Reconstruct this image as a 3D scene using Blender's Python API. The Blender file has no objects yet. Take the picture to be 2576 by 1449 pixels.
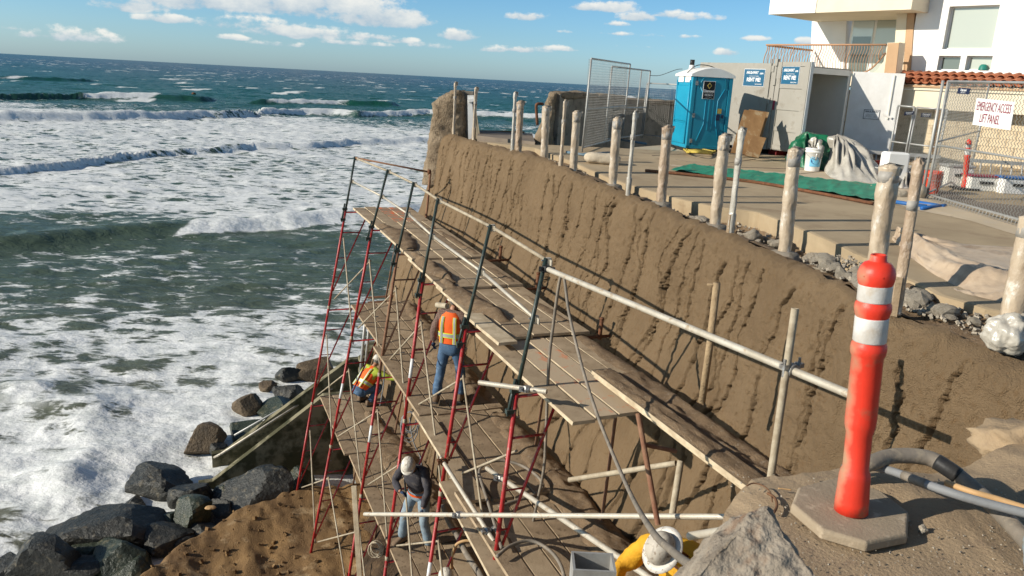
import bpy, bmesh, math, random
import numpy as np
from mathutils import Vector, Matrix, noise as mnoise
SC = bpy.context.scene
COL = SC.collection
rad = math.radians
# ------------------------------------------------------------------ camera (origin = eye, z up, y = heading)
F_PX, CX, CY = 2002.0, 1288.0, 724.5
ROLL = math.atan(0.0534)
PITCH = math.atan(521.5*math.cos(ROLL)/F_PX)
_X = np.array([1, 0, 0.0]); _F = np.array([0, math.cos(PITCH), -math.sin(PITCH)]); _U = np.array([0, math.sin(PITCH), math.cos(PITCH)])
_R = math.cos(ROLL)*_X+math.sin(ROLL)*_U
_V = -math.sin(ROLL)*_X+math.cos(ROLL)*_U
cam_d = bpy.data.cameras.new('camera'); cam = bpy.data.objects.new('camera', cam_d); COL.objects.link(cam)
cam_d.lens = 28.0; cam_d.sensor_width = 36.0; cam_d.clip_start = 0.05; cam_d.clip_end = 90000
cam_d.dof.use_dof = True; cam_d.dof.focus_distance = 8.0; cam_d.dof.aperture_fstop = 9.0
cam.matrix_world = Matrix(((_R[0], _V[0], -_F[0], 0), (_R[1], _V[1], -_F[1], 0), (_R[2], _V[2], -_F[2], 0), (0, 0, 0, 1)))
SC.camera = cam
SUN_AZ, SUN_EL = 17.0, 23.8          # direction the light travels (from +X towards +Y), elevation
SV = Vector((math.cos(rad(SUN_AZ))*math.cos(rad(SUN_EL)), math.sin(rad(SUN_AZ))*math.cos(rad(SUN_EL)), -math.sin(rad(SUN_EL))))
sun_d = bpy.data.lights.new('sun', 'SUN'); sun_d.energy = 5.0; sun_d.angle = rad(0.5); sun_d.color = (1.0, 0.925, 0.80)
sun = bpy.data.objects.new('sun', sun_d); COL.objects.link(sun)
sun.rotation_euler = SV.to_track_quat('-Z', 'Y').to_euler(); sun.location = (-20, -6, 15)
SC.view_settings.view_transform = 'Standard'; SC.view_settings.look = 'None'; SC.view_settings.gamma = 1.0
SC.view_settings.exposure = 0.22; SC.view_settings.use_curve_mapping = False

def ray(px, py):
    return _R*(px-CX)/F_PX-_V*(py-CY)/F_PX+_F
def G(px, py, z):
    d = ray(px, py); return Vector(d*(z/d[2]))
def GY(px, py, y):
    d = ray(px, py); return Vector(d*(y/d[1]))
def GP(px, py, p0, n):
    d = Vector(ray(px, py)); t = Vector(p0).dot(n)/d.dot(n); return d*t

# ------------------------------------------------------------------ world: sky with fair-weather cumulus
W = bpy.data.worlds.new('World'); SC.world = W; W.use_nodes = True
def build_world():
    nt = W.node_tree; N = nt.nodes; L = nt.links; N.clear()
    def node(t, **k):
        n = N.new(t)
        for a, b in k.items(): setattr(n, a, b)
        return n
    def M(op, a, b=None, c=None, clamp=False):
        n = node('ShaderNodeMath', operation=op); n.use_clamp = clamp
        for i, v in enumerate((a, b, c)):
            if v is None: continue
            if isinstance(v, (int, float)): n.inputs[i].default_value = v
            else: L.new(v, n.inputs[i])
        return n.outputs[0]
    out = node('ShaderNodeOutputWorld'); bg = node('ShaderNodeBackground'); L.new(bg.outputs[0], out.inputs[0])
    sky = node('ShaderNodeTexSky'); sky.sky_type = 'NISHITA'; sky.sun_disc = False
    sky.sun_elevation = rad(SUN_EL); sky.sun_rotation = rad(SKY_ROT)
    sky.air_density = 1.0; sky.dust_density = 0.6; sky.ozone_density = 1.6; sky.altitude = 0
    tc = node('ShaderNodeTexCoord'); sp = node('ShaderNodeSeparateXYZ'); L.new(tc.outputs['Generated'], sp.inputs[0])
    az = M('MULTIPLY', M('ARCTAN2', sp.outputs[0], sp.outputs[1]), 57.2958)
    el = M('MULTIPLY', M('ARCSINE', sp.outputs[2]), 57.2958)
    cb = node('ShaderNodeCombineXYZ'); L.new(az, cb.inputs[0]); L.new(M('MULTIPLY', el, 1.7), cb.inputs[1])
    n1 = node('ShaderNodeTexNoise'); n1.inputs['Scale'].default_value = 0.55; n1.inputs['Detail'].default_value = 7; n1.inputs['Roughness'].default_value = 0.6
    L.new(cb.outputs[0], n1.inputs['Vector'])
    n2 = node('ShaderNodeTexNoise'); n2.inputs['Scale'].default_value = 0.16; n2.inputs['Detail'].default_value = 6; n2.inputs['Roughness'].default_value = 0.6
    L.new(cb.outputs[0], n2.inputs['Vector'])
    wob = M('SUBTRACT', n1.outputs[0], 0.5)
    dens = None; shade = None; den = None
    for (px, py, rx, ry, st) in CLOUDS:
        d = ray(px, py); d = d/np.linalg.norm(d)
        a0 = math.degrees(math.atan2(d[0], d[1])); e0 = math.degrees(math.asin(d[2]))
        da = rx/F_PX*57.3*0.98; de = ry/F_PX*57.3
        dx = M('MULTIPLY', M('SUBTRACT', az, a0), 1/da)
        dy = M('MULTIPLY', M('SUBTRACT', el, e0), 1/de)
        # flat base: squash the lower half
        dyl = M('MULTIPLY', M('MINIMUM', dy, 0.0), 1.9); dyu = M('MAXIMUM', dy, 0.0)
        r2 = M('ADD', M('MULTIPLY', dx, dx), M('ADD', M('MULTIPLY', dyl, dyl), M('MULTIPLY', dyu, dyu)))
        v = M('MULTIPLY', M('SUBTRACT', 1.0, r2), st)
        dens = v if dens is None else M('MAXIMUM', dens, v)
        wgt = M('MAXIMUM', M('ADD', v, 0.5), 0.0); wd_ = M('MULTIPLY', wgt, dy)
        shade = wd_ if shade is None else M('ADD', shade, wd_); den = wgt if den is None else M('ADD', den, wgt)
    shade = M('ADD', M('DIVIDE', shade, M('ADD', den, 0.05)), 0.10)
    # the same kind of cloud goes on round the rest of the sky
    far = M('MULTIPLY', M('SUBTRACT', n2.outputs[0], 0.56), 5.0)
    outview = M('GREATER_THAN', M('ABSOLUTE', M('SUBTRACT', az, 2.0)), 38.0)
    band = M('MULTIPLY', M('GREATER_THAN', el, 2.0), 1.0)
    dens = M('MAXIMUM', dens, M('SUBTRACT', M('MULTIPLY', far, M('MULTIPLY', band, outview)), M('MULTIPLY', M('SUBTRACT', 1.0, outview), 2.0)))
    dens = M('MAXIMUM', dens, M('SUBTRACT', M('MULTIPLY', far, 0.7), M('ADD', 0.15, M('MULTIPLY', M('LESS_THAN', el, 9.5), 2.0))))
    full = M('ADD', dens, M('MULTIPLY', wob, 4.4))
    alpha = node('ShaderNodeMapRange'); alpha.interpolation_type = 'SMOOTHSTEP'
    L.new(full, alpha.inputs[0]); alpha.inputs[1].default_value = 0.05; alpha.inputs[2].default_value = 0.95
    lit = node('ShaderNodeMapRange'); L.new(M('ADD', shade, M('MULTIPLY', wob, 2.2)), lit.inputs[0])
    lit.inputs[1].default_value = -0.5; lit.inputs[2].default_value = 0.75
    cc = node('ShaderNodeMix', data_type='RGBA'); L.new(lit.outputs[0], cc.inputs['Factor'])
    k = 1/SKY_STR
    cc.inputs['A'].default_value = (0.36*k, 0.46*k, 0.55*k, 1); cc.inputs['B'].default_value = (0.80*k, 0.79*k, 0.74*k, 1)
    hs = node('ShaderNodeHueSaturation'); hs.inputs['Saturation'].default_value = SKY_SAT; hs.inputs['Value'].default_value = 1.0; L.new(sky.outputs[0], hs.inputs['Color'])
    tint = node('ShaderNodeMix', data_type='RGBA', blend_type='MULTIPLY'); tint.inputs['Factor'].default_value = 1
    L.new(hs.outputs[0], tint.inputs['A'])
    gr = node('ShaderNodeValToRGB'); L.new(M('DIVIDE', M('MAXIMUM', el, 0.0), 30.0), gr.inputs[0])
    ge = gr.color_ramp.elements; ge[0].position = 0.0; ge[0].color = SKY_GRADE[0][1]; ge[1].position = 1.0; ge[1].color = SKY_GRADE[-1][1]
    for p_, c_ in SKY_GRADE[1:-1]:
        e_ = ge.new(p_/30.0); e_.color = c_
    gm = node('ShaderNodeMix', data_type='RGBA', blend_type='MULTIPLY'); gm.inputs['Factor'].default_value = 1; L.new(gr.outputs[0], gm.inputs['A']); gm.inputs['B'].default_value = (4.0, 4.0, 4.0, 1)
    L.new(gm.outputs[2], tint.inputs['B'])
    mx = node('ShaderNodeMix', data_type='RGBA'); L.new(M('MULTIPLY', alpha.outputs[0], 0.9), mx.inputs['Factor'])
    L.new(tint.outputs[2], mx.inputs['A']); L.new(cc.outputs[2], mx.inputs['B'])
    L.new(mx.outputs[2], bg.inputs['Color']); bg.inputs['Strength'].default_value = SKY_STR
SKY_STR = 0.051; SKY_ROT = 253.0; SKY_SAT = 1.0; SKY_GRADE = [(0, (.37, .55, .86, 1)), (3, (.30, .475, .71, 1)), (6, (.255, .435, .625, 1)), (10, (.235, .39, .50, 1)), (30, (.225, .29, .34, 1))]
CLOUDS = [(600, 6, 430, 48, 1.25), (820, 8, 210, 56, 1.3), (470, -10, 300, 60, 1.2), (955, 50, 140, 38, 1.35), (760, 84, 160, 26, 1.1), (640, 60, 120, 24, .8), (170, 92, 110, 22, 0.95), (1152, 92, 55, 22, 1.25), (860, 92, 160, 16, .9),
          (1330, 44, 62, 15, 1.0), (1545, 20, 75, 20, 1.1), (1605, 44, 50, 20, 1.1), (1310, 126, 105, 12, 0.9), (1735, 44, 80, 15, 0.8),
          (1832, 133, 34, 14, 1.1), (2022, 106, 26, 13, 1.2), (1070, 116, 60, 12, 0.75), (555, 62, 60, 20, 0.8), (25, 72, 40, 7, 0.7), (1545, 62, 50, 8, 0.6), (1720, 92, 60, 6, 0.45), (880, 108, 100, 10, 0.6), (1640, 90, 200, 5, 0.3), (420, 48, 70, 16, 1.0), (330, 20, 90, 20, 1.0), (1010, 104, 60, 12, 0.9), (700, 112, 60, 10, 0.8), (585, 96, 40, 10, 0.8), (90, 90, 40, 10, .8), (1240, 128, 40, 10, .9), (1400, 124, 60, 10, 0.9), (1480, 20, 50, 14, 1.0), (960, 96, 60, 12, 1.0), (1680, 38, 50, 14, 0.9), (1900, 98, 40, 7, 0.7), (1590, 118, 40, 5, 0.6)]
build_world()

# ------------------------------------------------------------------ helpers
rng = random.Random(7)
def link(o): COL.objects.link(o); return o
def tag(o, label=None, cat=None, group=None, kind=None):
    if label: o['label'] = label
    if cat: o['category'] = cat
    if group: o['group'] = group
    if kind: o['kind'] = kind
    return o
def empty(name, label, cat, loc=(0, 0, 0), rz=0.0, group=None):
    o = link(bpy.data.objects.new(name, None)); o.location = loc; o.rotation_euler = (0, 0, rz); o.empty_display_size = 0.2
    return tag(o, label, cat, group)
def copy_tree(o, parent=None):
    c = o.copy(); COL.objects.link(c)
    if parent: c.parent = parent
    for ch in list(o.children): copy_tree(ch, c)
    return c
class MB:
    """collects simple solids; build() links them as ONE mesh object"""
    def __init__(s): s.v = []; s.f = []; s.m = []; s.mi = 0
    def add(s, vs, fs):
        b = len(s.v); s.v += [tuple(q) for q in vs]; s.f += [tuple(i+b for i in f) for f in fs]; s.m += [s.mi]*len(fs); return s
    def box(s, c, size, rz=0.0, mat=None, taper=1.0):
        x, y, z = (k/2 for k in size); vs = []
        for dz in (-1, 1):
            t = 1 if dz < 0 else taper
            for dx, dy in ((-1, -1), (1, -1), (1, 1), (-1, 1)): vs.append(Vector((dx*x*t, dy*y*t, dz*z)))
        R = mat if mat is not None else Matrix.Rotation(rz, 3, 'Z')
        vs = [R @ v+Vector(c) for v in vs]
        return s.add(vs, [(3, 2, 1, 0), (4, 5, 6, 7), (0, 1, 5, 4), (1, 2, 6, 5), (2, 3, 7, 6), (3, 0, 4, 7)])
    def bar(s, p0, p1, w, h, up=(0, 0, 1)):
        p0 = Vector(p0); p1 = Vector(p1); d = (p1-p0); L = d.length; d.normalize(); u = Vector(up)
        x = d.cross(u)
        if x.length < 1e-4: x = d.cross(Vector((1, 0, 0)))
        x.normalize(); u = x.cross(d)
        R = Matrix((x, d, u)).transposed()
        return s.box((p0+p1)/2, (w, L, h), mat=R)
    def tube(s, pts, r, n=10, caps=True, closed=False):
        pts = [Vector(p) for p in pts]; k = len(pts); rr = r if isinstance(r, (list, tuple)) else [r]*k
        b = []; prev = None
        for i, p in enumerate(pts):
            if closed: t = pts[(i+1) % k]-pts[i-1]
            else: t = pts[min(i+1, k-1)]-pts[max(i-1, 0)]
            t.normalize()
            if prev is None:
                a = t.cross(Vector((0, 0, 1)))
                if a.length < 1e-3: a = t.cross(Vector((1, 0, 0)))
            else:
                a = prev-t*prev.dot(t)
            a.normalize(); prev = a; c = t.cross(a)
            b += [p+(a*math.cos(2*math.pi*j/n)+c*math.sin(2*math.pi*j/n))*rr[i] for j in range(n)]
        fs = []
        for i in range(k if closed else k-1):
            i2 = (i+1) % k
            for j in range(n): fs.append((i*n+j, i*n+(j+1) % n, i2*n+(j+1) % n, i2*n+j))
        if caps and not closed: fs += [tuple(range(n-1, -1, -1)), tuple((k-1)*n+j for j in range(n))]
        return s.add(b, fs)
    def lathe(s, prof, c=(0, 0, 0), n=16, mat=None):
        vs = []; k = len(prof)
        for r, z in prof:
            for j in range(n): vs.append(Vector((r*math.cos(2*math.pi*j/n), r*math.sin(2*math.pi*j/n), z)))
        if mat is not None: vs = [mat @ v for v in vs]
        vs = [v+Vector(c) for v in vs]
        fs = [(i*n+j, i*n+(j+1) % n, (i+1)*n+(j+1) % n, (i+1)*n+j) for i in range(k-1) for j in range(n)]
        fs += [tuple(range(n-1, -1, -1)), tuple((k-1)*n+j for j in range(n))]
        return s.add(vs, fs)
    def prism(s, poly, d):
        """poly: list of 3-D points (planar), extruded by vector d"""
        n = len(poly); d = Vector(d); vs = [Vector(p) for p in poly]+[Vector(p)+d for p in poly]
        return s.add(vs, [tuple(range(n-1, -1, -1)), tuple(range(n, 2*n))]+[(i, (i+1) % n, n+(i+1) % n, n+i) for i in range(n)])
    def rbox(s, c, size, r=0.02, mat=None):
        """box with chamfered vertical and top edges"""
        x, y, z = (k/2 for k in size); vs = []
        R = mat if mat is not None else Matrix.Identity(3)
        for (dz, ins) in ((-z, r*.6), (-z+r*.6, 0), (z-r, 0), (z, r)):
            for sx, sy, ox, oy in ((-1, -1, r, 0), (1, -1, -r, 0), (1, -1, 0, r), (1, 1, 0, -r), (1, 1, -r, 0), (-1, 1, r, 0), (-1, 1, 0, -r), (-1, -1, 0, r)):
                vs.append(R @ Vector((sx*(x-ins)+ox, sy*(y-ins)+oy, dz))+Vector(c))
        fs = [tuple(range(7, -1, -1)), tuple(range(24, 32))]
        for k in range(3):
            for j in range(8): fs.append((k*8+j, k*8+(j+1) % 8, (k+1)*8+(j+1) % 8, (k+1)*8+j))
        return s.add(vs, fs)
    def build(s, name, mats, parent=None, smooth=False, bevel=0.0, local=True):
        me = bpy.data.meshes.new(name)
        vs = s.v
        if parent is not None and local:
            off = parent.matrix_world.translation if parent.parent else parent.location
            vs = [(x-off[0], y-off[1], z-off[2]) for x, y, z in vs]
        me.from_pydata(vs, [], s.f)
        bm = bmesh.new(); bm.from_mesh(me); bmesh.ops.recalc_face_normals(bm, faces=bm.faces); bm.to_mesh(me); bm.free()
        mats = mats if isinstance(mats, (list, tuple)) else [mats]
        for m in mats: me.materials.append(m)
        if len(mats) > 1: me.polygons.foreach_set('material_index', s.m)
        if smooth: me.polygons.foreach_set('use_smooth', [True]*len(me.polygons))
        o = link(bpy.data.objects.new(name, me))
        if parent is not None: o.parent = parent
        if smooth == 'auto' or (smooth and smooth is not True):
            md = o.modifiers.new('edge', 'EDGE_SPLIT'); md.split_angle = rad(40)
        if bevel:
            md = o.modifiers.new('bevel', 'BEVEL'); md.width = bevel; md.segments = 2; md.limit_method = 'ANGLE'
        return o
def wire(pts, k=6, closed=False):
    """Catmull-Rom through points"""
    P = [Vector(p) for p in pts]; out = []; n = len(P)
    for i in range(n if closed else n-1):
        if closed: p0, p1, p2, p3 = P[i-1], P[i], P[(i+1) % n], P[(i+2) % n]
        else: p0 = P[max(i-1, 0)]; p1 = P[i]; p2 = P[i+1]; p3 = P[min(i+2, n-1)]
        for j in range(k):
            t = j/k
            out.append(0.5*((2*p1)+(p2-p0)*t+(2*p0-5*p1+4*p2-p3)*t*t+(3*p1-p0-3*p2+p3)*t**3))
    if not closed: out.append(P[-1])
    return out
def grid_mesh(name, X, Y, Z, mat, attrs=None, smooth=True, parent=None):
    h, w = X.shape
    co = np.stack([X, Y, Z], -1).reshape(-1, 3).astype(np.float32)
    me = bpy.data.meshes.new(name)
    ii = np.arange(h*w).reshape(h, w)
    q = np.stack([ii[:-1, :-1], ii[:-1, 1:], ii[1:, 1:], ii[1:, :-1]], -1).reshape(-1, 4)
    me.vertices.add(h*w); me.vertices.foreach_set('co', co.ravel())
    me.loops.add(q.size); me.loops.foreach_set('vertex_index', q.ravel().astype(np.int32))
    me.polygons.add(len(q)); me.polygons.foreach_set('loop_start', np.arange(0, q.size, 4, dtype=np.int32))
    me.polygons.foreach_set('use_smooth', np.full(len(q), smooth))
    me.update(calc_edges=True)
    for k, a in (attrs or {}).items():
        at = me.attributes.new(k, 'FLOAT', 'POINT'); at.data.foreach_set('value', a.ravel().astype(np.float32))
    me.materials.append(mat)
    o = link(bpy.data.objects.new(name, me))
    if parent is not None: o.parent = parent
    return o
_pr = np.random.RandomState(3); _perm = _pr.permutation(256); _perm = np.concatenate([_perm, _perm, _perm]); _val = _pr.rand(256)
def vn(x, y, seed=0):
    x = np.asarray(x, float); y = np.asarray(y, float)
    xi = np.floor(x).astype(int); yi = np.floor(y).astype(int); fx = x-xi; fy = y-yi
    fx = fx*fx*(3-2*fx); fy = fy*fy*(3-2*fy)
    def h(a, b): return _val[_perm[(_perm[(a+seed*57) & 255]+b) & 255]]
    a = h(xi, yi); b = h(xi+1, yi); c = h(xi, yi+1); d = h(xi+1, yi+1)
    return (a*(1-fx)+b*fx)*(1-fy)+(c*(1-fx)+d*fx)*fy
def fbm(x, y, oct=4, seed=0, g=0.5):
    s = 0; a = 1; t = 0
    for i in range(oct):
        s = s+a*vn(x*2**i+i*13.7, y*2**i-i*7.1, seed+i); t += a; a *= g
    return s/t
def sstep(a, b, x):
    t = np.clip((x-a)/(b-a), 0, 1); return t*t*(3-2*t)

# ------------------------------------------------------------------ materials
def pmat(name, c1, c2=None, scale=6.0, rough=0.8, bump=0.15, bscale=40.0, metal=0.0, detail=6, spec=0.3, c3=None, stretch=None, lo=0.35, hi=0.65, alpha=None, bdist=0.02, c3scale=None):
    m = bpy.data.materials.new(name); m.use_nodes = True; nt = m.node_tree; N = nt.nodes; L = nt.links
    b = N['Principled BSDF']; b.inputs['Roughness'].default_value = rough; b.inputs['Metallic'].default_value = metal
    b.inputs['Specular IOR Level'].default_value = spec
    tc = N.new('ShaderNodeTexCoord'); vec = tc.outputs['Object']
    if stretch:
        mp = N.new('ShaderNodeMapping'); mp.inputs['Scale'].default_value = stretch; L.new(vec, mp.inputs[0]); vec = mp.outputs[0]
    def noise(sc, de=detail):
        n = N.new('ShaderNodeTexNoise'); n.inputs['Scale'].default_value = sc; n.inputs['Detail'].default_value = de; n.inputs['Roughness'].default_value = 0.62; L.new(vec, n.inputs['Vector']); return n.outputs[0]
    c2 = c2 or tuple(k*0.7 for k in c1)
    r = N.new('ShaderNodeValToRGB'); L.new(noise(scale), r.inputs[0])
    r.color_ramp.elements[0].position = lo; r.color_ramp.elements[1].position = hi
    r.color_ramp.elements[0].color = (*c2, 1); r.color_ramp.elements[1].color = (*c1, 1)
    colr = r.outputs[0]
    if c3:
        r3 = N.new('ShaderNodeValToRGB'); L.new(noise(c3scale or scale*3.1), r3.inputs[0]); r3.color_ramp.elements[0].position = 0.56; r3.color_ramp.elements[1].position = 0.66
        mx = N.new('ShaderNodeMix'); mx.data_type = 'RGBA'; L.new(r3.outputs[0], mx.inputs['Factor']); L.new(colr, mx.inputs['A']); mx.inputs['B'].default_value = (*c3, 1); colr = mx.outputs[2]
    L.new(colr, b.inputs['Base Color'])
    if bump:
        bp = N.new('ShaderNodeBump'); bp.inputs['Strength'].default_value = min(1, bump); bp.inputs['Distance'].default_value = bdist*max(1, bump)
        L.new(noise(bscale, 5), bp.inputs['Height']); L.new(bp.outputs[0], b.inputs['Normal'])
    if alpha is not None: b.inputs['Alpha'].default_value = alpha
    return m
MT = {}
MT['mud'] = pmat('wet_shotcrete', (0.238, 0.163, 0.092), (0.190, 0.128, 0.071), 1.1, 0.85, 1.0, 75, c3=(0.20, 0.128, 0.066), c3scale=16, bdist=0.04, spec=0.2)
MT['clump'] = pmat('damp_mud', (0.26, 0.178, 0.105), (0.15, 0.10, 0.058), 5, 0.9, 1.0, 60, c3=(0.26, 0.20, 0.14), c3scale=22, bdist=0.03)
MT['rockcrete'] = pmat('carved_rock_concrete', (0.30, 0.23, 0.155), (0.20, 0.145, 0.09), 2.0, 0.9, 1.0, 22, c3=(0.13, 0.095, 0.06), bdist=0.06)
MT['slab'] = pmat('dusty_concrete', (0.42, 0.325, 0.205), (0.33, 0.25, 0.155), 1.1, 0.9, 0.35, 60, c3=(0.30, 0.22, 0.135), c3scale=1.7)
MT['walk'] = pmat('pale_concrete', (0.54, 0.44, 0.31), (0.46, 0.37, 0.255), 0.9, 0.9, 0.2, 70, c3=(0.47, 0.39, 0.29), c3scale=3)
MT['asphalt'] = pmat('worn_asphalt', (0.235, 0.19, 0.145), (0.155, 0.125, 0.10), 1.2, 0.92, 0.4, 80)
MT['ground'] = pmat('packed_dusty_earth', (0.36, 0.265, 0.165), (0.285, 0.205, 0.125), 1.6, 0.95, 0.7, 55, c3=(0.27, 0.195, 0.125), c3scale=9, bdist=0.012)
MT['soil'] = pmat('dark_damp_soil', (0.105, 0.066, 0.036), (0.055, 0.036, 0.022), 2.5, 0.95, 1.0, 28, c3=(0.15, 0.095, 0.048), c3scale=7, bdist=0.06)
MT['bluff0'] = pmat('ochre_sandstone', (0.24, 0.145, 0.060), (0.155, 0.088, 0.036), 0.9, 0.9, 1.0, 10, c3=(0.30, 0.205, 0.11), c3scale=2.6, bdist=0.08)
MT['rock'] = pmat('wet_dark_boulder', (0.048, 0.046, 0.039), (0.014, 0.016, 0.015), 1.6, 0.5, 0.9, 9, c3=(0.11, 0.095, 0.068), c3scale=5, bdist=0.05, spec=0.3)
MT['rockg'] = pmat('wet_green_boulder', (0.050, 0.058, 0.038), (0.020, 0.027, 0.019), 2.0, 0.35, 0.9, 10, c3=(0.11, 0.095, 0.055), c3scale=4, bdist=0.05, spec=0.3)
MT['rockb'] = pmat('brown_boulder', (0.15, 0.105, 0.06), (0.07, 0.05, 0.03), 2.5, 0.6, 1.0, 14, bdist=0.05)
MT['mossy'] = pmat('mossy_concrete', (0.215, 0.190, 0.118), (0.065, 0.060, 0.028), 1.3, 0.85, 0.4, 30, c3=(0.035, 0.038, 0.017), c3scale=1.7, lo=0.43, hi=0.53)
MT['grey_conc'] = pmat('aged_concrete', (0.30, 0.26, 0.21), (0.20, 0.17, 0.13), 1.5, 0.9, 0.4, 40, c3=(0.14, 0.12, 0.09), c3scale=5)
MT['rubble'] = pmat('broken_concrete', (0.45, 0.395, 0.315), (0.31, 0.265, 0.205), 7, 0.95, 0.9, 45, c3=(0.17, 0.15, 0.12), c3scale=20)
MT['plank'] = pmat('muddy_plank', (0.40, 0.305, 0.20), (0.27, 0.198, 0.123), 2.5, 0.9, 0.4, 60, c3=(0.23, 0.165, 0.10), c3scale=7)
MT['planke'] = pmat('pale_plank', (0.58, 0.48, 0.335), (0.36, 0.28, 0.18), 4, 0.88, 0.35, 60)
MT['plankd'] = pmat('dark_muddy_plank', (0.31, 0.228, 0.145), (0.20, 0.142, 0.088), 3, 0.92, 0.5, 50, c3=(0.14, 0.096, 0.058), c3scale=9)
MT['planko'] = pmat('orange_painted_plank', (0.30, 0.22, 0.145), (0.62, 0.155, 0.055), 5, 0.9, 0.4, 60, lo=0.38, hi=0.52)
MT['planko2'] = pmat('faded_orange_plank', (0.45, 0.35, 0.235), (0.58, 0.20, 0.09), 4, 0.9, 0.4, 60, lo=0.34, hi=0.44)
MT['red'] = pmat('red_painted_steel', (0.42, 0.020, 0.022), (0.28, 0.016, 0.016), 5, 0.45, 0.15, 60, spec=0.5, c3=(0.30, 0.14, 0.10), c3scale=14)
MT['rustred'] = pmat('rusty_mud_pipe', (0.26, 0.15, 0.09), (0.19, 0.085, 0.05), 7, 0.9, 0.5, 60)
MT['green'] = pmat('dark_green_steel', (0.016, 0.034, 0.030), (0.03, 0.045, 0.038), 9, 0.45, 0.1, 50, spec=0.5, c3=(0.10, 0.09, 0.07), c3scale=22)
MT['crust'] = pmat('mud_crusted_pipe', (0.40, 0.29, 0.17), (0.30, 0.21, 0.12), 9, 0.9, 0.8, 50)
MT['galv'] = pmat('dusty_galvanised_pipe', (0.55, 0.51, 0.43), (0.42, 0.37, 0.29), 6, 0.5, 0.2, 60, metal=0.25, c3=(0.38, 0.30, 0.21), c3scale=12)
MT['brace'] = pmat('mud_splashed_brace', (0.44, 0.38, 0.28), (0.30, 0.24, 0.165), 9, 0.75, 0.3, 60, metal=0.1)
MT['steel'] = pmat('bright_cast_clamp', (0.45, 0.45, 0.44), (0.22, 0.2, 0.18), 20, 0.42, 0.3, 60, metal=0.7)
MT['white'] = pmat('white_paint', (0.80, 0.79, 0.76), (0.72, 0.70, 0.66), 3, 0.55, 0.05, 40)
MT['sticker'] = pmat('white_sticker', (0.80, 0.80, 0.80), (0.6, 0.6, 0.58), 12, 0.5, 0)
MT['black'] = pmat('black_plastic', (0.02, 0.02, 0.021), (0.035, 0.033, 0.03), 8, 0.5, 0.1, 50)
MT['rust'] = pmat('rusted_steel', (0.20, 0.085, 0.04), (0.10, 0.045, 0.025), 14, 0.9, 0.5, 80)
# ------------------------------------------------------------------ scaffold frame of reference: s along the wall, w towards it
SA = Vector((-4.06, 19.87, 0)); SU = Vector((0.386, -0.9225, 0)); SW = Vector((0.9225, 0.386, 0))
def S(s, w, z): return SA+SU*s+SW*w+Vector((0, 0, z))
def to_s(p): d = Vector((p[0], p[1], 0))-SA; return d.dot(SU), d.dot(SW)
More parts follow.
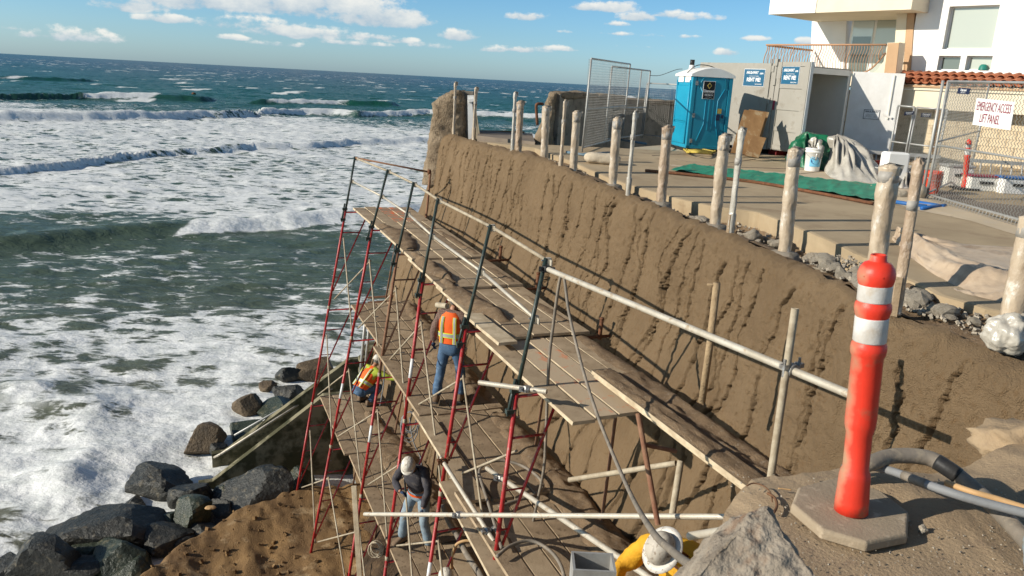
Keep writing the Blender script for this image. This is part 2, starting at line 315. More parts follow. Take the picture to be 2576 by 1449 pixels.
# ================================================================== SETTING
SEA = -11.0
def sea_mat():
    m = bpy.data.materials.new('sea_water_and_foam'); m.use_nodes = True; nt = m.node_tree; N = nt.nodes; L = nt.links; N.remove(N['Principled BSDF'])
    out = N['Material Output']
    def node(t, **k):
        n = N.new(t)
        for a, b in k.items(): setattr(n, a, b)
        return n
    def M(op, a, b=None, clamp=False):
        n = node('ShaderNodeMath', operation=op); n.use_clamp = clamp
        for i, v in enumerate((a, b)):
            if v is None: continue
            if isinstance(v, (int, float)): n.inputs[i].default_value = v
            else: L.new(v, n.inputs[i])
        return n.outputs[0]
    tc = node('ShaderNodeTexCoord'); sp = node('ShaderNodeSeparateXYZ'); L.new(tc.outputs['Object'], sp.inputs[0])
    def noise(sc, de, stretch=(1, 1, 1), dist=0.0, ro=0.6):
        mp = node('ShaderNodeMapping'); mp.inputs['Scale'].default_value = stretch; L.new(tc.outputs['Object'], mp.inputs[0])
        n = node('ShaderNodeTexNoise'); n.inputs['Scale'].default_value = sc; n.inputs['Detail'].default_value = de; n.inputs['Roughness'].default_value = ro; n.inputs['Distortion'].default_value = dist
        L.new(mp.outputs[0], n.inputs['Vector']); return n
    # offshore distance decides the body colour of the water
    dist = M('ADD', sp.outputs[1], M('MULTIPLY', noise(0.02, 3).outputs[0], 30))
    cr = node('ShaderNodeValToRGB'); L.new(M('DIVIDE', M('LOGARITHM', M('MAXIMUM', dist, 10.0), 10.0), 4.0), cr.inputs[0])
    els = cr.color_ramp.elements; els[0].position = 0.30; els[0].color = (0.20, 0.17, 0.12, 1); els[1].position = 0.80; els[1].color = (0.006, 0.032, 0.042, 1)
    for p, c in ((0.38, (0.120, 0.122, 0.090)), (0.43, (0.072, 0.098, 0.068)), (0.50, (0.062, 0.098, 0.070)), (0.575, (0.030, 0.084, 0.060)), (0.63, (0.005, 0.072, 0.044)), (0.70, (0.005, 0.056, 0.044))):
        e = els.new(p); e.color = (*c, 1)
    at = node('ShaderNodeAttribute', attribute_name='foam')
    a2 = node('ShaderNodeAttribute', attribute_name='solid')
    f1 = noise(0.85, 9, (0.6, 1.0, 1), 0.5, 0.66).outputs[0]
    f2 = noise(2.4, 6, (0.45, 1.15, 1), 0.4, 0.65).outputs[0]
    rg = M('SUBTRACT', 1.0, M('MULTIPLY', M('ABSOLUTE', M('SUBTRACT', noise(1.2, 6, (0.5, 1.1, 1), 1.6, 0.6).outputs[0], 0.5)), 5.0))
    # lace: distorted cell borders
    mp = node('ShaderNodeMapping'); mp.inputs['Scale'].default_value = (0.55, 0.95, 0.0); L.new(tc.outputs['Object'], mp.inputs[0])
    dn = node('ShaderNodeTexNoise'); dn.inputs['Scale'].default_value = 0.9; dn.inputs['Detail'].default_value = 5; L.new(mp.outputs[0], dn.inputs['Vector'])
    vm = node('ShaderNodeVectorMath', operation='MULTIPLY_ADD'); L.new(dn.outputs['Color'], vm.inputs[0]); vm.inputs[1].default_value = (1.5, 1.5, 0); L.new(mp.outputs[0], vm.inputs[2])
    vo = node('ShaderNodeTexVoronoi', feature='DISTANCE_TO_EDGE'); vo.inputs['Scale'].default_value = 0.75; L.new(vm.outputs[0], vo.inputs['Vector'])
    lace = M('SUBTRACT', 0.5, M('MULTIPLY', vo.outputs['Distance'], 1.7))
    tex = M('ADD', M('ADD', M('MULTIPLY', f1, 0.57), M('MULTIPLY', rg, 0.13)), M('ADD', M('MULTIPLY', f2, 0.19), M('MULTIPLY', lace, 0.26)))
    thr = M('SUBTRACT', 0.745, M('MULTIPLY', at.outputs['Fac'], 0.42))
    mr = node('ShaderNodeMapRange', interpolation_type='SMOOTHSTEP'); L.new(M('SUBTRACT', tex, thr), mr.inputs[0]); mr.inputs[1].default_value = -0.05; mr.inputs[2].default_value = 0.06
    foam = M('MAXIMUM', mr.outputs[0], a2.outputs['Fac'], True)
    # water
    wv = node('ShaderNodeBsdfPrincipled'); L.new(cr.outputs[0], wv.inputs['Base Color']); wv.inputs['Roughness'].default_value = 0.26; wv.inputs['IOR'].default_value = 1.33
    wv.inputs['Specular IOR Level'].default_value = 0.09
    b1 = node('ShaderNodeBump'); b1.inputs['Strength'].default_value = 0.9; b1.inputs['Distance'].default_value = 0.28
    wn = M('ADD', noise(0.9, 6, (0.7, 1.3, 1), 0.3).outputs[0], M('MULTIPLY', noise(0.14, 4, (0.5, 1.3, 1)).outputs[0], 2.0)); L.new(wn, b1.inputs['Height']); L.new(b1.outputs[0], wv.inputs['Normal'])
    fo = node('ShaderNodeBsdfPrincipled'); fo.inputs['Roughness'].default_value = 0.75; fo.inputs['Base Color'].default_value = (0.80, 0.80, 0.775, 1); fo.inputs['Specular IOR Level'].default_value = 0.2
    fc = node('ShaderNodeValToRGB'); L.new(f2, fc.inputs[0]); fc.color_ramp.elements[0].position = 0.3; fc.color_ramp.elements[0].color = (0.56, 0.58, 0.555, 1); fc.color_ramp.elements[1].position = 0.6; fc.color_ramp.elements[1].color = (0.84, 0.84, 0.815, 1)
    L.new(fc.outputs[0], fo.inputs['Base Color'])
    b2 = node('ShaderNodeBump'); b2.inputs['Strength'].default_value = 0.55; b2.inputs['Distance'].default_value = 0.14; L.new(noise(3.2, 5, (0.8, 1.2, 1)).outputs[0], b2.inputs['Height']); L.new(b2.outputs[0], fo.inputs['Normal'])
    mx = node('ShaderNodeMixShader'); L.new(M('MULTIPLY', foam, 0.93), mx.inputs[0]); L.new(wv.outputs[0], mx.inputs[1]); L.new(fo.outputs[0], mx.inputs[2]); L.new(mx.outputs[0], out.inputs[0])
    return m
MT['sea'] = sea_mat()
BREAK = [  # crest polylines: (px, py) on the photograph's water line, foam amount ; height, back length, front length, foam trail
    ([(-300, 306, 1), (0, 304, 1), (200, 303, 1), (400, 300, 1), (520, 297, 1), (560, 297, .1), (620, 294, .1), (645, 291, .9), (760, 288, 1), (840, 289, .9), (900, 294, .35), (960, 292, .9), (1080, 290, 1), (1340, 300, 1), (1500, 306, 1)], 1.5, 6, 3.2, 5),
    ([(-200, 252, 0), (60, 250, 0), (200, 248, .15), (225, 248, 1), (300, 249, 1), (380, 251, 1), (400, 252, .1), (520, 256, 0)], 1.5, 10, 4, 6),
    ([(600, 262, 0), (690, 262, .2), (730, 262, .8), (850, 263, .7), (900, 265, .1), (1000, 268, 0)], 1.4, 9, 4, 5),
    ([(-200, 456, 1), (0, 440, 1), (120, 427, 1), (250, 411, 1), (360, 396, 1), (390, 393, .2), (500, 386, .1), (600, 380, .15), (640, 376, .8), (780, 373, 1), (900, 364, 1), (1075, 357, 1), (1200, 352, 1)], 0.75, 4, 1.6, 2.6),
    ([(-300, 660, 0), (0, 628, 0), (200, 606, 0), (380, 590, .05), (455, 585, .25), (480, 585, .9), (600, 578, 1), (750, 566, 1), (870, 554, 1), (1000, 540, .8), (1060, 535, .6)], 0.62, 3.2, 2.4, 1.7),
    ([(-300, 186, 0), (0, 200, 0), (40, 201, .9), (60, 202, .2), (200, 206, 0)], 1.4, 16, 8, 7),
    ([(1440, 240, 0), (1510, 243, .9), (1570, 246, .9), (1640, 250, 0)], 2.2, 9, 4, 5),
    ([(-100, 1010, .5), (60, 1000, .5), (150, 1040, .4), (300, 1090, .1)], 0.3, 1.5, 1.2, 0.8),
    ([(-60, 1250, .5), (80, 1200, .5), (160, 1240, .4), (210, 1330, .3)], 0.25, 1.2, 0.9, 0.7),
]
def build_sea():
    nr, na = 720, 700
    r = 11*np.exp(np.linspace(0, math.log(2600/11), nr)); a = np.radians(np.linspace(-58, 44, na))
    Rr, Aa = np.meshgrid(r, a, indexing='ij'); X = Rr*np.sin(Aa); Y = Rr*np.cos(Aa)
    Yp = np.array([0, 15, 17, 20, 23, 25.4, 28, 30, 33, 36, 41, 47, 52, 55, 58, 66, 86, 100, 115, 133, 160, 178, 200, 225, 250, 320, 430, 700, 1500, 3000])
    Dp = np.array([.78, .78, .77, .76, .75, .72, .66, .54, .38, .25, .20, .18, .24, .40, .60, .64, .61, .59, .60, .66, .70, .44, .24, .14, .10, .03, .0, .0, .0, .0])
    wob = (fbm(X*.06+9, Y*.06, 3, 5)-.5)*2
    yy = Y*(1+.16*wob)-np.clip((-X-9)*0.16, -1.5, 4.0)*(Y < 48)
    D = np.interp(yy, Yp, Dp)
    D += (fbm(X*.16, Y*.22, 4, 11)-.5)*.34*sstep(330, 160, Y)
    D += .17*np.exp(-((X-2)/16)**2)*sstep(100, 115, Y)*sstep(175, 150, Y)
    D += .16*np.exp(-((X+3)/5)**2-((Y-31)/4)**2)+.14*np.exp(-((X+8)/5)**2-((Y-40)/3)**2)
    Zz = np.zeros_like(X)
    far = sstep(30, 140, Y)
    Zz += (fbm(X*.045, Y*.11, 3, 21)-.5)*(1.0*sstep(60, 240, Y)+.12)
    Zz += (fbm(X*.35, Y*.6, 4, 31)-.5)*(.42+.25*far)
    solid = np.zeros_like(X)
    lump = np.where(Y > 95, fbm(X*.32, Y*.32, 4, 42), fbm(X*1.1, Y*1.1, 4, 41)); lump2 = fbm(X*.32, Y*.32, 3, 43)
    for pts, H, Lb, Lf, tr in BREAK:
        P = [G(px, py, SEA) for px, py, f in pts]
        xs = [p.x for p in P]; yc = np.interp(X, xs, [p.y for p in P]); fo = np.interp(X, xs, [q[2] for q in pts], left=0, right=0)
        ends = sstep(xs[0], xs[0]+2+.15*(xs[-1]-xs[0])*.3, X)*sstep(xs[-1], xs[-1]-2, X)
        yc = yc+(lump2-.5)*2.2*min(1, Lb/5)
        t = Y-yc-Lf*.6
        prof = np.where(t > 0, np.exp(-(t/Lb)**2), np.exp(-(t/Lf)**2))
        hh = H*ends*(.85+.3*lump2)
        Zz += prof*hh
        fm = fo*np.where(t > 0, sstep(tr*1.2, tr*.25, t), sstep(-Lf*1.6, -Lf*1.1, t))
        Zz += fm*fo*(lump-.45)*.55*min(1.4, H*.6)
        solid = np.maximum(solid, sstep(.34, .62, fm*(.55+.75*lump)))
        D = np.maximum(D, fm*.95+D*.0)
        D -= .16*np.exp(-((t+Lf*.9)/(Lf*.9))**2)*(1-fo)*ends
    # tiny whitecaps far out
    wc = fbm(X*.09, Y*.035+5, 5, 51); solid = np.maximum(solid, sstep(.70, .735, wc+.04*np.exp(-Y/300))*(Y > 225)*.95)
    # surf boils against the shore
    Zz += (lump-.5)*.20*sstep(36, 22, Y)+(lump2-.5)*.22*sstep(30, 20, Y)
    D += (fbm(X*.22+4, Y*.3, 4, 13)-.5)*.75*sstep(40, 28, Y)
    D = np.clip(D, 0, 1)
    o = grid_mesh('sea', X, Y, Zz+SEA, MT['sea'], {'foam': D, 'solid': solid}); tag(o, kind='structure')
    # open water to the horizon and round the sides
    r2 = np.array([2590, 3500, 6000, 12000, 30000, 60000.]); a2 = np.radians(np.linspace(-180, 180, 181)); R2, A2 = np.meshgrid(r2, a2, indexing='ij')
    z2 = np.full_like(R2, SEA-.05)
    o = grid_mesh('sea', R2*np.sin(A2), R2*np.cos(A2), z2, MT['sea'], {'foam': np.full_like(R2, .0), 'solid': np.zeros_like(R2)}); tag(o, kind='structure')
    r3 = np.array([11, 30, 80, 200, 600, 2600.]); a3 = np.radians(np.linspace(-110, -57.9, 40)); R3, A3 = np.meshgrid(r3, a3, indexing='ij')
    o = grid_mesh('sea', R3*np.sin(A3), R3*np.cos(A3), np.full_like(R3, SEA-.03), MT['sea'], {'foam': np.interp(R3*np.cos(A3), Yp, Dp), 'solid': np.zeros_like(R3)}); tag(o, kind='structure')
build_sea()

# ---- wall line and terrace
TOPZ = lambda s: np.interp(s, [-1, 1.1, 5.7, 8, 10, 12.8, 15, 20], [-1.40, -1.40, -1.41, -1.52, -1.62, -1.66, -1.68, -1.70])
TOPW = lambda s: np.interp(s, [-1, 1.1, 5.7, 8, 10.1, 12.85, 14, 15, 16.5, 18.5, 20], [2.28, 2.28, 2.34, 2.27, 2.2, 1.92, 1.62, 1.32, 1.2, 1.1, 1.05])
def WALLW(s, z):
    """distance of the wall face at height z"""
    s = np.asarray(s, float); z = np.asarray(z, float)
    tz = TOPZ(s); tw = TOPW(s)
    dz = np.clip(tz-z, 0, 20)
    prof = np.interp(dz, [0, .3, 1.4, 2.0, 3.8, 6.5, 9.2], [0, .02, .14, .34, 1.05, 1.75, 2.2])
    near = sstep(11.5, 15.5, s)
    # nearer the camera the face is steeper
    prof = prof*(1-near*.45)
    return tw-prof
def zt(x, y): return -1.62+0.20*sstep(12, 20, np.asarray(y, float))
def ground(px, py, up=0.0):
    z = -1.6
    for _ in range(6):
        p = G(px, py, z); z = float(zt(p.x, p.y))+up
    return G(px, py, z)
S0 = -1.25
def build_wall():
    root = empty('sea_wall', 'long tan shotcrete sea wall with dark carved cracks running down its face', 'wall', tuple(S(8, 2, -6)))
    r_ = np.random.RandomState(12)
    s = np.concatenate([np.linspace(S0, 14, 1080), np.linspace(14.015, 19.5, 380)]); dz = np.concatenate([np.linspace(0, 2.7, 225), np.linspace(2.73, 9.6, 120)])
    Sg, Dg = np.meshgrid(s, dz, indexing='xy'); Zg = TOPZ(Sg)-Dg; Wg = WALLW(Sg, Zg)
    disp = (fbm(Sg*.9, Dg*.9, 3, 61)-.5)*.10+(fbm(Sg*5, Dg*5, 3, 71)-.5)*.014+(fbm(Sg*17, Dg*14, 4, 81, .6)-.5)*.036*sstep(-5, 12, Sg)+(np.abs(fbm(Sg*7, Dg*6, 3, 83)-.5))*.03*sstep(2, 14, Sg)
    disp -= sstep(.66, .78, vn(Sg*19, Dg*17, 85))*.018*sstep(.42, .6, fbm(Sg*1.7, Dg*1.5, 3, 86))
    crack = np.zeros_like(Sg)
    ncr = 74
    for i in range(ncr):
        s0 = -.3+(i+.5*r_.randn())*19.5/ncr; z0 = r_.choice([.12, .2, .35, .8, 1.5, 2.3], p=[.3, .25, .15, .1, .1, .1]); L = r_.uniform(1.5, 4.8); wd = r_.uniform(.011, .024); dep = r_.uniform(.18, .36)*(1-.6*float(sstep(13.2, 15, s0)))
        sl = r_.uniform(-.30, .12); fr = r_.uniform(1.2, 2.2)
        c = s0+sl*(Dg-z0)+(vn(Dg*fr, np.full_like(Dg, i*3.3), i)-.5)*.30+(vn(Dg*7, np.full_like(Dg, i*1.7), i+3)-.5)*.085+(vn(Dg*24, Sg*9+i, i+5)-.5)*.045
        wdd = wd*(.45+1.2*vn(Dg*3.1, np.full_like(Dg, i*2.1), i+9))
        dist = np.abs(Sg-c)
        on = sstep(z0-.1, z0+.2, Dg)*sstep(z0+L, z0+L-.5, Dg)*np.where(vn(Dg*1.7, np.full_like(Dg, i*5.), i+17) > .14, 1, .2)
        crack = np.maximum(crack, dep*sstep(1.5, .75, dist/wdd)*on)
        # lip on the edge of the cut
        disp += .010*np.exp(-((Sg-c-2.6*wdd)/(wdd*1.4))**2)*on-(np.abs(Sg-c) < .10)*on*.020*sstep(.5, .8, vn(Sg*22, Dg*20, i+40))
    # broken, crumbly patches
    pt = fbm(Sg*1.3+3, Dg*1.1, 4, 91); disp -= sstep(.60, .72, pt)*.035*fbm(Sg*9, Dg*9, 3, 95)*sstep(1, 10, Sg)
    Wn = Wg-disp+crack
    q_ = np.clip(1-Dg/.24, 0, 1); Wn = Wn+.24*(1-np.sqrt(np.clip(1-q_**2, 0, 1)))*.8-.03; Zg = Zg+(fbm(Sg*5, Dg*5, 4, 15)-.5)*.10*sstep(.3, 0, Dg); Wn = Wn+(fbm(Sg*14, Dg*14, 3, 16)-.5)*.07*sstep(.45, .05, Dg)
    # rounded return at the far end
    endk = sstep(S0+.95, S0, Sg); Wn = Wn+endk*.22*(1-np.sqrt(np.clip(1-endk**2, 0, 1)))
    Wp = np.array([SW.x, SW.y]); Up = np.array([SU.x, SU.y])
    X = SA.x+Up[0]*Sg+Wp[0]*Wn; Y = SA.y+Up[1]*Sg+Wp[1]*Wn
    o = grid_mesh('wall_face', X-root.location.x, Y-root.location.y, Zg-root.location.z, MT['mud'], {'crack': crack}, parent=root)
    # far end return wall, top of the wall
    dd = np.concatenate([np.linspace(-.02, 2.6, 80), np.linspace(2.7, 9.6, 60)]); t = np.linspace(0, 1, 40); T, D2 = np.meshgrid(t, dd, indexing='xy')
    z2 = TOPZ(S0)-D2; w2 = WALLW(S0, z2)+.22+T*2.6; s2 = S0+(fbm(T*5, D2*2, 3, 18)-.5)*.12-T*.1-D2*.02
    X = SA.x+Up[0]*s2+Wp[0]*w2; Y = SA.y+Up[1]*s2+Wp[1]*w2
    grid_mesh('wall_end', X-root.location.x, Y-root.location.y, z2-root.location.z, MT['mud'], parent=root)
    s3 = np.linspace(S0, 19.5, 420); t3 = np.linspace(0, 1, 14); S3, T3 = np.meshgrid(s3, t3, indexing='xy')
    w3 = TOPW(S3)+.22+T3*.42; z3 = TOPZ(S3)-.03+(fbm(S3*4, T3*3, 3, 27)-.5)*.09*np.clip(T3*3, 0, 1)-T3*.12
    X = SA.x+Up[0]*S3+Wp[0]*w3; Y = SA.y+Up[1]*S3+Wp[1]*w3
    grid_mesh('wall_top', X-root.location.x, Y-root.location.y, z3-root.location.z, MT['clump'], parent=root)
    return root
WALL = build_wall()

def slab_edge_pts():
    # seaward edge of the concrete terrace, from far to near
    px = [(1200, 356), (1345, 372), (1430, 403), (1530, 447), (1600, 470), (1700, 498), (1800, 520), (1885, 530), (1907, 534), (1947, 548), (2020, 578), (2094, 608), (2150, 636), (2195, 655), (2260, 690), (2360, 740), (2480, 775), (2620, 800), (2900, 860)]
    return [ground(*p) for p in px]
EDGE = slab_edge_pts()
def build_terrace():
    mb = MB(); r_ = random.Random(4)
    e = []
    for i in range(len(EDGE)-1):
        for k in range(4):
            p = EDGE[i].lerp(EDGE[i+1], k/4); p = p+Vector((r_.uniform(-.012, .012), r_.uniform(-.012, .012), 0)); p.z = float(zt(p.x, p.y)); e.append(p)
    e.append(EDGE[-1])
    # top: strips from the edge out to the land side
    n = len(e); vs = []; K = 26
    for p in e:
        far = Vector((60, p.y*0.9+6, 0))
        for k in range(K+1):
            q = p.lerp(far, (k/K)**2.2); vs.append((q.x, q.y, float(zt(q.x, q.y))-(.0 if k else .01)))
    fs = [(i*(K+1)+k, (i+1)*(K+1)+k, (i+1)*(K+1)+k+1, i*(K+1)+k+1) for i in range(n-1) for k in range(K)]
    mb.add(vs, fs)
    o = mb.build('terrace_slab', MT['slab']); tag(o, kind='structure')
    # broken vertical edge of the slab
    rows = 7; X = np.zeros((rows, n)); Y = X.copy(); Z = X.copy()
    for i, p in enumerate(e):
        for k in range(rows):
            t = k/(rows-1); j = (fbm(np.array(i*.35), np.array(k*.9), 3, 8)-.5)*.07*t
            X[k, i] = p.x+.02*t+j; Y[k, i] = p.y+.01*t; Z[k, i] = p.z-.008-t*.42
    tag(grid_mesh('slab_edge', X, Y, Z, MT['slab'], smooth=False), kind='structure')
    # trench floor between wall and slab
    m, r = 300, 26; ss = np.linspace(.5, 19.5, m); E = [to_s(p) for p in e]; ew = np.interp(ss, [q[0] for q in E], [q[1] for q in E])
    T, SS = np.meshgrid(np.linspace(0, 1, r), ss, indexing='ij'); w0 = TOPW(SS)+.3; w1 = np.broadcast_to(ew+.25, SS.shape); Wt = w0+(np.maximum(w1, w0+.2)-w0)*T
    Zt = TOPZ(SS)-.16-.22*np.sin(np.pi*np.clip(T*1.1, 0, 1))*sstep(3, 8, SS)+(fbm(SS*2.2, T*4, 4, 33)-.5)*.26*np.sin(np.pi*np.clip(T, .0, 1))
    kk = sstep(12.6, 14.2, SS); Zt = Zt*(1-kk)+kk*((TOPZ(SS)-.05)*(1-T)-1.66*T+(fbm(SS*5, T*6, 4, 35)-.5)*.12)
    X = SA.x+SU.x*SS+SW.x*Wt; Y = SA.y+SU.y*SS+SW.y*Wt
    tag(grid_mesh('trench_floor', X, Y, Zt, MT['clump']), kind='structure')
build_terrace()
def sheet(name, pxs, mat, up, kind='structure'):
    pts = [ground(px, py) for px, py in pxs]
    mb = MB(); mb.add([(p.x, p.y, p.z+up) for p in pts], [tuple(range(len(pts)))]); o = mb.build(name, mat); tag(o, kind=kind); return o
sheet('pavement', [(1585, 372), (1660, 366), (1720, 375), (1800, 386), (1900, 400), (2050, 425), (2240, 453), (2330, 497), (2420, 520), (2576, 572), (2800, 640), (2800, 668), (2576, 598), (2440, 556), (2300, 528), (2240, 510), (1990, 470), (1800, 432), (1690, 418)], MT['walk'], .004)
sheet('road', [(1560, 366), (1700, 360), (1840, 372), (2060, 330), (2400, 330), (2900, 340), (2900, 660), (2580, 562), (2440, 515), (2345, 490), (2240, 449), (2050, 421), (1900, 396), (1800, 382), (1720, 371), (1660, 362)], MT['asphalt'], .008)
def joints():
    mb = MB()
    for a, b in (((1640, 392), (1830, 385)), ((1718, 417), (2060, 428)), ((1900, 401), (1700, 430)), ((2080, 431), (1900, 450)), ((1700, 402), (2250, 494)), ((2500, 548), (2390, 545))):
        p = ground(*a); q = ground(*b); mb.bar(p+Vector((0, 0, .002)), q+Vector((0, 0, .002)), .018, .016)
    tag(mb.build('pavement_joint', MT['asphalt']), kind='structure')
joints()

# ---- foreground mound the photographer stands on
MZ = -1.75
def build_mound():
    edge = [(1700, 1475), (1765, 1410), (1815, 1345), (1820, 1300), (1828, 1245), (1850, 1218), (1880, 1192), (1905, 1176), (1950, 1174), (1990, 1177), (2060, 1172), (2140, 1160), (2200, 1152), (2280, 1160), (2360, 1150), (2430, 1140), (2500, 1120), (2580, 1095), (2700, 1060)]
    E = [G(px, py, MZ) for px, py in edge]; E = [E[0]+Vector((-.6, -1.6, 0)), E[0]+Vector((-.15, -.5, 0))]+E
    E = wire(E, 8); n = len(E); K = 60
    X = np.zeros((K, n)); Y = X.copy(); Z = X.copy(); c = Vector((2.2, -2.5, MZ))
    for i, p in enumerate(E):
        for k in range(K):
            t = k/(K-1); q = p.lerp(c+(p-c)*.02, t**1.0)
            X[k, i] = q.x; Y[k, i] = q.y
    T = np.linspace(0, 1, K)[:, None]+0*X
    Z = MZ+(fbm(X*1.2, Y*1.2, 4, 3)-.5)*.16+(fbm(X*6, Y*6, 4, 4)-.5)*.05+(fbm(X*22, Y*22, 3, 6)-.5)*.012-.06*sstep(.06, 0, T)
    Z += .06*sstep(2.3, 3.1, X)*sstep(2.9, 3.8, Y)
    flat = np.exp(-(((X-1.5)/.42)**2+((Y-3.02)/.42)**2)**2); Z = Z*(1-flat)+(MZ-.01)*flat
    tag(grid_mesh('ground', X, Y, Z, MT['ground']), kind='structure')
    rows = 26; X2 = np.zeros((rows, n)); Y2 = X2.copy(); Z2 = X2.copy()
    for i in range(n):
        for k in range(rows):
            t = k/(rows-1); d = Vector((E[i].x-c.x, E[i].y-c.y)); d.normalize()
            j = (fbm(np.array(i*.3), np.array(k*.55), 4, 13)-.5)*.5*min(1, t*4)-.25*math.sin(min(1, t*3)*math.pi)*.3
            X2[k, i] = X[0, i]+d.x*(j-.3*t); Y2[k, i] = Y[0, i]+d.y*(j-.3*t); Z2[k, i] = Z[0, i]-.004-t*9.5
    tag(grid_mesh('ground', X2, Y2, Z2, MT['ground']), kind='structure')
build_mound()

# ---- bluff of ochre sandstone under the scaffold, pit floor, beach
def build_bluff():
    X, Y = np.meshgrid(np.linspace(-11, 4, 330), np.linspace(5, 28, 430), indexing='xy')
    s = (X-SA.x)*SU.x+(Y-SA.y)*SU.y; w = (X-SA.x)*SW.x+(Y-SA.y)*SW.y
    # crest line: seaward edge of the bluff, in plan
    cp = [G(*p) for p in ((300, 1470, -10.2), (420, 1375, -10.3), (560, 1300, -10.35), (690, 1250, -10.4), (750, 1240, -10.4), (800, 1226, -10.4), (900, 1215, -10.4), (960, 1150, -10.4))]
    cp = sorted([(p.y, p.x) for p in cp]); ys = [3, 10]+[c[0] for c in cp]+[28]; xs = [cp[0][1]+1.2, cp[0][1]+.2]+[c[1] for c in cp]+[cp[-1][1]+4]
    ex = np.interp(Y, ys, xs)+(fbm(Y*.9, X*.4, 3, 14)-.5)*.9
    inside = X-ex
    base = -10.4+.10*np.clip(16-Y, 0, 8)+(fbm(X*.4, Y*.4, 3, 23)-.5)*.6+(fbm(X*2.0+Y*1.1, Y*.6-X*.35, 4, 24)-.5)*.20+(fbm(X*3+Y*1.5, Y*2.2-X, 6, 25, .62)-.5)*.09
    base += .25*np.clip(w-.2, 0, 3)
    Z = np.where(inside > 0, base*1.0, base)
    drop = sstep(.35, -.75, inside); Z = Z*(1-drop)+(-12.2)*drop
    m = pmat('ochre_bluff_earth', (0.26, 0.155, 0.064), (0.145, 0.083, 0.035), 0.7, 0.92, 1.0, 30, c3=(0.34, 0.235, 0.125), c3scale=1.8, bdist=0.03)
    tag(grid_mesh('bluff', X, Y, Z, m), kind='structure')
    gb = MB(); rr = random.Random(9); ok = np.argwhere((inside > .1) & (Y > 9))
    for _ in range(1500):
        i, j = ok[rr.randrange(len(ok))]; k = rr.choice([.018, .025, .035, .05, .08]); gb.box((X[i, j]+rr.uniform(-.03, .03), Y[i, j]+rr.uniform(-.03, .03), Z[i, j]+k*.25), (k*rr.uniform(.8, 1.7), k, k*rr.uniform(.5, 1)), mat=Matrix.Rotation(rr.uniform(0, 3), 3, Vector((rr.random(), rr.random(), rr.random()+.2)).normalized()))
    tag(gb.build('soil_clods', m), 'loose clods and pebbles scattered over the ochre bluff', 'clods', kind='stuff')
    # dark dug soil at the toe of the wall
    X, Y = np.meshgrid(np.linspace(-4.5, 4, 200), np.linspace(3, 19, 260), indexing='xy'); w = (X-SA.x)*SW.x+(Y-SA.y)*SW.y
    Z = -10.15+.10*np.clip(16-Y, 0, 8)+.35*np.clip(w+.7, 0, 3)+(fbm(X*1.3, Y*1.3, 5, 53)-.5)*.9-1.2*sstep(-.2, -1.3, w+(fbm(X*.8, Y*.8, 3, 54)-.5)*1.4)-3*sstep(16.5, 18.5, Y)
    tag(grid_mesh('pit_floor', X, Y, Z, MT['soil']), kind='structure')
    X, Y = np.meshgrid(np.linspace(-30, 8, 40), np.linspace(-10, 40, 40), indexing='xy')
    tag(grid_mesh('beach', X, Y, -11.75+.03*(20-Y)*(Y < 20), pmat('wet_sand', (.26, .2, .13), (.18, .14, .09), 2, .5, .3, 20)), kind='structure')
build_bluff()
# ================================================================== SCAFFOLD
ORD = ['farthest', 'second', 'third', 'fourth', 'fifth', 'sixth', 'seventh']
LEGS = [dict(t=(893, 397), m=(870, 528), b=(745, 1250)), dict(t=(975, 430), m=(937, 573), b=(780, 1403)), dict(t=(1040, 462), m=(1001, 633), b=(880, 1440)),
        dict(t=(1101, 503), m=(1063, 707), b=(968, 1449)), dict(t=(1233, 570), m=(1172, 824), b=(1078, 1449)), dict(t=(1372, 655), m=(1300, 985), b=(1240, 1449))]
def lean(q, T, k=.22):
    d = ray(*q); m = d[2]/d[1]; z = m*(T.y-k*T.z)/(1-m*k); return Vector(d*(z/d[2]))
LP = []
for L in LEGS:
    T = G(*L['t'], -2.05); LP.append((T, lean(L['m'], T), lean(L['b'], T)))
def legpt(i, z):
    T, M_, B = LP[i]
    if z > M_.z: return T.lerp(M_, (z-T.z)/(M_.z-T.z))
    return M_.lerp(B, (z-M_.z)/(B.z-M_.z)) if True else None
TIERS = [0, 2.38, 4.76, 7.2]
tier_name = ['top', 'second', 'bottom']
def leg_count(i): return [3, 3, 3, 3, 3, 3][i]
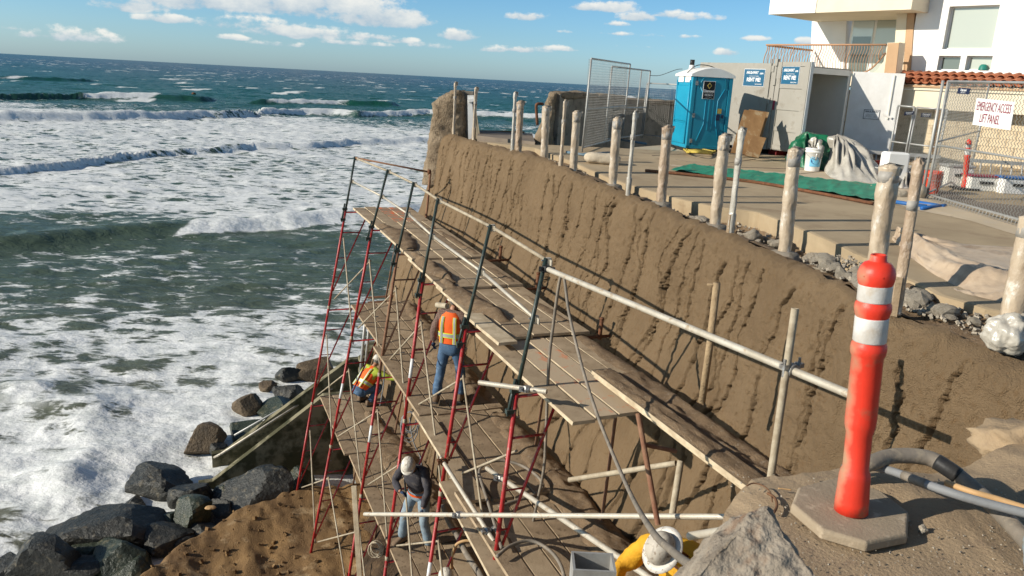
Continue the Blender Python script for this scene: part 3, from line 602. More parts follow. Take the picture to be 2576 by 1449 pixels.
def make_frame(i, k):
    zt0 = LP[i][1].z-TIERS[k]+(-.02 if k else 0); zb = LP[i][1].z-TIERS[k+1]+.02
    if k == 2: zb = max(min(zb, -9.6), -10.45)
    A = legpt(i, zt0); B = legpt(i, zb); up = (A-B).normalized(); L = (A-B).length
    root = empty('scaffold_section', f'red ladder-sided scaffold section, {ORD[i]} from the far end, {tier_name[k]} tier' if i else f'farthest red ladder-sided scaffold section, over the water, {tier_name[k]} tier', 'scaffold', tuple(B), 0, 'red scaffold frames')
    red = MT['rustred'] if (i == 2 and k == 0) else MT['red']
    W_ = 1.42
    def at(t, w): return A-up*(L*t)+SW*w
    MB().tube([A, B], .029, 12).build('leg', red, root, True)
    inner = MB(); inner.tube([at(0, W_)+Vector((0, 0, .0)), at(1, W_)], .022, 8); inner.build('leg', MT['rustred'], root, True)
    MB().tube([at(.025, .02), at(.025, W_-.02)], .021, 8).build('top_bar', red, root, True)
    d0, d1 = at(.03, .58), at(.845, .026)
    MB().tube([d0, d1], .019, 8).build('brace', red, root, True)
    for t in (.235, .50, .70):
        x = .58*(1-(t-.03)/(.815)); MB().tube([at(t, .02), at(t, x)], .0165 if t < .3 else .012, 7).build('rung', red, root, True)
    for t in (.13, .62):
        q = at(t, 0); MB().tube([q, q+SW*.075], .006, 6).build('lock_pin', MT['steel'], root)
    if (i, k) in ((3, 0), (1, 1), (2, 1), (4, 1), (3, 2), (5, 1)):
        t0 = .56 if k == 0 else .42
        MB().tube([at(t0, 0), at(t0+.14, 0)], .0298, 12).build('sticker', MT['sticker'], root, True)
    if k == 0:
        pass
    else:
        MB().lathe([(.034, -.05), (.034, .05)], tuple(A), 10).build('collar', MT['brace'], root, True)
    return root
FR = {}
for i in range(6):
    for k in range(3): FR[i, k] = make_frame(i, k)
# guard posts and rails
for i in range(6):
    T, M_, B = LP[i]; M2 = M_+(M_-T).normalized()*.30
    r = empty('guard_post', f'dark green guard post {"at the far end over the water" if i == 0 else ORD[i]+" from the far end"} of the upper walkway', 'guard post', tuple(M_), 0, 'dark green guard posts')
    MB().tube([T+(T-M_).normalized()*.03, M_+(M_-T).normalized()*.06], .026, 12).build('post', MT['green'], r, True)
    side = (-SW*.052)
    MB().tube([M_+side+(T-M_).normalized()*.16, M2+side], .02, 10).build('sleeve', MT['green'], r, True)
    for q in (M_+(T-M_).normalized()*.02, M2+(T-M_).normalized()*.06): MB().bar(q-SW*.085, q+SW*.035, .07, .055, up=(0, 0, 1)).build('clip', MT['green'], r)
    mid = T.lerp(M_, .44)
    for q in (T, mid):
        bk = MB().box(q+SW*.045+Vector((0, 0, -.02)), (.05, .05, .10), rz=.4).build('rail_bracket', MT['galv'], r); bo = MB().tube([q-SW*.05, q+SW*.08], .009, 6).build('bolt', MT['steel'], bk, local=False); bo.data.transform(Matrix.Translation(-r.location))
def guard_rail(i, mid):
    def pt(j): T, M_, B = LP[j]; return (T.lerp(M_, .44) if mid else T)+SW*.05+Vector((0, 0, -.02))
    a, b = pt(i), pt(i+1)
    r = empty('guard_rail', f'{"middle" if mid else "top"} guard rail pipe between the {ORD[i]} and {ORD[i+1]} green posts from the far end', 'guard rail', tuple((a+b)/2), 0, 'pale guard rail pipes')
    d = (b-a).normalized(); MB().tube([a+d*.06, b-d*.06], .0235, 12).build('rail', MT['galv'] if mid else MT['brace'], r, True)
    for q in (a, b): MB().bar(q-d*.09, q+d*.09, .012, .07).build('flat_end', MT['galv'], r)
for i in range(5): guard_rail(i, False)
for i in range(5): guard_rail(i, True)
# end bar from the far post to the wall
a = LP[0][0]; b = GY(1080, 433, 19.6)
r = empty('end_rail', 'thin rusty end rail from the far green post to the wall end', 'guard rail', tuple(a))
MB().tube([a, b], .022, 10).build('rail', MT['rustred'], r, True); MB().lathe([(.04, -.06), (.05, 0), (.04, .06)], tuple(b), 8).build('clamp', MT['rust'], r, True)
r = tag(MB().tube(wire([GY(1082, 438, 19.5), GY(1075, 520, 19.4), GY(1060, 630, 19.2), GY(1050, 668, 19.2)], 4), .03, 8).build('rusty_post', MT['rustred'], None, True), 'rusty upright pipe on the far edge of the wall below the end rail', 'pipe')
# cross braces between neighbouring legs
for i in range(5):
    for k in range(3):
        za0, zb0 = LP[i][1].z-TIERS[k], LP[i+1][1].z-TIERS[k]
        f0, f1 = .30, .80
        Hh = TIERS[1]
        a = legpt(i, za0-Hh*.28); b = legpt(i+1, zb0-Hh*1.06); c = legpt(i+1, zb0-Hh*.30); d = legpt(i, za0-Hh*.92)
        if k == 2: b = legpt(i+1, max(zb0-Hh*.95, -10.2)); d = legpt(i, max(za0-Hh*.9, -10.2))
        off = SW*.06
        r = empty('cross_brace', f'crossed pale braces, {ORD[i]} to {ORD[i+1]} red leg from the far end, {tier_name[k]} tier', 'cross brace', tuple((a+b)/2), 0, 'cross braces of the scaffold')
        MB().tube([a+off, b+off], .0165, 8).build('brace_rod', MT['brace'], r, True)
        MB().tube([c+off*1.7, d+off*1.7], .0165, 8).build('brace_rod', MT['brace'], r, True)
        MB().tube([((a+b)/2)+off*.6, ((a+b)/2)+off*2.2], .012, 6).build('pivot_bolt', MT['steel'], r)
# planks
def plank_mesh(L, wd=.282, th=.042, seed=0):
    r_ = random.Random(seed); mb = MB(); n = 6
    vs = []
    for k in range(n+1):
        x = -L/2+L*k/n; b = r_.uniform(-.004, .004)
        vs += [(-wd/2+r_.uniform(-.004, .004), x, -th/2+b), (wd/2+r_.uniform(-.004, .004), x, -th/2+b), (wd/2-.006, x, th/2+b), (-wd/2+.006, x, th/2+b)]
    fs = [(0, 1, 2, 3), tuple(n*4+q for q in (3, 2, 1, 0))]
    fi = [1, 1]
    for k in range(n):
        for j in range(4):
            fs.append((k*4+j, k*4+4+j, k*4+4+(j+1) % 4, k*4+(j+1) % 4)); fi.append(0 if j == 2 else 1)
    mb.add(vs, fs); mb.m = fi; return mb
_pm = {}
def plank(parent, a, b, top='plank', edge='planke', seed=0, wd=.282, th=.042, roll=0.0, name='plank'):
    a = Vector(a); b = Vector(b); L = (b-a).length; key = (round(L, 1), top, edge, seed % 5, wd, th)
    if key not in _pm:
        o = plank_mesh(round(L, 1), wd, th, seed).build(name, [MT[top], MT[edge]]); _pm[key] = o.data
    else: o = link(bpy.data.objects.new(name, _pm[key]))
    d = (b-a).normalized(); x = d.cross(Vector((0, 0, 1))).normalized(); u = x.cross(d)
    R = Matrix((x, d, u)).transposed().to_4x4() @ Matrix.Rotation(roll, 4, 'Y')
    M_ = Matrix.Translation((a+b)/2-(parent.location if parent else Vector((0, 0, 0)))) @ R
    o.matrix_world = M_
    if parent: o.parent = parent; o.matrix_parent_inverse = Matrix.Identity(4); o.matrix_basis = M_
    return o
def walkway(label, bays, tops, w0, n=5):
    s_, z_ = bays[0][0], bays[0][2]; root = empty('plank_walkway', label, 'walkway', tuple(S(bays[0][0], 0, z_))); sd = 0
    for bi, (s0, s1, za, zb, ww) in enumerate(bays):
        for j in range(n):
            sd += 1; jr = random.Random(sd*7+len(label))
            w = (ww if ww is not None else w0)+.145+j*.298
            e0 = jr.uniform(-.06, .06); e1 = jr.uniform(-.05, .05)
            tp = tops[(bi*3+j) % len(tops)]
            if 'upper' in label and (bi == 0 and j in (2, 3)): tp = 'planko'
            if 'upper' in label and bi == 4 and j in (1, 2): tp = 'planko2'
            plank(root, S(s0+e0, w+jr.uniform(-.008, .008), za+jr.uniform(-.006, .006)), S(s1+e1, w+jr.uniform(-.008, .008), zb+jr.uniform(-.006, .006)), tp, 'planke' if 'upper' in label else 'plank', sd)
    return root
UP = walkway('upper plank walkway along the wall with guard posts and lumps of mud', [(-.15, 2.2, -3.34, -3.36, -.02), (2.0, 5.6, -3.32, -3.38, -.02), (5.25, 7.55, -3.42, -3.44, -.03), (7.2, 10.05, -3.49, -3.51, -.02), (9.6, 12.75, -3.57, -3.58, -.14)], ['plank', 'plank', 'plankd', 'plank'], 0)
MID = walkway('middle plank walkway where the worker in the orange vest stands', [(1.6, 5.0, -5.36, -5.38, -.42), (4.6, 8.2, -5.40, -5.42, -.55), (7.9, 11.0, -5.44, -5.46, -.60), (10.6, 13.9, -5.5, -5.52, -.72), (13.6, 16.8, -5.54, -5.56, -.85)], ['plankd', 'plankd', 'plank', 'plankd'], -.6)
LOW = walkway('lower plank walkway where the worker in the grey sweatshirt stands', [(.9, 4.2, -7.94, -7.96, -1.05), (3.9, 7.0, -7.98, -8.0, -.95), (6.7, 10.2, -8.02, -8.04, -.92), (9.9, 13.2, -8.06, -8.08, -.95)], ['plankd', 'plank', 'plankd', 'plankd'], -1.0)
def loose(label, a, b, top, edge, seed, **k):
    o = plank(None, a, b, top, edge, seed, **k); o.name = 'loose_plank'; return tag(o, label, 'plank')
# two stacked scaffold boards running towards the mound, thick with mud
a = G(1485, 944, -3.46); b = G(1848, 1222, -3.46); d = (b-a).normalized(); b = b+d*1.6; nx = Vector((-d.y, d.x, 0))*-1
loose('upper of two stacked muddy boards running from the walkway to the foreground mound', a+nx*-.15+Vector((0, 0, .046)), b+nx*-.15+Vector((0, 0, .046)), 'plankd', 'planke', 91)
loose('lower of two stacked muddy boards running from the walkway to the foreground mound', a+nx*-.15+d*.03-nx*.03, b+nx*-.15+d*.03-nx*.03, 'plankd', 'planke', 92)
STK = (a, b, d, nx)
p = G(1195, 818, -3.46); q = G(1262, 860, -3.46)
loose('short pale plank end jutting from the outer edge of the upper walkway', p+SW*.14-SU*.5, S(to_s(q)[0]+.1, to_s(p)[1]+.16, -3.455), 'planke', 'planke', 93)
a2 = G(1058, 1062, -5.40); b2 = G(1165, 1240, -5.40); dd = (b2-a2).normalized()
loose('grey loose plank over the helmet of the worker in the grey sweatshirt', a2+SW*.12, a2+SW*.12+dd*2.6, 'plank', 'planke', 94)
a3 = G(1130, 1212, -5.62); b3 = G(1262, 1449, -5.62); dd = (b3-a3).normalized()
loose('broad grey plank lying low beside the middle walkway at the bottom of the frame', a3, a3+dd*3.0, 'plank', 'planke', 95, wd=.30)
p = GY(891, 1222, 12.6); q = GY(905, 1449, 12.3); q = q+(q-p)*.5
o = MB().bar(p, q, .09, .04, up=(0, 1, 0)).build('upright_board', MT['planke'], None, False, bevel=.004); tag(o, 'grey two-by-four board standing upright by the soil below the lower walkway', 'board')
# mud heaps left on the planks
def mud_strip(label, cs, z, seed, h=.06, name='mud_heap', mat='clump', nx_=90):
    """cs: list of (s, w, halfwidth)"""
    ss = np.array([c[0] for c in cs]); n = max(30, int((ss[-1]-ss[0])*26)); k = 15
    t = np.linspace(ss[0], ss[-1], n); wc = np.interp(t, ss, [c[1] for c in cs]); hw = np.interp(t, ss, [c[2] for c in cs])
    V_, T = np.meshgrid(np.linspace(-1, 1, k), t, indexing='ij'); hwv = hw*(.65+.7*fbm(t*3, t*0, 3, seed))
    Wd = wc+V_*hwv; prof = np.clip(1-V_**2, 0, 1)*np.clip((T-ss[0])*4, 0, 1)*np.clip((ss[-1]-T)*4, 0, 1)
    Z = z+prof*h*(.35+1.1*fbm(T*6, Wd*7, 4, seed+5))-.012
    X = SA.x+SU.x*T+SW.x*Wd; Y = SA.y+SU.y*T+SW.y*Wd
    o = grid_mesh(name, X, Y, Z, MT[mat]); tag(o, label, 'mud', kind='stuff'); return o
mud_strip('crumbled mud along the outer plank of the upper walkway near the third green post', [(2.2, .12, .08), (3.3, .3, .2), (4.4, .2, .2), (5.0, .12, .06)], -3.31, 3)
mud_strip('dark mud heap on the outer plank between the third and fourth green posts', [(5.0, .10, .07), (5.8, .16, .17), (6.6, .2, .2), (7.3, .25, .05)], -3.385, 5, .09)
mud_strip('dark mud heap on the outer plank between the fourth and fifth green posts', [(6.9, .12, .08), (7.8, .2, .2), (8.8, .32, .24), (9.4, .4, .06)], -3.465, 7, .11)
for (s0, s1, z, sd) in ((1.5, 5.4, -3.34, 12), (5.5, 7.5, -3.42, 13), (7.4, 9.9, -3.49, 14), (9.9, 12.0, -3.55, 15)):
    mud_strip(f'crumbs of mud along the wall side of the upper walkway bay {("beside the far wall end", "below the third green post shadow", "in the middle of the walkway", "nearest the camera")[sd-12]}', [(s0, 1.32, .08), (s0*.5+s1*.5, 1.28, .14), (s1, 1.34, .06)], z, sd, .035)
def mud_on_stack():
    a, b, d, nx = STK; n, k = 110, 13; t = np.linspace(.05, (b-a).length, n); V_, T = np.meshgrid(np.linspace(-1, 1, k), t, indexing='ij')
    X = a.x+d.x*T-nx.x*(.17+V_*.135); Y = a.y+d.y*T-nx.y*(.17+V_*.135); Z = a.z+.058+np.clip(1-V_**4, 0, 1)*.06*fbm(T*5, V_*2.5, 4, 9)
    tag(grid_mesh('mud_heap', X, Y, Z, MT['clump']), 'thick dark mud caked on the two stacked boards', 'mud', kind='stuff')
    V_, T = np.meshgrid(np.linspace(-1, 1, 15), t, indexing='ij')
    X = a.x+d.x*T-nx.x*(.52+V_*.24); Y = a.y+d.y*T-nx.y*(.52+V_*.24); Z = a.z-.05+np.clip(1-V_**4, 0, 1)*.12*fbm(T*4, V_*2.2, 4, 19)
    tag(grid_mesh('mud_heap', X, Y, Z, MT['clump']), 'dark mud bank between the stacked boards and the wall', 'mud', kind='stuff')
mud_on_stack()
for (cs, z, sd, lb) in (([(1.8, .9, .1), (4, .8, .3), (6, .7, .3), (8, .55, .25)], -5.37, 31, 'dark mud spilled along the wall side of the middle walkway behind the worker in jeans'),
                        ([(8.2, .7, .15), (9.5, .75, .28), (11, .75, .28), (13, .7, .3), (14.3, .7, .2)], -5.46, 33, 'dark mud heaped along the wall side of the middle walkway near the bottom of the frame'),
                        ([(2, -.1, .1), (4, 0, .35), (6, .05, .35), (8, .2, .3)], -7.95, 35, 'dark mud on the inner planks of the lower walkway')):
    mud_strip(lb, cs, z, sd, .13)
# bearer ends, wall pins
for j, (s, z) in enumerate(((5.55, -3.40), (7.5, -3.47), (10.0, -3.55))):
    w = float(WALLW(s, z)); o = MB().tube([S(s, 1.2, z-.06), S(s, w+.05, z-.06)], .024, 8).tube([S(s, w-.22, z-.1), S(s-.01, w-.20, z+.2)], .03, 8).lathe([(.036, 0), (.036, .03)], tuple(S(s-.01, w-.2, z+.2)), 8).build('wall_pin', MT['rust'], None, True)
    tag(o, f'stubby rusty pin at the wall side of the upper walkway, {("farthest", "middle", "nearest")[j]} of three', 'pin', 'rusty wall pins')
# stiff pipe standing on the wall face, with its concrete crust
a = GY(1803, 712, 7.35); b = GY(1765, 1012, 7.25); o = MB().tube([a, a.lerp(b, .5)+SW*.01, b], .035, 10).tube([a+Vector((-.09, 0, -.02)), a+Vector((.02, 0, -.02))], .012, 6).build('crusted_pipe', MT['crust'], None, True)
tag(o, 'muddy upright pipe standing against the wall face above the stacked boards', 'pipe')
# tube-and-clamp pipes
def clamp(parent, c, ax=(0, 0, 1), s=1.0, mat='steel'):
    c = Vector(c); mb = MB(); ax = Vector(ax).normalized()
    q = ax.to_track_quat('Z', 'Y').to_matrix()
    mb.lathe([(.046*s, -.032*s), (.052*s, 0), (.046*s, .032*s)], tuple(c), 10, q)
    for k in (-1, 1):
        e = q @ Vector((k*.065*s, .03*s, 0)); mb.tube([c+e-(q @ Vector((0, .07*s, 0))), c+e+(q @ Vector((0, .05*s, 0)))], .010*s, 6); mb.box(c+e, (.04*s, .03*s, .05*s), mat=q)
    return mb.build('clamp', MT[mat], parent)
def pipe(label, a, b, r=.026, mat='galv', clamps=(), name='scaffold_pipe', group=None, cat='pipe', hollow=True):
    a = Vector(a); b = Vector(b); root = empty(name, label, cat, tuple((a+b)/2), 0, group)
    MB().tube([a, b], r, 14, caps=not hollow).build('tube', MT[mat], root, True)
    d = (b-a).normalized()
    if hollow:
        for e in (a, b):
            dd = -1 if e == a else 1; q = (d*dd).to_track_quat('Z', 'Y').to_matrix(); MB().lathe([(r*1.0, -.002), (r*1.02, .001), (r*.8, .001), (r*.8, -.10)], tuple(e), 14, q).build('pipe_mouth', [MT[mat]], root, True)
    for t, m, ax in clamps: clamp(root, a.lerp(b, t), ax if ax else d, r/.026*.95, m)
    return root
PF = LP[5][0]
a = PF+Vector((.02, -.05, -.09)); b = GY(2140, 985, 5.15)
CL = GY(1990, 931, 5.62)
b = a+(CL-a)*1.14
pipe('long pale guard pipe sloping from the nearest green post to behind the orange delineator', a, b, .031, 'galv', [(.0, 'black', (0, 0, 1)), (.877, 'steel', None)])
pt = GY(2000, 776, 5.66); pb_ = GY(1940, 1190, 5.5); pb_ = pb_+(pb_-pt)*.8
pipe('upright muddy pipe standing between the wall and the foreground mound, clamped to the guard pipe', pt, pb_, .029, 'brace')
fz = legpt(5, -5.15)
a = GY(918, 1293, 9.6); b = GY(1850, 1300, 6.2)
b = a+(b-a)*1.2
pipe('long level pale pipe crossing in front of the red legs low in the frame', a, b, .027, 'galv', [(.29, 'steel', (0, .2, 1))])
pipe('pale pipe running down to the right under the level pipe towards the yellow raincoat', GY(1225, 1178, 10.2), GY(1600, 1430, 7.0)+(GY(1600, 1430, 7.0)-GY(1225, 1178, 10.2))*.3, .033, 'galv', [(.10, 'steel', (0, .2, 1))])
pipe('pale pipe with an open rusty end slanting down between two red legs', GY(1108, 1150, 10.3), GY(1243, 1362, 8.7), .03, 'galv', [(.06, 'rust', None), (.9, 'steel', None)])
pipe('short stub pipe clamped level across the sixth red leg under the upper walkway', GY(1205, 962, 8.7), GY(1375, 985, 8.35), .03, 'galv', [(.72, 'steel', (0, .2, 1))])
pipe('open-ended grey pipe stub sticking out of the mound beside the yellow raincoat', GY(1736, 1348, 4.1), GY(1870, 1328, 3.6), .024, 'galv')
pipe('short muddy pipe stub beside the helmet of the worker in the orange vest', GY(1100, 767, 12.2), GY(1125, 770, 12.0), .045, 'brace')
pipe('pale muddy tie pipe along the wall under the upper walkway, nearest the camera', GY(1432, 1207, 8.3), GY(1700, 1165, 7.6), .03, 'brace')
pipe('muddy upright under the upper walkway at the near end of the tie pipe', GY(1712, 1160, 7.5), GY(1690, 1300, 7.2), .035, 'brace')
pipe('rusty red inner leg standing under the stacked boards', GY(1605, 1040, 6.9), GY(1655, 1320, 6.4), .025, 'rustred')
pipe('rusty red cross bar reaching from the inner leg under the stacked boards', GY(1618, 1118, 6.8), GY(1700, 1135, 6.9), .02, 'rustred')
# ================================================================== OBJECTS ON THE TERRACE
MT['wrap'] = pmat('dusty_plastic_wrap', (0.50, 0.41, 0.30), (0.36, 0.275, 0.19), 5, 0.30, 0.5, 16, c3=(0.62, 0.57, 0.50), c3scale=9, spec=0.6, stretch=(1, 1, .5), bdist=0.03)
MT['wrapb'] = pmat('brown_plastic_wrap', (0.42, 0.32, 0.22), (0.29, 0.20, 0.13), 5, 0.4, 0.9, 14, c3=(0.52, 0.45, 0.37), c3scale=8, spec=0.6, stretch=(1, 1, .5), bdist=0.03)
MT['clear'] = pmat('crumpled_clear_plastic', (0.50, 0.465, 0.40), (0.34, 0.31, 0.26), 3, 0.25, 0.5, 9, spec=0.7, bdist=0.03)
MT['tape'] = pmat('silver_duct_tape', (0.36, 0.335, 0.30), (0.27, 0.25, 0.22), 8, 0.5, 0.3, 30)
MT['blue'] = pmat('cyan_plastic', (0.010, 0.30, 0.46), (0.008, 0.25, 0.40), 2, 0.42, 0.05, 20, spec=0.5)
MT['blued'] = pmat('cyan_plastic_door', (0.010, 0.25, 0.37), (0.008, 0.21, 0.32), 2, 0.42, 0.05, 20, spec=0.5)
MT['cont'] = pmat('grey_container_paint', (0.345, 0.325, 0.285), (0.30, 0.28, 0.24), 1.5, 0.65, 0.08, 30, c3=(0.26, 0.235, 0.195), c3scale=3)
MT['contin'] = pmat('white_container_lining', (0.80, 0.78, 0.71), (0.74, 0.72, 0.65), 1.5, 0.7, 0.05, 30)
MT['sign'] = pmat('blue_sign', (0.020, 0.115, 0.21), (0.017, 0.10, 0.18), 3, 0.5, 0)
MT['navy'] = pmat('navy_sign', (0.014, 0.022, 0.055), (0.012, 0.018, 0.045), 3, 0.5, 0)
MT['blk'] = pmat('black_print', (0.008, 0.008, 0.009), (0.01, 0.01, 0.011), 3, 0.5, 0)
MT['txt'] = pmat('white_lettering', (0.8, 0.8, 0.8), (0.76, 0.76, 0.76), 3, 0.5, 0)
MT['txtr'] = pmat('maroon_lettering', (0.27, 0.022, 0.052), (0.22, 0.02, 0.045), 3, 0.5, 0)
MT['gold'] = pmat('gold_print', (0.45, 0.33, 0.08), (0.4, 0.29, 0.07), 3, 0.5, 0)
MT['ply'] = pmat('weathered_plywood', (0.36, 0.20, 0.085), (0.24, 0.125, 0.05), 3, 0.75, 0.2, 20, c3=(0.42, 0.30, 0.17), c3scale=6, stretch=(1, 1, .3))
MT['greent'] = pmat('green_tarp', (0.012, 0.155, 0.068), (0.008, 0.10, 0.045), 3, 0.4, 0.7, 10, spec=0.6, bdist=.03)
MT['greenm'] = pmat('green_mesh_mat', (0.028, 0.27, 0.165), (0.022, 0.19, 0.115), 3, 0.7, 0.4, 20, c3=(0.10, 0.20, 0.12), c3scale=5)
MT['orange'] = pmat('orange_plastic', (0.75, 0.065, 0.018), (0.66, 0.05, 0.016), 3, 0.45, 0.05, 30, spec=0.4)
MT['delin'] = pmat('dusty_orange_red_plastic', (0.74, 0.042, 0.020), (0.62, 0.040, 0.020), 4, 0.45, 0.08, 40, c3=(0.42, 0.10, 0.055), c3scale=5, spec=0.4)
def dust_sides():
    m = MT['delin']; nt = m.node_tree; N = nt.nodes; L = nt.links; b = N['Principled BSDF']; src = b.inputs['Base Color'].links[0].from_socket
    tc = N.new('ShaderNodeTexCoord'); sp = N.new('ShaderNodeSeparateXYZ'); L.new(tc.outputs['Normal'], sp.inputs[0]); ns = N.new('ShaderNodeTexNoise'); ns.inputs['Scale'].default_value = 9; ns.inputs['Detail'].default_value = 6; L.new(tc.outputs['Object'], ns.inputs['Vector'])
    a = N.new('ShaderNodeMath'); a.operation = 'ABSOLUTE'; ad = N.new('ShaderNodeMath'); ad.operation = 'SUBTRACT'; ad.inputs[1].default_value = -.10; L.new(sp.outputs[0], a.inputs[0]); L.new(a.outputs[0], ad.inputs[0])
    s2 = N.new('ShaderNodeMath'); s2.operation = 'MULTIPLY_ADD'; L.new(ns.outputs[0], s2.inputs[0]); s2.inputs[1].default_value = .9; L.new(ad.outputs[0], s2.inputs[2])
    r = N.new('ShaderNodeMapRange'); L.new(s2.outputs[0], r.inputs[0]); r.inputs[1].default_value = 1.28; r.inputs[2].default_value = 1.62; r.inputs[4].default_value = .85
    x = N.new('ShaderNodeMix'); x.data_type = 'RGBA'; L.new(r.outputs[0], x.inputs['Factor']); L.new(src, x.inputs['A']); x.inputs['B'].default_value = (.34, .25, .15, 1); L.new(x.outputs[2], b.inputs['Base Color'])
dust_sides()
MT['refl'] = pmat('white_reflective_sleeve', (0.60, 0.585, 0.56), (0.46, 0.43, 0.385), 9, 0.35, 0.15, 130, c3=(0.46, 0.40, 0.33), c3scale=6)
MT['rubber'] = pmat('dusty_rubber', (0.335, 0.265, 0.185), (0.28, 0.22, 0.15), 4, 0.88, 0.25, 60, c3=(0.44, 0.355, 0.255), c3scale=14)
MT['stucco'] = pmat('white_stucco', (0.80, 0.78, 0.745), (0.76, 0.74, 0.70), 2, 0.9, 0.15, 60)
MT['cream'] = pmat('cream_stucco', (0.74, 0.65, 0.49), (0.68, 0.59, 0.44), 1.5, 0.9, 0.2, 50)
MT['beige'] = pmat('beige_stucco', (0.50, 0.325, 0.19), (0.44, 0.28, 0.16), 1.5, 0.9, 0.2, 50)
MT['block'] = pmat('cream_block', (0.62, 0.51, 0.35), (0.53, 0.43, 0.29), 2.5, 0.9, 0.3, 50, c3=(0.40, 0.32, 0.215))
MT['tile'] = pmat('terracotta_tile', (0.42, 0.145, 0.068), (0.33, 0.11, 0.052), 3, 0.8, 0.3, 40, c3=(0.30, 0.135, 0.075))
MT['railp'] = pmat('peach_railing', (0.44, 0.25, 0.14), (0.40, 0.22, 0.125), 3, 0.6, 0)
MT['gal2'] = pmat('galvanised_fence', (0.44, 0.44, 0.42), (0.34, 0.33, 0.31), 6, 0.5, 0.1, 40, metal=0.35)
MT['wirem'] = pmat('galvanised_wire', (0.33, 0.32, 0.29), (0.24, 0.23, 0.21), 3, 0.5, 0, metal=0.4)
MT['bpipe'] = pmat('blue_painted_pipe', (0.018, 0.11, 0.36), (0.03, 0.12, 0.30), 5, 0.5, 0.1, 40)
MT['ltblue'] = pmat('faded_blue_pipe', (0.10, 0.18, 0.24), (0.14, 0.18, 0.20), 5, 0.6, 0.1, 40)
MT['yellow'] = pmat('yellow_hose', (0.55, 0.42, 0.08), (0.44, 0.32, 0.06), 6, 0.6, 0.1, 40)
MT['bag'] = pmat('white_sandbag', (0.56, 0.48, 0.365), (0.44, 0.365, 0.265), 6, 0.85, 0.5, 25)
MT['tarp'] = pmat('dusty_tan_tarp', (0.50, 0.395, 0.285), (0.40, 0.30, 0.205), 2.5, 0.5, 0.4, 10, spec=0.45, c3=(0.34, 0.25, 0.17), c3scale=3)
MT['hose'] = pmat('muddy_grey_hose', (0.23, 0.195, 0.155), (0.15, 0.13, 0.105), 6, 0.65, 0.2, 40, c3=(0.30, 0.25, 0.185), c3scale=10)
MT['hoseb'] = pmat('blue_grey_hose', (0.225, 0.23, 0.235), (0.17, 0.175, 0.18), 6, 0.6, 0.15, 50)
MT['tan'] = pmat('tan_hose', (0.50, 0.315, 0.15), (0.42, 0.26, 0.12), 5, 0.6, 0.1, 40)
MT['rope'] = pmat('grey_blue_rope', (0.27, 0.27, 0.27), (0.16, 0.17, 0.18), 30, 0.9, 0.4, 90)
MT['ropew'] = pmat('pale_rope', (0.50, 0.43, 0.32), (0.36, 0.30, 0.21), 30, 0.9, 0.4, 90)
MT['wood'] = pmat('brown_wood_handle', (0.17, 0.085, 0.04), (0.11, 0.055, 0.028), 5, 0.7, 0.1, 40)
MT['rockf'] = pmat('pale_fractured_rock', (0.33, 0.28, 0.22), (0.19, 0.155, 0.118), 7, 0.9, 0.8, 22, c3=(0.20, 0.13, 0.085), c3scale=9, bdist=0.03)
MT['dark'] = pmat('dark_interior', (0.03, 0.028, 0.026), (0.02, 0.02, 0.019), 2, 0.9, 0)
def glass(name, c, rough=0.08):
    m = bpy.data.materials.new(name); m.use_nodes = True; b = m.node_tree.nodes['Principled BSDF']; b.inputs['Base Color'].default_value = (*c, 1); b.inputs['Roughness'].default_value = rough; b.inputs['Specular IOR Level'].default_value = 0.8; b.inputs['Coat Weight'].default_value = 0.3; return m
MT['glass'] = glass('window_glass_with_blind', (0.40, 0.42, 0.36)); MT['glassd'] = glass('dark_window_glass', (0.10, 0.115, 0.10)); MT['glassl'] = glass('pale_window_glass', (0.50, 0.56, 0.55))

def text(s, parent, o, x, up, h, mat, name='lettering', bold=0.0, sx=1.0, align='CENTER', shear=0.0):
    c = bpy.data.curves.new(name, 'FONT'); c.body = s; c.size = 1.0; c.align_x = align; c.align_y = 'CENTER'; c.extrude = 0.0; c.offset = bold; c.shear = shear; c.resolution_u = 3
    t = bpy.data.objects.new(name, c); COL.objects.link(t); bpy.context.view_layer.update()
    me = bpy.data.meshes.new_from_object(t.evaluated_get(bpy.context.evaluated_depsgraph_get())); bpy.data.objects.remove(t); me.materials.append(MT[mat]) if not me.materials else None
    me.materials.clear(); me.materials.append(MT[mat])
    x = Vector(x).normalized(); up = Vector(up); up = (up-x*up.dot(x)).normalized(); n = x.cross(up); h = h/0.72
    Mx = Matrix.Translation(Vector(o)-(parent.location if parent else Vector())) @ Matrix((x, up, n)).transposed().to_4x4() @ Matrix.Diagonal((h*sx, h, h, 1))
    me.transform(Mx); ob = link(bpy.data.objects.new(name, me)); ob.parent = parent; return ob
def rot(az): return Matrix.Rotation(az, 3, 'Z')
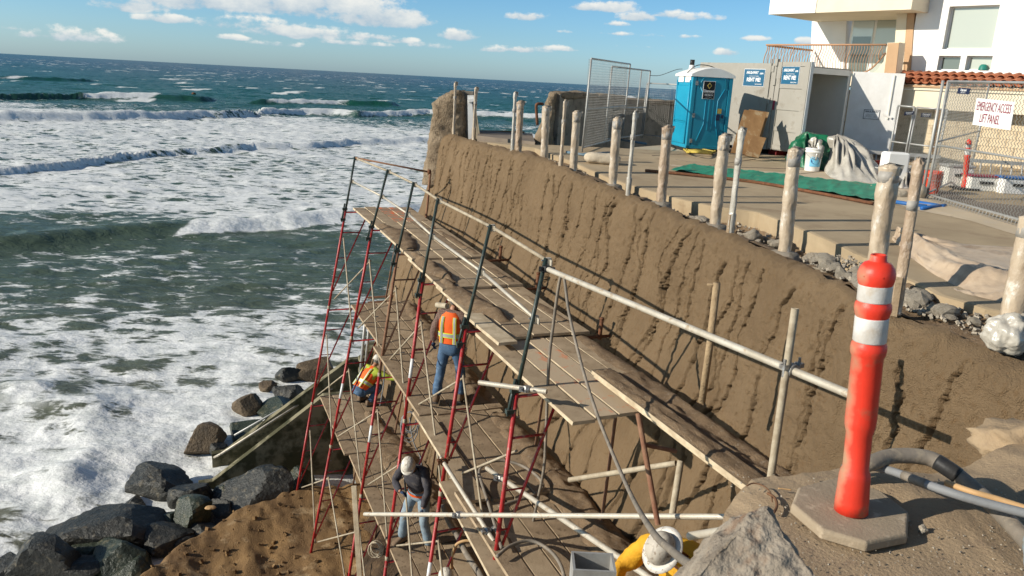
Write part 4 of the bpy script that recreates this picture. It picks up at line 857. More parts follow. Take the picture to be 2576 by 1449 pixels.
# ---- posts along the wall
def wrapped_post(label, base, top, r, kind, seed, foot=True, z0=None):
    base = Vector(base); top = Vector(top); root = empty('wrapped_post', label, 'post', tuple(base), 0, 'plastic-wrapped posts along the wall top')
    d = top-base; L = d.length; q = d.to_track_quat('Z', 'Y').to_matrix(); r_ = random.Random(seed); n = 24; rows = 84; vs = []
    for k in range(rows+1):
        t = k/rows; z = L*t
        rr = r*(1+.10*(mnoise.noise((seed*3.1, z*5, 0)))+(.12 if .90 < t < .985 else 0)*(1 if kind == 'slim' else .2))
        if t > .985: rr *= .55
        for j in range(n):
            a = 2*math.pi*j/n; w = mnoise.noise((math.cos(a)*1.6+seed, math.sin(a)*1.6, z*7))*.30+mnoise.noise((math.cos(a+z*3)*3+seed, math.sin(a+z*3)*3, z*18))*.14+.16*(.35-abs(mnoise.noise((math.cos(a+z*2.2)*2.2+seed*2, math.sin(a+z*2.2)*2.2, z*9))))
            fl = .72 if kind == 'slim' and t > .25 else 1.0
            vs.append(base+q @ Vector((math.cos(a)*rr*(1+w*.42)*fl, math.sin(a)*rr*(1+w*.42), z+(mnoise.noise((a*2, seed, 5))*.03 if k > rows-3 else 0))))
    fs = [(k*n+j, k*n+(j+1) % n, (k+1)*n+(j+1) % n, (k+1)*n+j) for k in range(rows) for j in range(n)]+[tuple(range(n-1, -1, -1)), tuple(rows*n+j for j in range(n))]
    mb = MB(); mb.add(vs, fs); mb.build('plastic_wrap', MT['wrapb' if seed in (5, 11, 16) else ('clear' if seed in (4, 10, 13) else ('tape' if seed == 205 else 'wrap'))], root, True)
    if kind == 'slim':
        MB().box(base+d*.12, (.085, .05, L*.26), mat=q).build('stake', MT['plankd'], root)
    tb = MB()
    for t in ((.80, .86) if kind != 'slim' else (.62, .70)):
        pass
    t0 = .83 if kind != 'slim' else .68
    tb.tube([base+d*t0, base+d*(t0+(.11 if kind != 'slim' else .06))], r*(1.04 if kind != 'slim' else .98), 14); tb.build('tape_band', MT['tape'], root, True)
    # loose corner of plastic at the top
    fl = MB(); c = top+Vector((r*.9, 0, -.02)); fl.add([top+Vector((-r*.5, 0, .0)), c+Vector((r*.7, .01, .02)), c+Vector((r*.5, .02, -.07)), top+Vector((r*.3, 0, -.10)), top+Vector((0, .02, .02))], [(0, 4, 1), (4, 2, 1), (4, 3, 2), (0, 3, 4)])
    fl.build('plastic_flap', MT['clear'], root, True)
    if foot and kind != 'slim':
        f = MB(); R_ = r*2.3; prof = [(R_*1.05, -.42), (R_*1.03, -.05), (R_*.98, .015), (R_*.88, .035), (r*1.05, .05)]
        f.lathe(prof, tuple(base), 16); o = f.build('concrete_footing', MT['grey_conc'], root, True)
    return root
PBASE = []
POSTS = [((1141, 343), (1146, 207), 's', 'slim wrapped stake standing against the sea-side rock pier at the far end'),
         ((1191, 356), (1198, 220), 's', 'slim wrapped stake in front of the white gate post at the far end'),
         ((1288, 391), (1296, 232), 's', 'slim torn-wrapped stake touching the taller grey wrapped post'),
         ((1304, 388), (1309, 254), 't', 'grey-silver wrapped post with a torn stake beside its left edge'),
         ((1368, 412), (1374, 267), 't', 'wrapped post in front of the sea-side edge of the parapet wall'),
         ((1409, 438), (1422, 252), 's', 'slim stake with ballooned plastic in front of the parapet wall'),
         ((1441, 440), (1451, 280), 't', 'wrapped post just left of the chain-link panels'),
         ((1540, 470), (1553, 295), 't', 'wrapped post in front of the chain-link panels by the sandbag'),
         ((1578, 503), (1598, 280), 's', 'slim white-wrapped stake in front of the chain-link panels'),
         ((1662, 515), (1679, 317), 't', 'wrapped post just left of the blue portable toilet'),
         ((1797, 572), (1823, 338), 't', 'wrapped post in front of the plywood sheets'),
         ((1834, 608), (1866, 322), 's', 'slim shiny wrapped stake in front of the plywood sheets'),
         ((1972, 642), (1999, 372), 't', 'wrapped post with conical footing below the container door'),
         ((2203, 668), (2238, 415), 't', 'stout wrapped post with crumpled top behind the orange delineator'),
         ((2252, 790), (2312, 400), 's', 'long slim brown-wrapped stake beside the orange delineator'),
         ((2532, 870), (2600, 540), 't', 'stout wrapped post at the right edge with billowing clear plastic')]
PZ = [-1.38, -1.38, -1.42, -1.45, -1.48, -1.45, -1.50, -1.58, -1.56, -1.66, -1.72, -1.66, -1.76, -1.78, -1.70, -1.74]
for i, ((b, t, k, lb), z) in enumerate(zip(POSTS, PZ)):
    need = .34 if k == 't' else .12
    for z in np.arange(-1.30, -2.05, -.01):
        B = G(*b, float(z)); s_, w_ = to_s(B)
        if w_-float(TOPW(s_)) >= need or z < float(TOPZ(s_))-.16: break
    PBASE.append(B.copy()); T = GY(*t, B.y+.02)
    wrapped_post(lb, B, T, (.072 if k == 't' else .043)*(1.15 if i in (13, 15) else 1), 'thick' if k == 't' else 'slim', i+2, i not in (13, 15))
# ---- rubble in the trench
def rock_mesh(name, mat, seed, sub=3, size=(1, 1, 1), cuts=14, rough=.06, smooth=True):
    r_ = random.Random(seed); bm = bmesh.new(); bmesh.ops.create_icosphere(bm, subdivisions=sub, radius=1.0)
    P = []
    for i in range(cuts):
        v = Vector((r_.gauss(0, 1), r_.gauss(0, 1), r_.gauss(0, 1))).normalized(); P.append((v, r_.uniform(.52, .88)))
    for v in bm.verts:
        d = v.co.normalized(); k = 1.15
        for n, h in P:
            c = d.dot(n)
            if c > .05: k = min(k, h/c)
        k *= 1+rough*mnoise.noise(d*2.2+Vector((seed, 0, 0)))+rough*.5*mnoise.noise(d*6+Vector((0, seed, 0)))
        v.co = Vector((d.x*k*size[0], d.y*k*size[1], d.z*k*size[2]))
    me = bpy.data.meshes.new(name); bm.to_mesh(me); bm.free(); me.materials.append(mat)
    me.polygons.foreach_set('use_smooth', [smooth]*len(me.polygons)); return me
RUB = [rock_mesh('rubble_chunk', MT['rubble'], 50+i, 2, (1, .8, .62), 15, .10, False) for i in range(6)]
r_ = random.Random(77)
for i in range(190):
    s = r_.uniform(4.5, 15.4) if i < 160 else r_.uniform(14, 17)
    f = r_.uniform(.1, 1); e = float(np.interp(s, [to_s(p)[0] for p in EDGE], [to_s(p)[1] for p in EDGE])); w0 = float(TOPW(s))+.35; w = w0+(max(e, w0+.25)-.12-w0)*f
    sz = r_.choice([.04, .055, .075, .10, .14]) if s > 8 else r_.choice([.04, .06, .09])
    if i >= 160: sz *= .6
    o = link(bpy.data.objects.new('rubble_chunk', RUB[i % 6])); o.location = S(s, w, (float(TOPZ(s))-.24 if s < 13.3 else -1.70)+sz*.35); o.scale = (sz, sz, sz); o.rotation_euler = (r_.uniform(-.4, .4), r_.uniform(-.4, .4), r_.uniform(0, 6))
    tag(o, 'jagged grey lump of broken concrete lying in the trench behind the wall top', 'rubble', 'broken concrete in the trench')
for (px, py, sz, lb) in ((2087, 683, .17, 'biggest knobbly concrete lump in the trench beside the near wrapped post'), (2100, 703, .09, 'smooth pale stone lying beside the biggest knobbly lump in the trench'), (1890, 592, .14, 'broad slab of broken concrete against the footing in the trench'), (1985, 620, .12, 'angular concrete lump behind the conical footing')):
    o = link(bpy.data.objects.new('rubble_chunk', rock_mesh('rubble_chunk', MT['rubble'], len(lb), 3, (1, .8, .7), 12, .28))); o.location = G(px, py, -1.78); o.scale = (sz,)*3; tag(o, lb, 'rubble')
gv = MB(); r_ = random.Random(5)
for i in range(1300):
    p = None
    if p is None:
        s = r_.uniform(4, 15.0) if i < 800 else r_.uniform(13, 16.6); e = float(np.interp(s, [to_s(q)[0] for q in EDGE], [to_s(q)[1] for q in EDGE])); w0 = float(TOPW(s))+.34; p = S(s, w0+(max(e, w0+.2)-w0)*r_.random(), float(TOPZ(s))-.2 if s < 13.3 else -1.69)
    else: p.z = -1.80
    k = r_.uniform(.008, .032); gv.box(p+Vector((0, 0, k*.3)), (k*r_.uniform(.8, 2), k, k*r_.uniform(.5, 1)), mat=Matrix.Rotation(r_.uniform(0, 3), 3, Vector((r_.random(), r_.random(), r_.random()+.2)).normalized()))
tag(gv.build('gravel', MT['rubble']), 'scattered gravel and concrete crumbs in the trench', 'gravel', kind='stuff')
# ---- rough rock pier and parapet at the far end
def rough_block(name, c, size, rz, mat, seed, parent=None, amp=.12, sub=5, sq=5):
    bm = bmesh.new(); bmesh.ops.create_cube(bm, size=2.0); bmesh.ops.subdivide_edges(bm, edges=bm.edges, cuts=18, use_grid_fill=True)
    R = rot(rz)
    for v in bm.verts:
        d = v.co.copy(); l = (abs(d.x)**sq+abs(d.y)**sq+abs(d.z)**sq)**(1/sq); d = d/l
        p = Vector((d.x*size[0]/2, d.y*size[1]/2, d.z*size[2]/2))
        n = mnoise.fractal(p*1.6+Vector((seed, 0, 0)), 1.0, 2.0, 5)
        p += d.normalized()*n*amp; v.co = R @ p+Vector(c)-(parent.location if parent else Vector())
    me = bpy.data.meshes.new(name); bm.to_mesh(me); bm.free(); me.materials.append(mat); me.polygons.foreach_set('use_smooth', [True]*len(me.polygons))
    o = link(bpy.data.objects.new(name, me)); o.parent = parent; return o
PR = empty('rock_pier', 'rough brown rock-textured pier at the sea end of the wall', 'pier', tuple(GY(1135, 345, 20.6)))
def loft_rock(name, levels, y0, dep, mat, parent, seed, amp=.05):
    """rough rock from (py, left px, right px) silhouettes at distance y0, dep deep"""
    n = 56; rows = []; L2 = []
    for i in range(len(levels)-1):
        for k in range(12):
            t = k/12; L2.append([levels[i][j]*(1-t)+levels[i+1][j]*t for j in range(3)])
    L2.append(levels[-1]); vs = []
    for li, (py, xl, xr) in enumerate(L2):
        a_ = GY(xl, py, y0); b_ = GY(xr, py, y0); c_ = (a_+b_)/2; hw = (b_-a_).length/2; top = 1-max(0, (li-(len(L2)-9))/9)*.0
        for j in range(n):
            an = 2*math.pi*j/n; cx = math.copysign(abs(math.cos(an))**.55, math.cos(an)); cy = math.copysign(abs(math.sin(an))**.55, math.sin(an))
            p = Vector((c_.x+cx*hw, c_.y+dep/2+cy*dep/2, c_.z)); q = Vector((cx, cy, 0)); q.normalize()
            k = mnoise.fractal(p*2.4+Vector((seed, 0, 0)), 1, 2, 5)*amp+mnoise.noise(p*11)*amp*.35
            vs.append(p+q*k+Vector((0, 0, k*.4)))
    m = len(L2); fs = [(r0*n+j, r0*n+(j+1) % n, (r0+1)*n+(j+1) % n, (r0+1)*n+j) for r0 in range(m-1) for j in range(n)]+[tuple((m-1)*n+j for j in range(n)), tuple(range(n-1, -1, -1))]
    mb = MB(); mb.add(vs, fs); return mb.build(name, MT[mat], parent, True)
loft_rock('pier_body', [(470, 1058, 1176), (400, 1069, 1174), (345, 1077, 1173), (300, 1082, 1172), (267, 1087, 1171), (248, 1101, 1170), (237, 1117, 1169), (230, 1132, 1166), (228, 1140, 1160)], 20.85, 1.0, 'rockcrete', PR, 3, .075)
pc = MB(); q0 = [GY(1163, 345, 21.2), GY(1190, 345, 21.2), GY(1190, 231, 21.2), GY(1163, 229, 21.2)]; pc.prism(q0, (0, .5, 0)); pc.build('pier_return', MT['grey_conc'], PR)
g = empty('wooden_gate', 'white weathered board gate leaning behind the rock pier', 'gate', tuple(GY(1186, 350, 20.8)))
for (x0, y0, x1, y1, nm, w) in ((1186, 352, 1184, 240, 'gate_post', .16), (1199, 350, 1192, 255, 'board', .08), (1207, 352, 1193, 262, 'board', .05)):
    MB().bar(GY(x0, y0, 20.8), GY(x1, y1, 20.8), w, .07, up=(0, 1, 0)).build(nm, MT['white'] if nm == 'gate_post' else MT['planke'], g)
MB().bar(GY(1178, 254, 20.75), GY(1200, 250, 20.75), .06, .08).build('cross_board', MT['white'], g)
PW = empty('parapet_wall', 'grey concrete parapet wall with a rough rock-textured end and small paper notice', 'wall', tuple(ground(1400, 365)))
A = GY(1372, 300, 20.0); pts = [GY(1390, 300, 20.2), GY(1490, 300, 22.6), GY(1560, 300, 24.0), GY(1712, 300, 26.0)]; tops = [-.26, -.30, -.34, -.50]
mb = MB()
for i in range(3):
    a, b = pts[i].copy(), pts[i+1].copy(); a.z = b.z = -1.9; d = (b-a).normalized(); nrm = Vector((-d.y, d.x, 0))*.16
    vs = [a-nrm, b-nrm, b+nrm, a+nrm]; vt = [Vector((v.x, v.y, tops[i] if j in (0, 3) else tops[i+1])) for j, v in enumerate(vs)]
    mb.add(vs+vt, [(3, 2, 1, 0), (4, 5, 6, 7), (0, 1, 5, 4), (1, 2, 6, 5), (2, 3, 7, 6), (3, 0, 4, 7)])
mb.build('wall_panel', MT['grey_conc'], PW)
for i in range(3):
    a, b = pts[i].copy(), pts[i+1].copy(); L = (b-a).length; m = (a+b)/2; m.z = (tops[i]+tops[i+1])/2
    rough_block('rough_coping', m, (L, .44, .16), math.atan2(b.y-a.y, b.x-a.x), MT['rockcrete'], i+5, PW, .06)
loft_rock('rock_end', [(378, 1330, 1390), (366, 1338, 1391), (330, 1358, 1393), (300, 1364, 1395), (262, 1372, 1398), (246, 1379, 1400), (238, 1390, 1402), (236, 1394, 1401)], 19.9, .7, 'rockcrete', PW, 9, .05)
nt_ = GY(1405, 288, 20.25); MB().box(nt_, (.075, .012, .40), rz=.75).build('paper_notice', MT['sticker'], PW)
MB().box(nt_+Vector((-.006, -.010, .13)), (.06, .012, .10), rz=.75).build('red_print', MT['txtr'], PW)
r = tag(MB().tube(wire([GY(1352, 315, 19.9), GY(1349, 272, 19.9), GY(1352, 262, 19.9), GY(1366, 262, 20.0)], 4), .035, 8).build('handrail', MT['rust'], None, True), 'rusty bent handrail pipe beside the rock end of the parapet', 'handrail')
# dark landing between pier and parapet
lp = [GY(1200, 352, 20.0), GY(1345, 372, 18.9), GY(1338, 350, 22), GY(1205, 345, 22)]
for p in lp: p.z = -1.36
tag(MB().prism(lp, (0, 0, -.22)).build('landing', MT['asphalt']), kind='structure')
# ---- chain link
def link_mesh(parent, a, b, h, z0=.08, pitch=.058, r=.0026, name='wire_mesh', cut=None):
    a = Vector(a); b = Vector(b); L = (b-a).length; d = (b-a)/L; n = int(L/pitch); mb = MB(); up = Vector((0, 0, 1)); nn = Vector((-d.y, d.x, 0))
    m = int((h-z0)/(pitch/2))
    vs, fs = [], []
    offs = [nn*r, d*r*.9-nn*r*.5, -d*r*.9-nn*r*.5]
    for k in range(n+1):
        base = len(vs)
        for j in range(m+1):
            p = a+d*min(L, (k+(.5 if j % 2 else 0))*pitch)+up*(z0+j*pitch/2)+nn*(.003 if (j % 2) else -.003)
            vs += [p+o for o in offs]
        for j in range(m):
            for q in range(3): fs.append((base+j*3+q, base+j*3+(q+1) % 3, base+j*3+3+(q+1) % 3, base+j*3+3+q))
    mb.add(vs, fs); o = mb.build(name, MT['wirem'], parent); o['kind'] = 'stuff'; return o
def fence_panel(label, a, b, h, tilt=(0, 0), mids=(), rails=(.5,), name='chain_link_panel', r=.021, pitch=.058, group=None, wr=.0026):
    a = Vector(a); b = Vector(b); root = empty(name, label, 'fence panel', tuple(a), 0, group); t = Vector((tilt[0], tilt[1], 1))
    for p, q in ((a, a+t*h), (b, b+t*h)): MB().tube([p, q], r, 10).build('post', MT['gal2'], root, True)
    MB().tube([a+t*h, b+t*h], r*.9, 8).build('top_rail', MT['gal2'], root, True); MB().tube([a+t*.09, b+t*.09], r*.9, 8).build('bottom_rail', MT['gal2'], root, True)
    for f in rails: MB().tube([a+t*h*f, b+t*h*f], r*.8, 8).build('mid_rail', MT['gal2'], root, True)
    for f in mids: MB().tube([a.lerp(b, f), a.lerp(b, f)+t*h], r*.8, 8).build('post', MT['gal2'], root, True)
    link_mesh(root, a, b, h, pitch=pitch, r=wr); return root
a = ground(1464, 382); b = GY(1562, 373, 22.0); b.z = float(zt(b.x, b.y)); h = GY(1495, 148, a.y).z-a.z
fence_panel('tall chain-link fence panel leaning left at the sea end of the terrace', a, b, h, (.028, 0), (), (.46,))
a2 = GY(1518, 370, 20.6); a2.z = float(zt(a2.x, a2.y)); b2 = GY(1616, 345, 23.6); b2.z = float(zt(b2.x, b2.y))
fence_panel('chain-link fence panel behind the tall leaning one beside the parapet', a2, b2, GY(1550, 168, a2.y).z-a2.z, (.028, 0), (.75,), (.46,))
a3 = GY(1612, 345, 23.7); a3.z = float(zt(a3.x, a3.y)); b3 = GY(1745, 372, 22.6); b3.z = a3.z
fence_panel('low dark chain-link fence running behind the portable toilet', a3, b3, 1.55, (.03, 0), (), (), r=.018)
cb = tag(MB().tube(wire([GY(1634, 190, 23.5), GY(1660, 190, 23.4), GY(1700, 176, 23.0), GY(1716, 174, 22.4)], 5), .008, 5).build('overhead_cable', MT['black'], None, True), 'thin black cable strung from the fence panel to the toilet roof', 'cable')
for (q0, q1, lb) in (((1425, 383), (1490, 393), 'faded blue foot pipe under the tall leaning fence panel'), ((1470, 388), (1545, 384), 'second faded blue foot pipe crossing under the tall leaning panel'), ((1560, 352), (1625, 362), 'faded blue foot pipe under the panel beside the parapet')):
    tag(MB().tube([ground(*q0, .03), ground(*q1, .03)], .03, 8).build('blue_pipe', MT['ltblue'], None, True), lb, 'pipe')
def sandbag(label, c, size, rz, seed, mat='bag'):
    o = rough_block('sandbag', c, size, rz, MT[mat], seed, None, .05, sq=2.6); return tag(o, label, 'sandbag')
sandbag('plump white sandbag lying at the foot of the tall leaning fence panel', ground(1518, 397, .12), (.74, .36, .22), -.15, 4)
# ---- portable toilet
def toilet():
    K = Vector((GY(1724, 372, 19.3).x, 19.3, float(zt(4.5, 19.3)))); rz = .168
    root = empty('portable_toilet', 'cyan portable toilet with white roof standing in front of the grey container', 'portable toilet', tuple(K), rz); root.scale = (.88, .88, .87)
    w, dp, h = 1.13, 1.15, 2.0
    def B(mb, nm, mat, **k): return mb.build(nm, MT[mat] if isinstance(mat, str) else mat, root, local=False, **k)
    c = Vector((w/2, dp/2, 0))
    B(MB().rbox(c+Vector((0, 0, .09+h/2)), (w, dp, h), .03), 'body', 'blue')
    B(MB().box(c+Vector((0, 0, .05)), (w-.1, dp+.02, .10)), 'base_skid', 'black')
    # door side faces -y
    f = MB(); y = -.012
    f.box((.05, y, .09+h*.5), (.10, .05, h)).box((w-.05, y, .09+h*.5), (.10, .05, h)).box((w/2, y, .13), (w, .05, .08)); B(f, 'door_frame', 'blued', bevel=.006)
    B(MB().rbox((w/2, -.012, .09+.98), (.90, .036, 1.86), .015), 'door', 'blued')
    for pts in ([(.17, 1.72), (.30, 1.98), (.60, 2.04), (.90, 1.98), (.97, 1.72)],): B(MB().tube([Vector((x, -.035, z)) for x, z in pts], .013, 6), 'door_arch', 'blued', smooth=True)
    ch = MB()
    for pts in ([(.22, 1.75), (.42, 1.40), (.42, .75), (.26, .30)], [(.92, 1.70), (.76, 1.40), (.76, .80), (.88, .35)]): ch.tube([Vector((x, -.034, z)) for x, z in pts], .012, 6)
    B(ch, 'door_groove', 'blue', smooth=True)
    B(MB().box((.53, -.038, 1.08), (.035, .02, .95)), 'door_rib', 'blued'); B(MB().box((.645, -.036, 1.08), (.02, .016, .9)), 'door_rib', 'blued')
    for z in (1.83, .98, .30): B(MB().box((.115, -.04, z), (.07, .03, .11)), 'hinge', 'steel')
    B(MB().box((.80, -.045, .95), (.10, .035, .16)), 'door_latch', 'navy'); B(MB().box((.93, -.04, .98), (.05, .03, .09)), 'door_handle', 'navy'); B(MB().box((.83, -.036, 1.12), (.12, .014, .13)), 'latch_plate', 'gold')
    # logo plate
    sg = MB().box((.47, -.042, 1.66), (.335, .012, .47)).build('logo_plate', MT['sticker'], root, local=False)
    MB().box((.47, -.051, 1.66), (.31, .008, .445)).build('logo_panel', MT['blk'], sg, local=False)
    MB().prism([(.47, -.057, 1.86), (.54, -.057, 1.775), (.47, -.057, 1.69), (.40, -.057, 1.775)], (0, -.003, 0)).build('diamond_mark', MT['gold'], sg, local=False)
    MB().prism([(.47, -.061, 1.825), (.51, -.061, 1.775), (.47, -.061, 1.725), (.43, -.061, 1.775)], (0, -.003, 0)).build('diamond_mark', MT['blk'], sg, local=False)
    for s_, z, h_ in (('Diamond', 1.635, .066), ('ENVIRONMENTAL SERVICES', 1.585, .016), ('1-800-746-7191', 1.53, .034), ('www.diamondprovides.com', 1.48, .014)):
        t = text(s_, None, (.47, -.0575, z), (1, 0, 0), (0, 0, 1), h_, 'txt', bold=.02 if h_ > .03 else 0, sx=.85); t.parent = sg
    # vents and side panel on the sunny side (-x)
    for y0 in (.28, .80): B(MB().box((-.012, y0, 1.93), (.02, .40, .17)), 'vent', 'white')
    sp = MB(); sp.rbox((-.01, dp/2, 1.28), (.03, .88, .95), .012); B(sp, 'side_panel', 'blue'); B(MB().rbox((-.015, dp/2, .48), (.04, .92, .55), .015), 'side_panel', 'blue')
    for y0 in (.10, dp-.10): B(MB().tube([Vector((-.02, y0, .2)), Vector((-.02, y0, 1.9))], .022, 6), 'corner_rib', 'blue', smooth=True)
    # vaulted white roof
    vs = []; n = 12
    for yy, k in ((-.05, .86), (.12, 1), (dp-.12, 1), (dp+.05, .86)):
        for i in range(n+1):
            t = i/n; x = -.05+(w+.10)*t; vs.append((x, yy, 2.06+(.20*math.sin(math.pi*t)**.9)*k))
        vs += [(w+.05, yy, 2.00), (-.05, yy, 2.00)]
    m = n+3; fs = [(r0*m+i, r0*m+(i+1) % m, (r0+1)*m+(i+1) % m, (r0+1)*m+i) for r0 in range(3) for i in range(m)]+[tuple(range(m)), tuple(3*m+i for i in range(m-1, -1, -1))]
    mb = MB(); mb.add(vs, fs); B(mb, 'roof', 'white')
    v = MB().lathe([(.09, 2.16), (.07, 2.30), (.06, 2.31)], (.22, .72, 0), 12); B(v, 'vent_pipe', 'white', smooth=True); B(MB().lathe([(.062, 2.30), (.062, 2.45)], (.22, .72, 0), 12), 'vent_cap', 'black', smooth=True)
    cable = MB().tube(wire([Vector((-.05, .3, 2.09)), Vector((.2, .35, 2.29)), Vector((.55, .4, 2.31)), Vector((.9, .5, 2.22))], 5), .012, 5); B(cable, 'roof_cable', 'black', smooth=True)
    return root
toilet()
o = MB()
for k in range(5): o.tube(wire([ground(1722+k*4, 374+k*2.2, .03+.02*k), ground(1760, 372+k*3.0, .05+.02*k), ground(1800-k*3, 381+k*1.5, .04), ground(1770, 384-k, .03), ground(1730, 380+k, .03)], 5, True), .022, 7)
tag(o.build('hose_coil', MT['yellow'], None, True), 'yellow hose coiled on the pavement in front of the toilet', 'hose')
# ---- storage container
def container():
    C1 = GY(1936, 300, 20.0); C1.z = -1.32; u = Vector((-.527, .85, 0)).normalized(); v = Vector((.85, .527, 0)).normalized(); up = Vector((0, 0, 1)); H = 2.0; Wd = 2.8; Ln = 2.6; th = .06
    root = empty('storage_container', 'grey steel storage container with both end doors swung open', 'container', tuple(C1))
    def wall(p, a, b, t, nm, mat, t2=None):
        mb = MB(); p = Vector(p); mb.add([p, p+a, p+a+t, p+t, p+b, p+a+b, p+a+b+t, p+b+t], [(3, 2, 1, 0), (4, 5, 6, 7), (0, 1, 5, 4), (1, 2, 6, 5), (2, 3, 7, 6), (3, 0, 4, 7)]); return mb.build(nm, MT[mat], root)
    wall(C1, u*Ln, up*H, v*th, 'side_wall', 'cont'); wall(C1+v*Wd, u*Ln, up*H, v*-th, 'side_wall', 'contin')
    wall(C1+v*th+u*.01, u*(Ln-.02), v*(Wd-2*th), up*.08, 'floor', 'ply'); wall(C1+v*.003+up*H+u*.003, u*(Ln-.006), v*(Wd-.006), up*.05, 'roof', 'cont')
    wall(C1+u*(Ln-th)+v*th+up*.08, v*(Wd-2*th), up*(H-.08), u*th, 'back_wall', 'contin')
    wall(C1+v*(th+.004)+u*.02+up*.085, u*(Ln-.1), up*(H-.09), v*.01, 'lining', 'contin'); wall(C1+v*(th+.02)+up*(H-.02)+u*.03, u*(Ln-.1), v*(Wd-2*th-.04), up*.012, 'ceiling', 'contin')
    wall(C1-u*.02+v*-.012+up*-.0, v*.10, up*H, u*.06, 'corner_post', 'cont'); wall(C1-u*.02+v*(Wd-.088), v*.10, up*H, u*.06, 'corner_post', 'contin'); wall(C1-u*.022+v*.09+up*(H-.12), v*(Wd-.18), up*.14, u*.05, 'lintel', 'contin')
    wall(C1+v*.1+u*1.4+up*-.22, v*.2, up*.215, u*.3, 'skid_block', 'black'); wall(C1+v*2.1+u*.3+up*-.22, v*.2, up*.215, u*.3, 'skid_block', 'black'); wall(C1+v*.1+u*.2+up*-.22, v*.2, up*.215, u*.3, 'skid_block', 'black')
    # left door, outer face seen
    d = Vector((.34, -.94, 0)).normalized(); n = Vector((-d.y, d.x, 0))*-1; n = -Vector((.94, .34, 0)); Wd2 = 1.18
    P = C1-u*.05+v*.0+up*.02
    dr = MB(); dr.add([P, P+d*Wd2, P+d*Wd2-n*.07, P-n*.07]+[q+up*2.06 for q in (P, P+d*Wd2, P+d*Wd2-n*.07, P-n*.07)], [(3, 2, 1, 0), (4, 5, 6, 7), (0, 1, 5, 4), (1, 2, 6, 5), (2, 3, 7, 6), (3, 0, 4, 7)]); ld = dr.build('door', MT['cont'], root); ld['label'] = 'left door with the outer grey face showing'
    def on(a, z, w_, h_, mat, nm, off=.012, t=.02, par=None):
        c = P+d*a+up*z+n*off; mb = MB(); R = Matrix((d, n, up)).transposed(); mb.box(c, (w_, t, h_), mat=R); return mb.build(nm, MT[mat], par or root)
    for x, w_ in ((.09, .16), (Wd2-.09, .18)): on(x, 1.03, w_, 2.06, 'cont', 'door_stile', .012, .03)
    for z in (2.30, 1.72, 1.15, .58, .08): on(Wd2/2, z*.875, Wd2-.36, .10, 'cont', 'door_rail', .010, .028)
    for z in (.35, 1.0, 1.6, 2.05): on(-.02, z, .10, .16, 'cont', 'hinge', .03, .06)
    on(.06, 1.05, .06, .22, 'txtr', 'red_reflector', .035, .01)
    on(Wd2+.006, 1.03, .012, 2.06, 'white', 'door_edge', -.035, .085)
    lb = MB(); R = Matrix((-d, -n, up)).transposed(); c = P+d*Wd2/2-n*.078+up*1.03; lb.box(c, (Wd2-.02, .012, 2.04), mat=R); lb.build('door_lining', MT['white'], root)
    def sticker(c, x, w_, h_, nn):
        x = Vector(x).normalized(); R = Matrix((x, nn, up)).transposed(); s_ = MB().box(c, (w_+.02, .006, h_+.02), mat=R).build('sticker', MT['txt'], root); f = MB().box(Vector(c)+nn*.004, (w_, .006, h_), mat=R).build('sticker_face', MT['sign'], s_, local=False)
        f.data.transform(Matrix.Translation(-root.location))
        for t, z, hh, sx, sh in (('HAULAWAY', .30, .17, .72, .25), ('.com', .27, .13, .8, 0), ('STORAGE CONTAINERS', .09, .045, 1.15, 0), ('RENT ME!', -.13, .23, .82, 0), ('800 826 9040', -.39, .07, 1.0, 0)):
            xo = -.10*w_ if t == 'HAULAWAY' else (.35*w_ if t == '.com' else (.25*w_ if t[0] == '8' else 0))
            tt = text(t, root, Vector(c)+nn*.009+x*xo+up*(z*h_), x, up, hh*h_, 'txt', bold=.035 if hh > .1 else .01, sx=sx, shear=sh)
    sticker(P+d*.50+up*1.75+n*.006, d, .62, .40, n)
    sn = Vector((-.85, -.527, 0)).normalized(); sticker(C1+u*.66+up*1.70-v*.006, -u, .66, .40, sn)
    for z in (1.85, 1.1, .5):
        wall(C1+u*.06-v*.02+up*z, u*.10, up*.14, v*.018, 'hinge_plate', 'cont')
    wall(C1+u*.14-v*.03+up*.15, u*.02, up*2.0, v*.02, 'lock_rod', 'cont')
    # right door, white inner face seen
    Q = C1+v*(Wd+.01)-u*.05+up*.02; e = Vector((.93, -.37, 0)).normalized(); m = Vector((-.37, -.93, 0)); W3 = 1.24
    dr = MB(); dr.add([Q, Q+e*W3, Q+e*W3-m*.07, Q-m*.07]+[q+up*1.98 for q in (Q, Q+e*W3, Q+e*W3-m*.07, Q-m*.07)], [(3, 2, 1, 0), (4, 5, 6, 7), (0, 1, 5, 4), (1, 2, 6, 5), (2, 3, 7, 6), (3, 0, 4, 7)]); rd = dr.build('door', MT['white'], root); rd['label'] = 'right door with the white inner face showing'
    R = Matrix((e, m, up)).transposed()
    MB().box(Q+e*(W3-.25)+m*.015+up*1.38, (.03, .03, 1.1), mat=R).build('lock_bar', MT['contin'], root); MB().box(Q+e*(W3-.27)+m*.03+up*.92, (.25, .02, .05), mat=R @ Matrix.Rotation(.4, 3, 'Y')).build('lock_lever', MT['white'], root)
    MB().box(Q+e*.02+m*.012+up*1.0, (.03, .02, 1.9), mat=R).build('hinge_edge', MT['contin'], root)
    pl = MB().box(Q+e*.60+m*.006+up*.93, (.38, .01, .24), mat=R).build('notice_plate', MT['blk'], root); MB().box(Q+e*.60+m*.010+up*.93, (.36, .01, .22), mat=R).build('notice_face', MT['sticker'], root)
    text('HAULAWAY', root, Q+e*.60+m*.017+up*1.0, e, up, .045, 'blk', bold=.03, sx=.9, shear=.2)
    for k in range(3): MB().box(Q+e*.60+m*.016+up*(.93-.03*k), (.26, .002, .006), mat=R).build('notice_line', MT['cont'], root)
    return C1, u, v
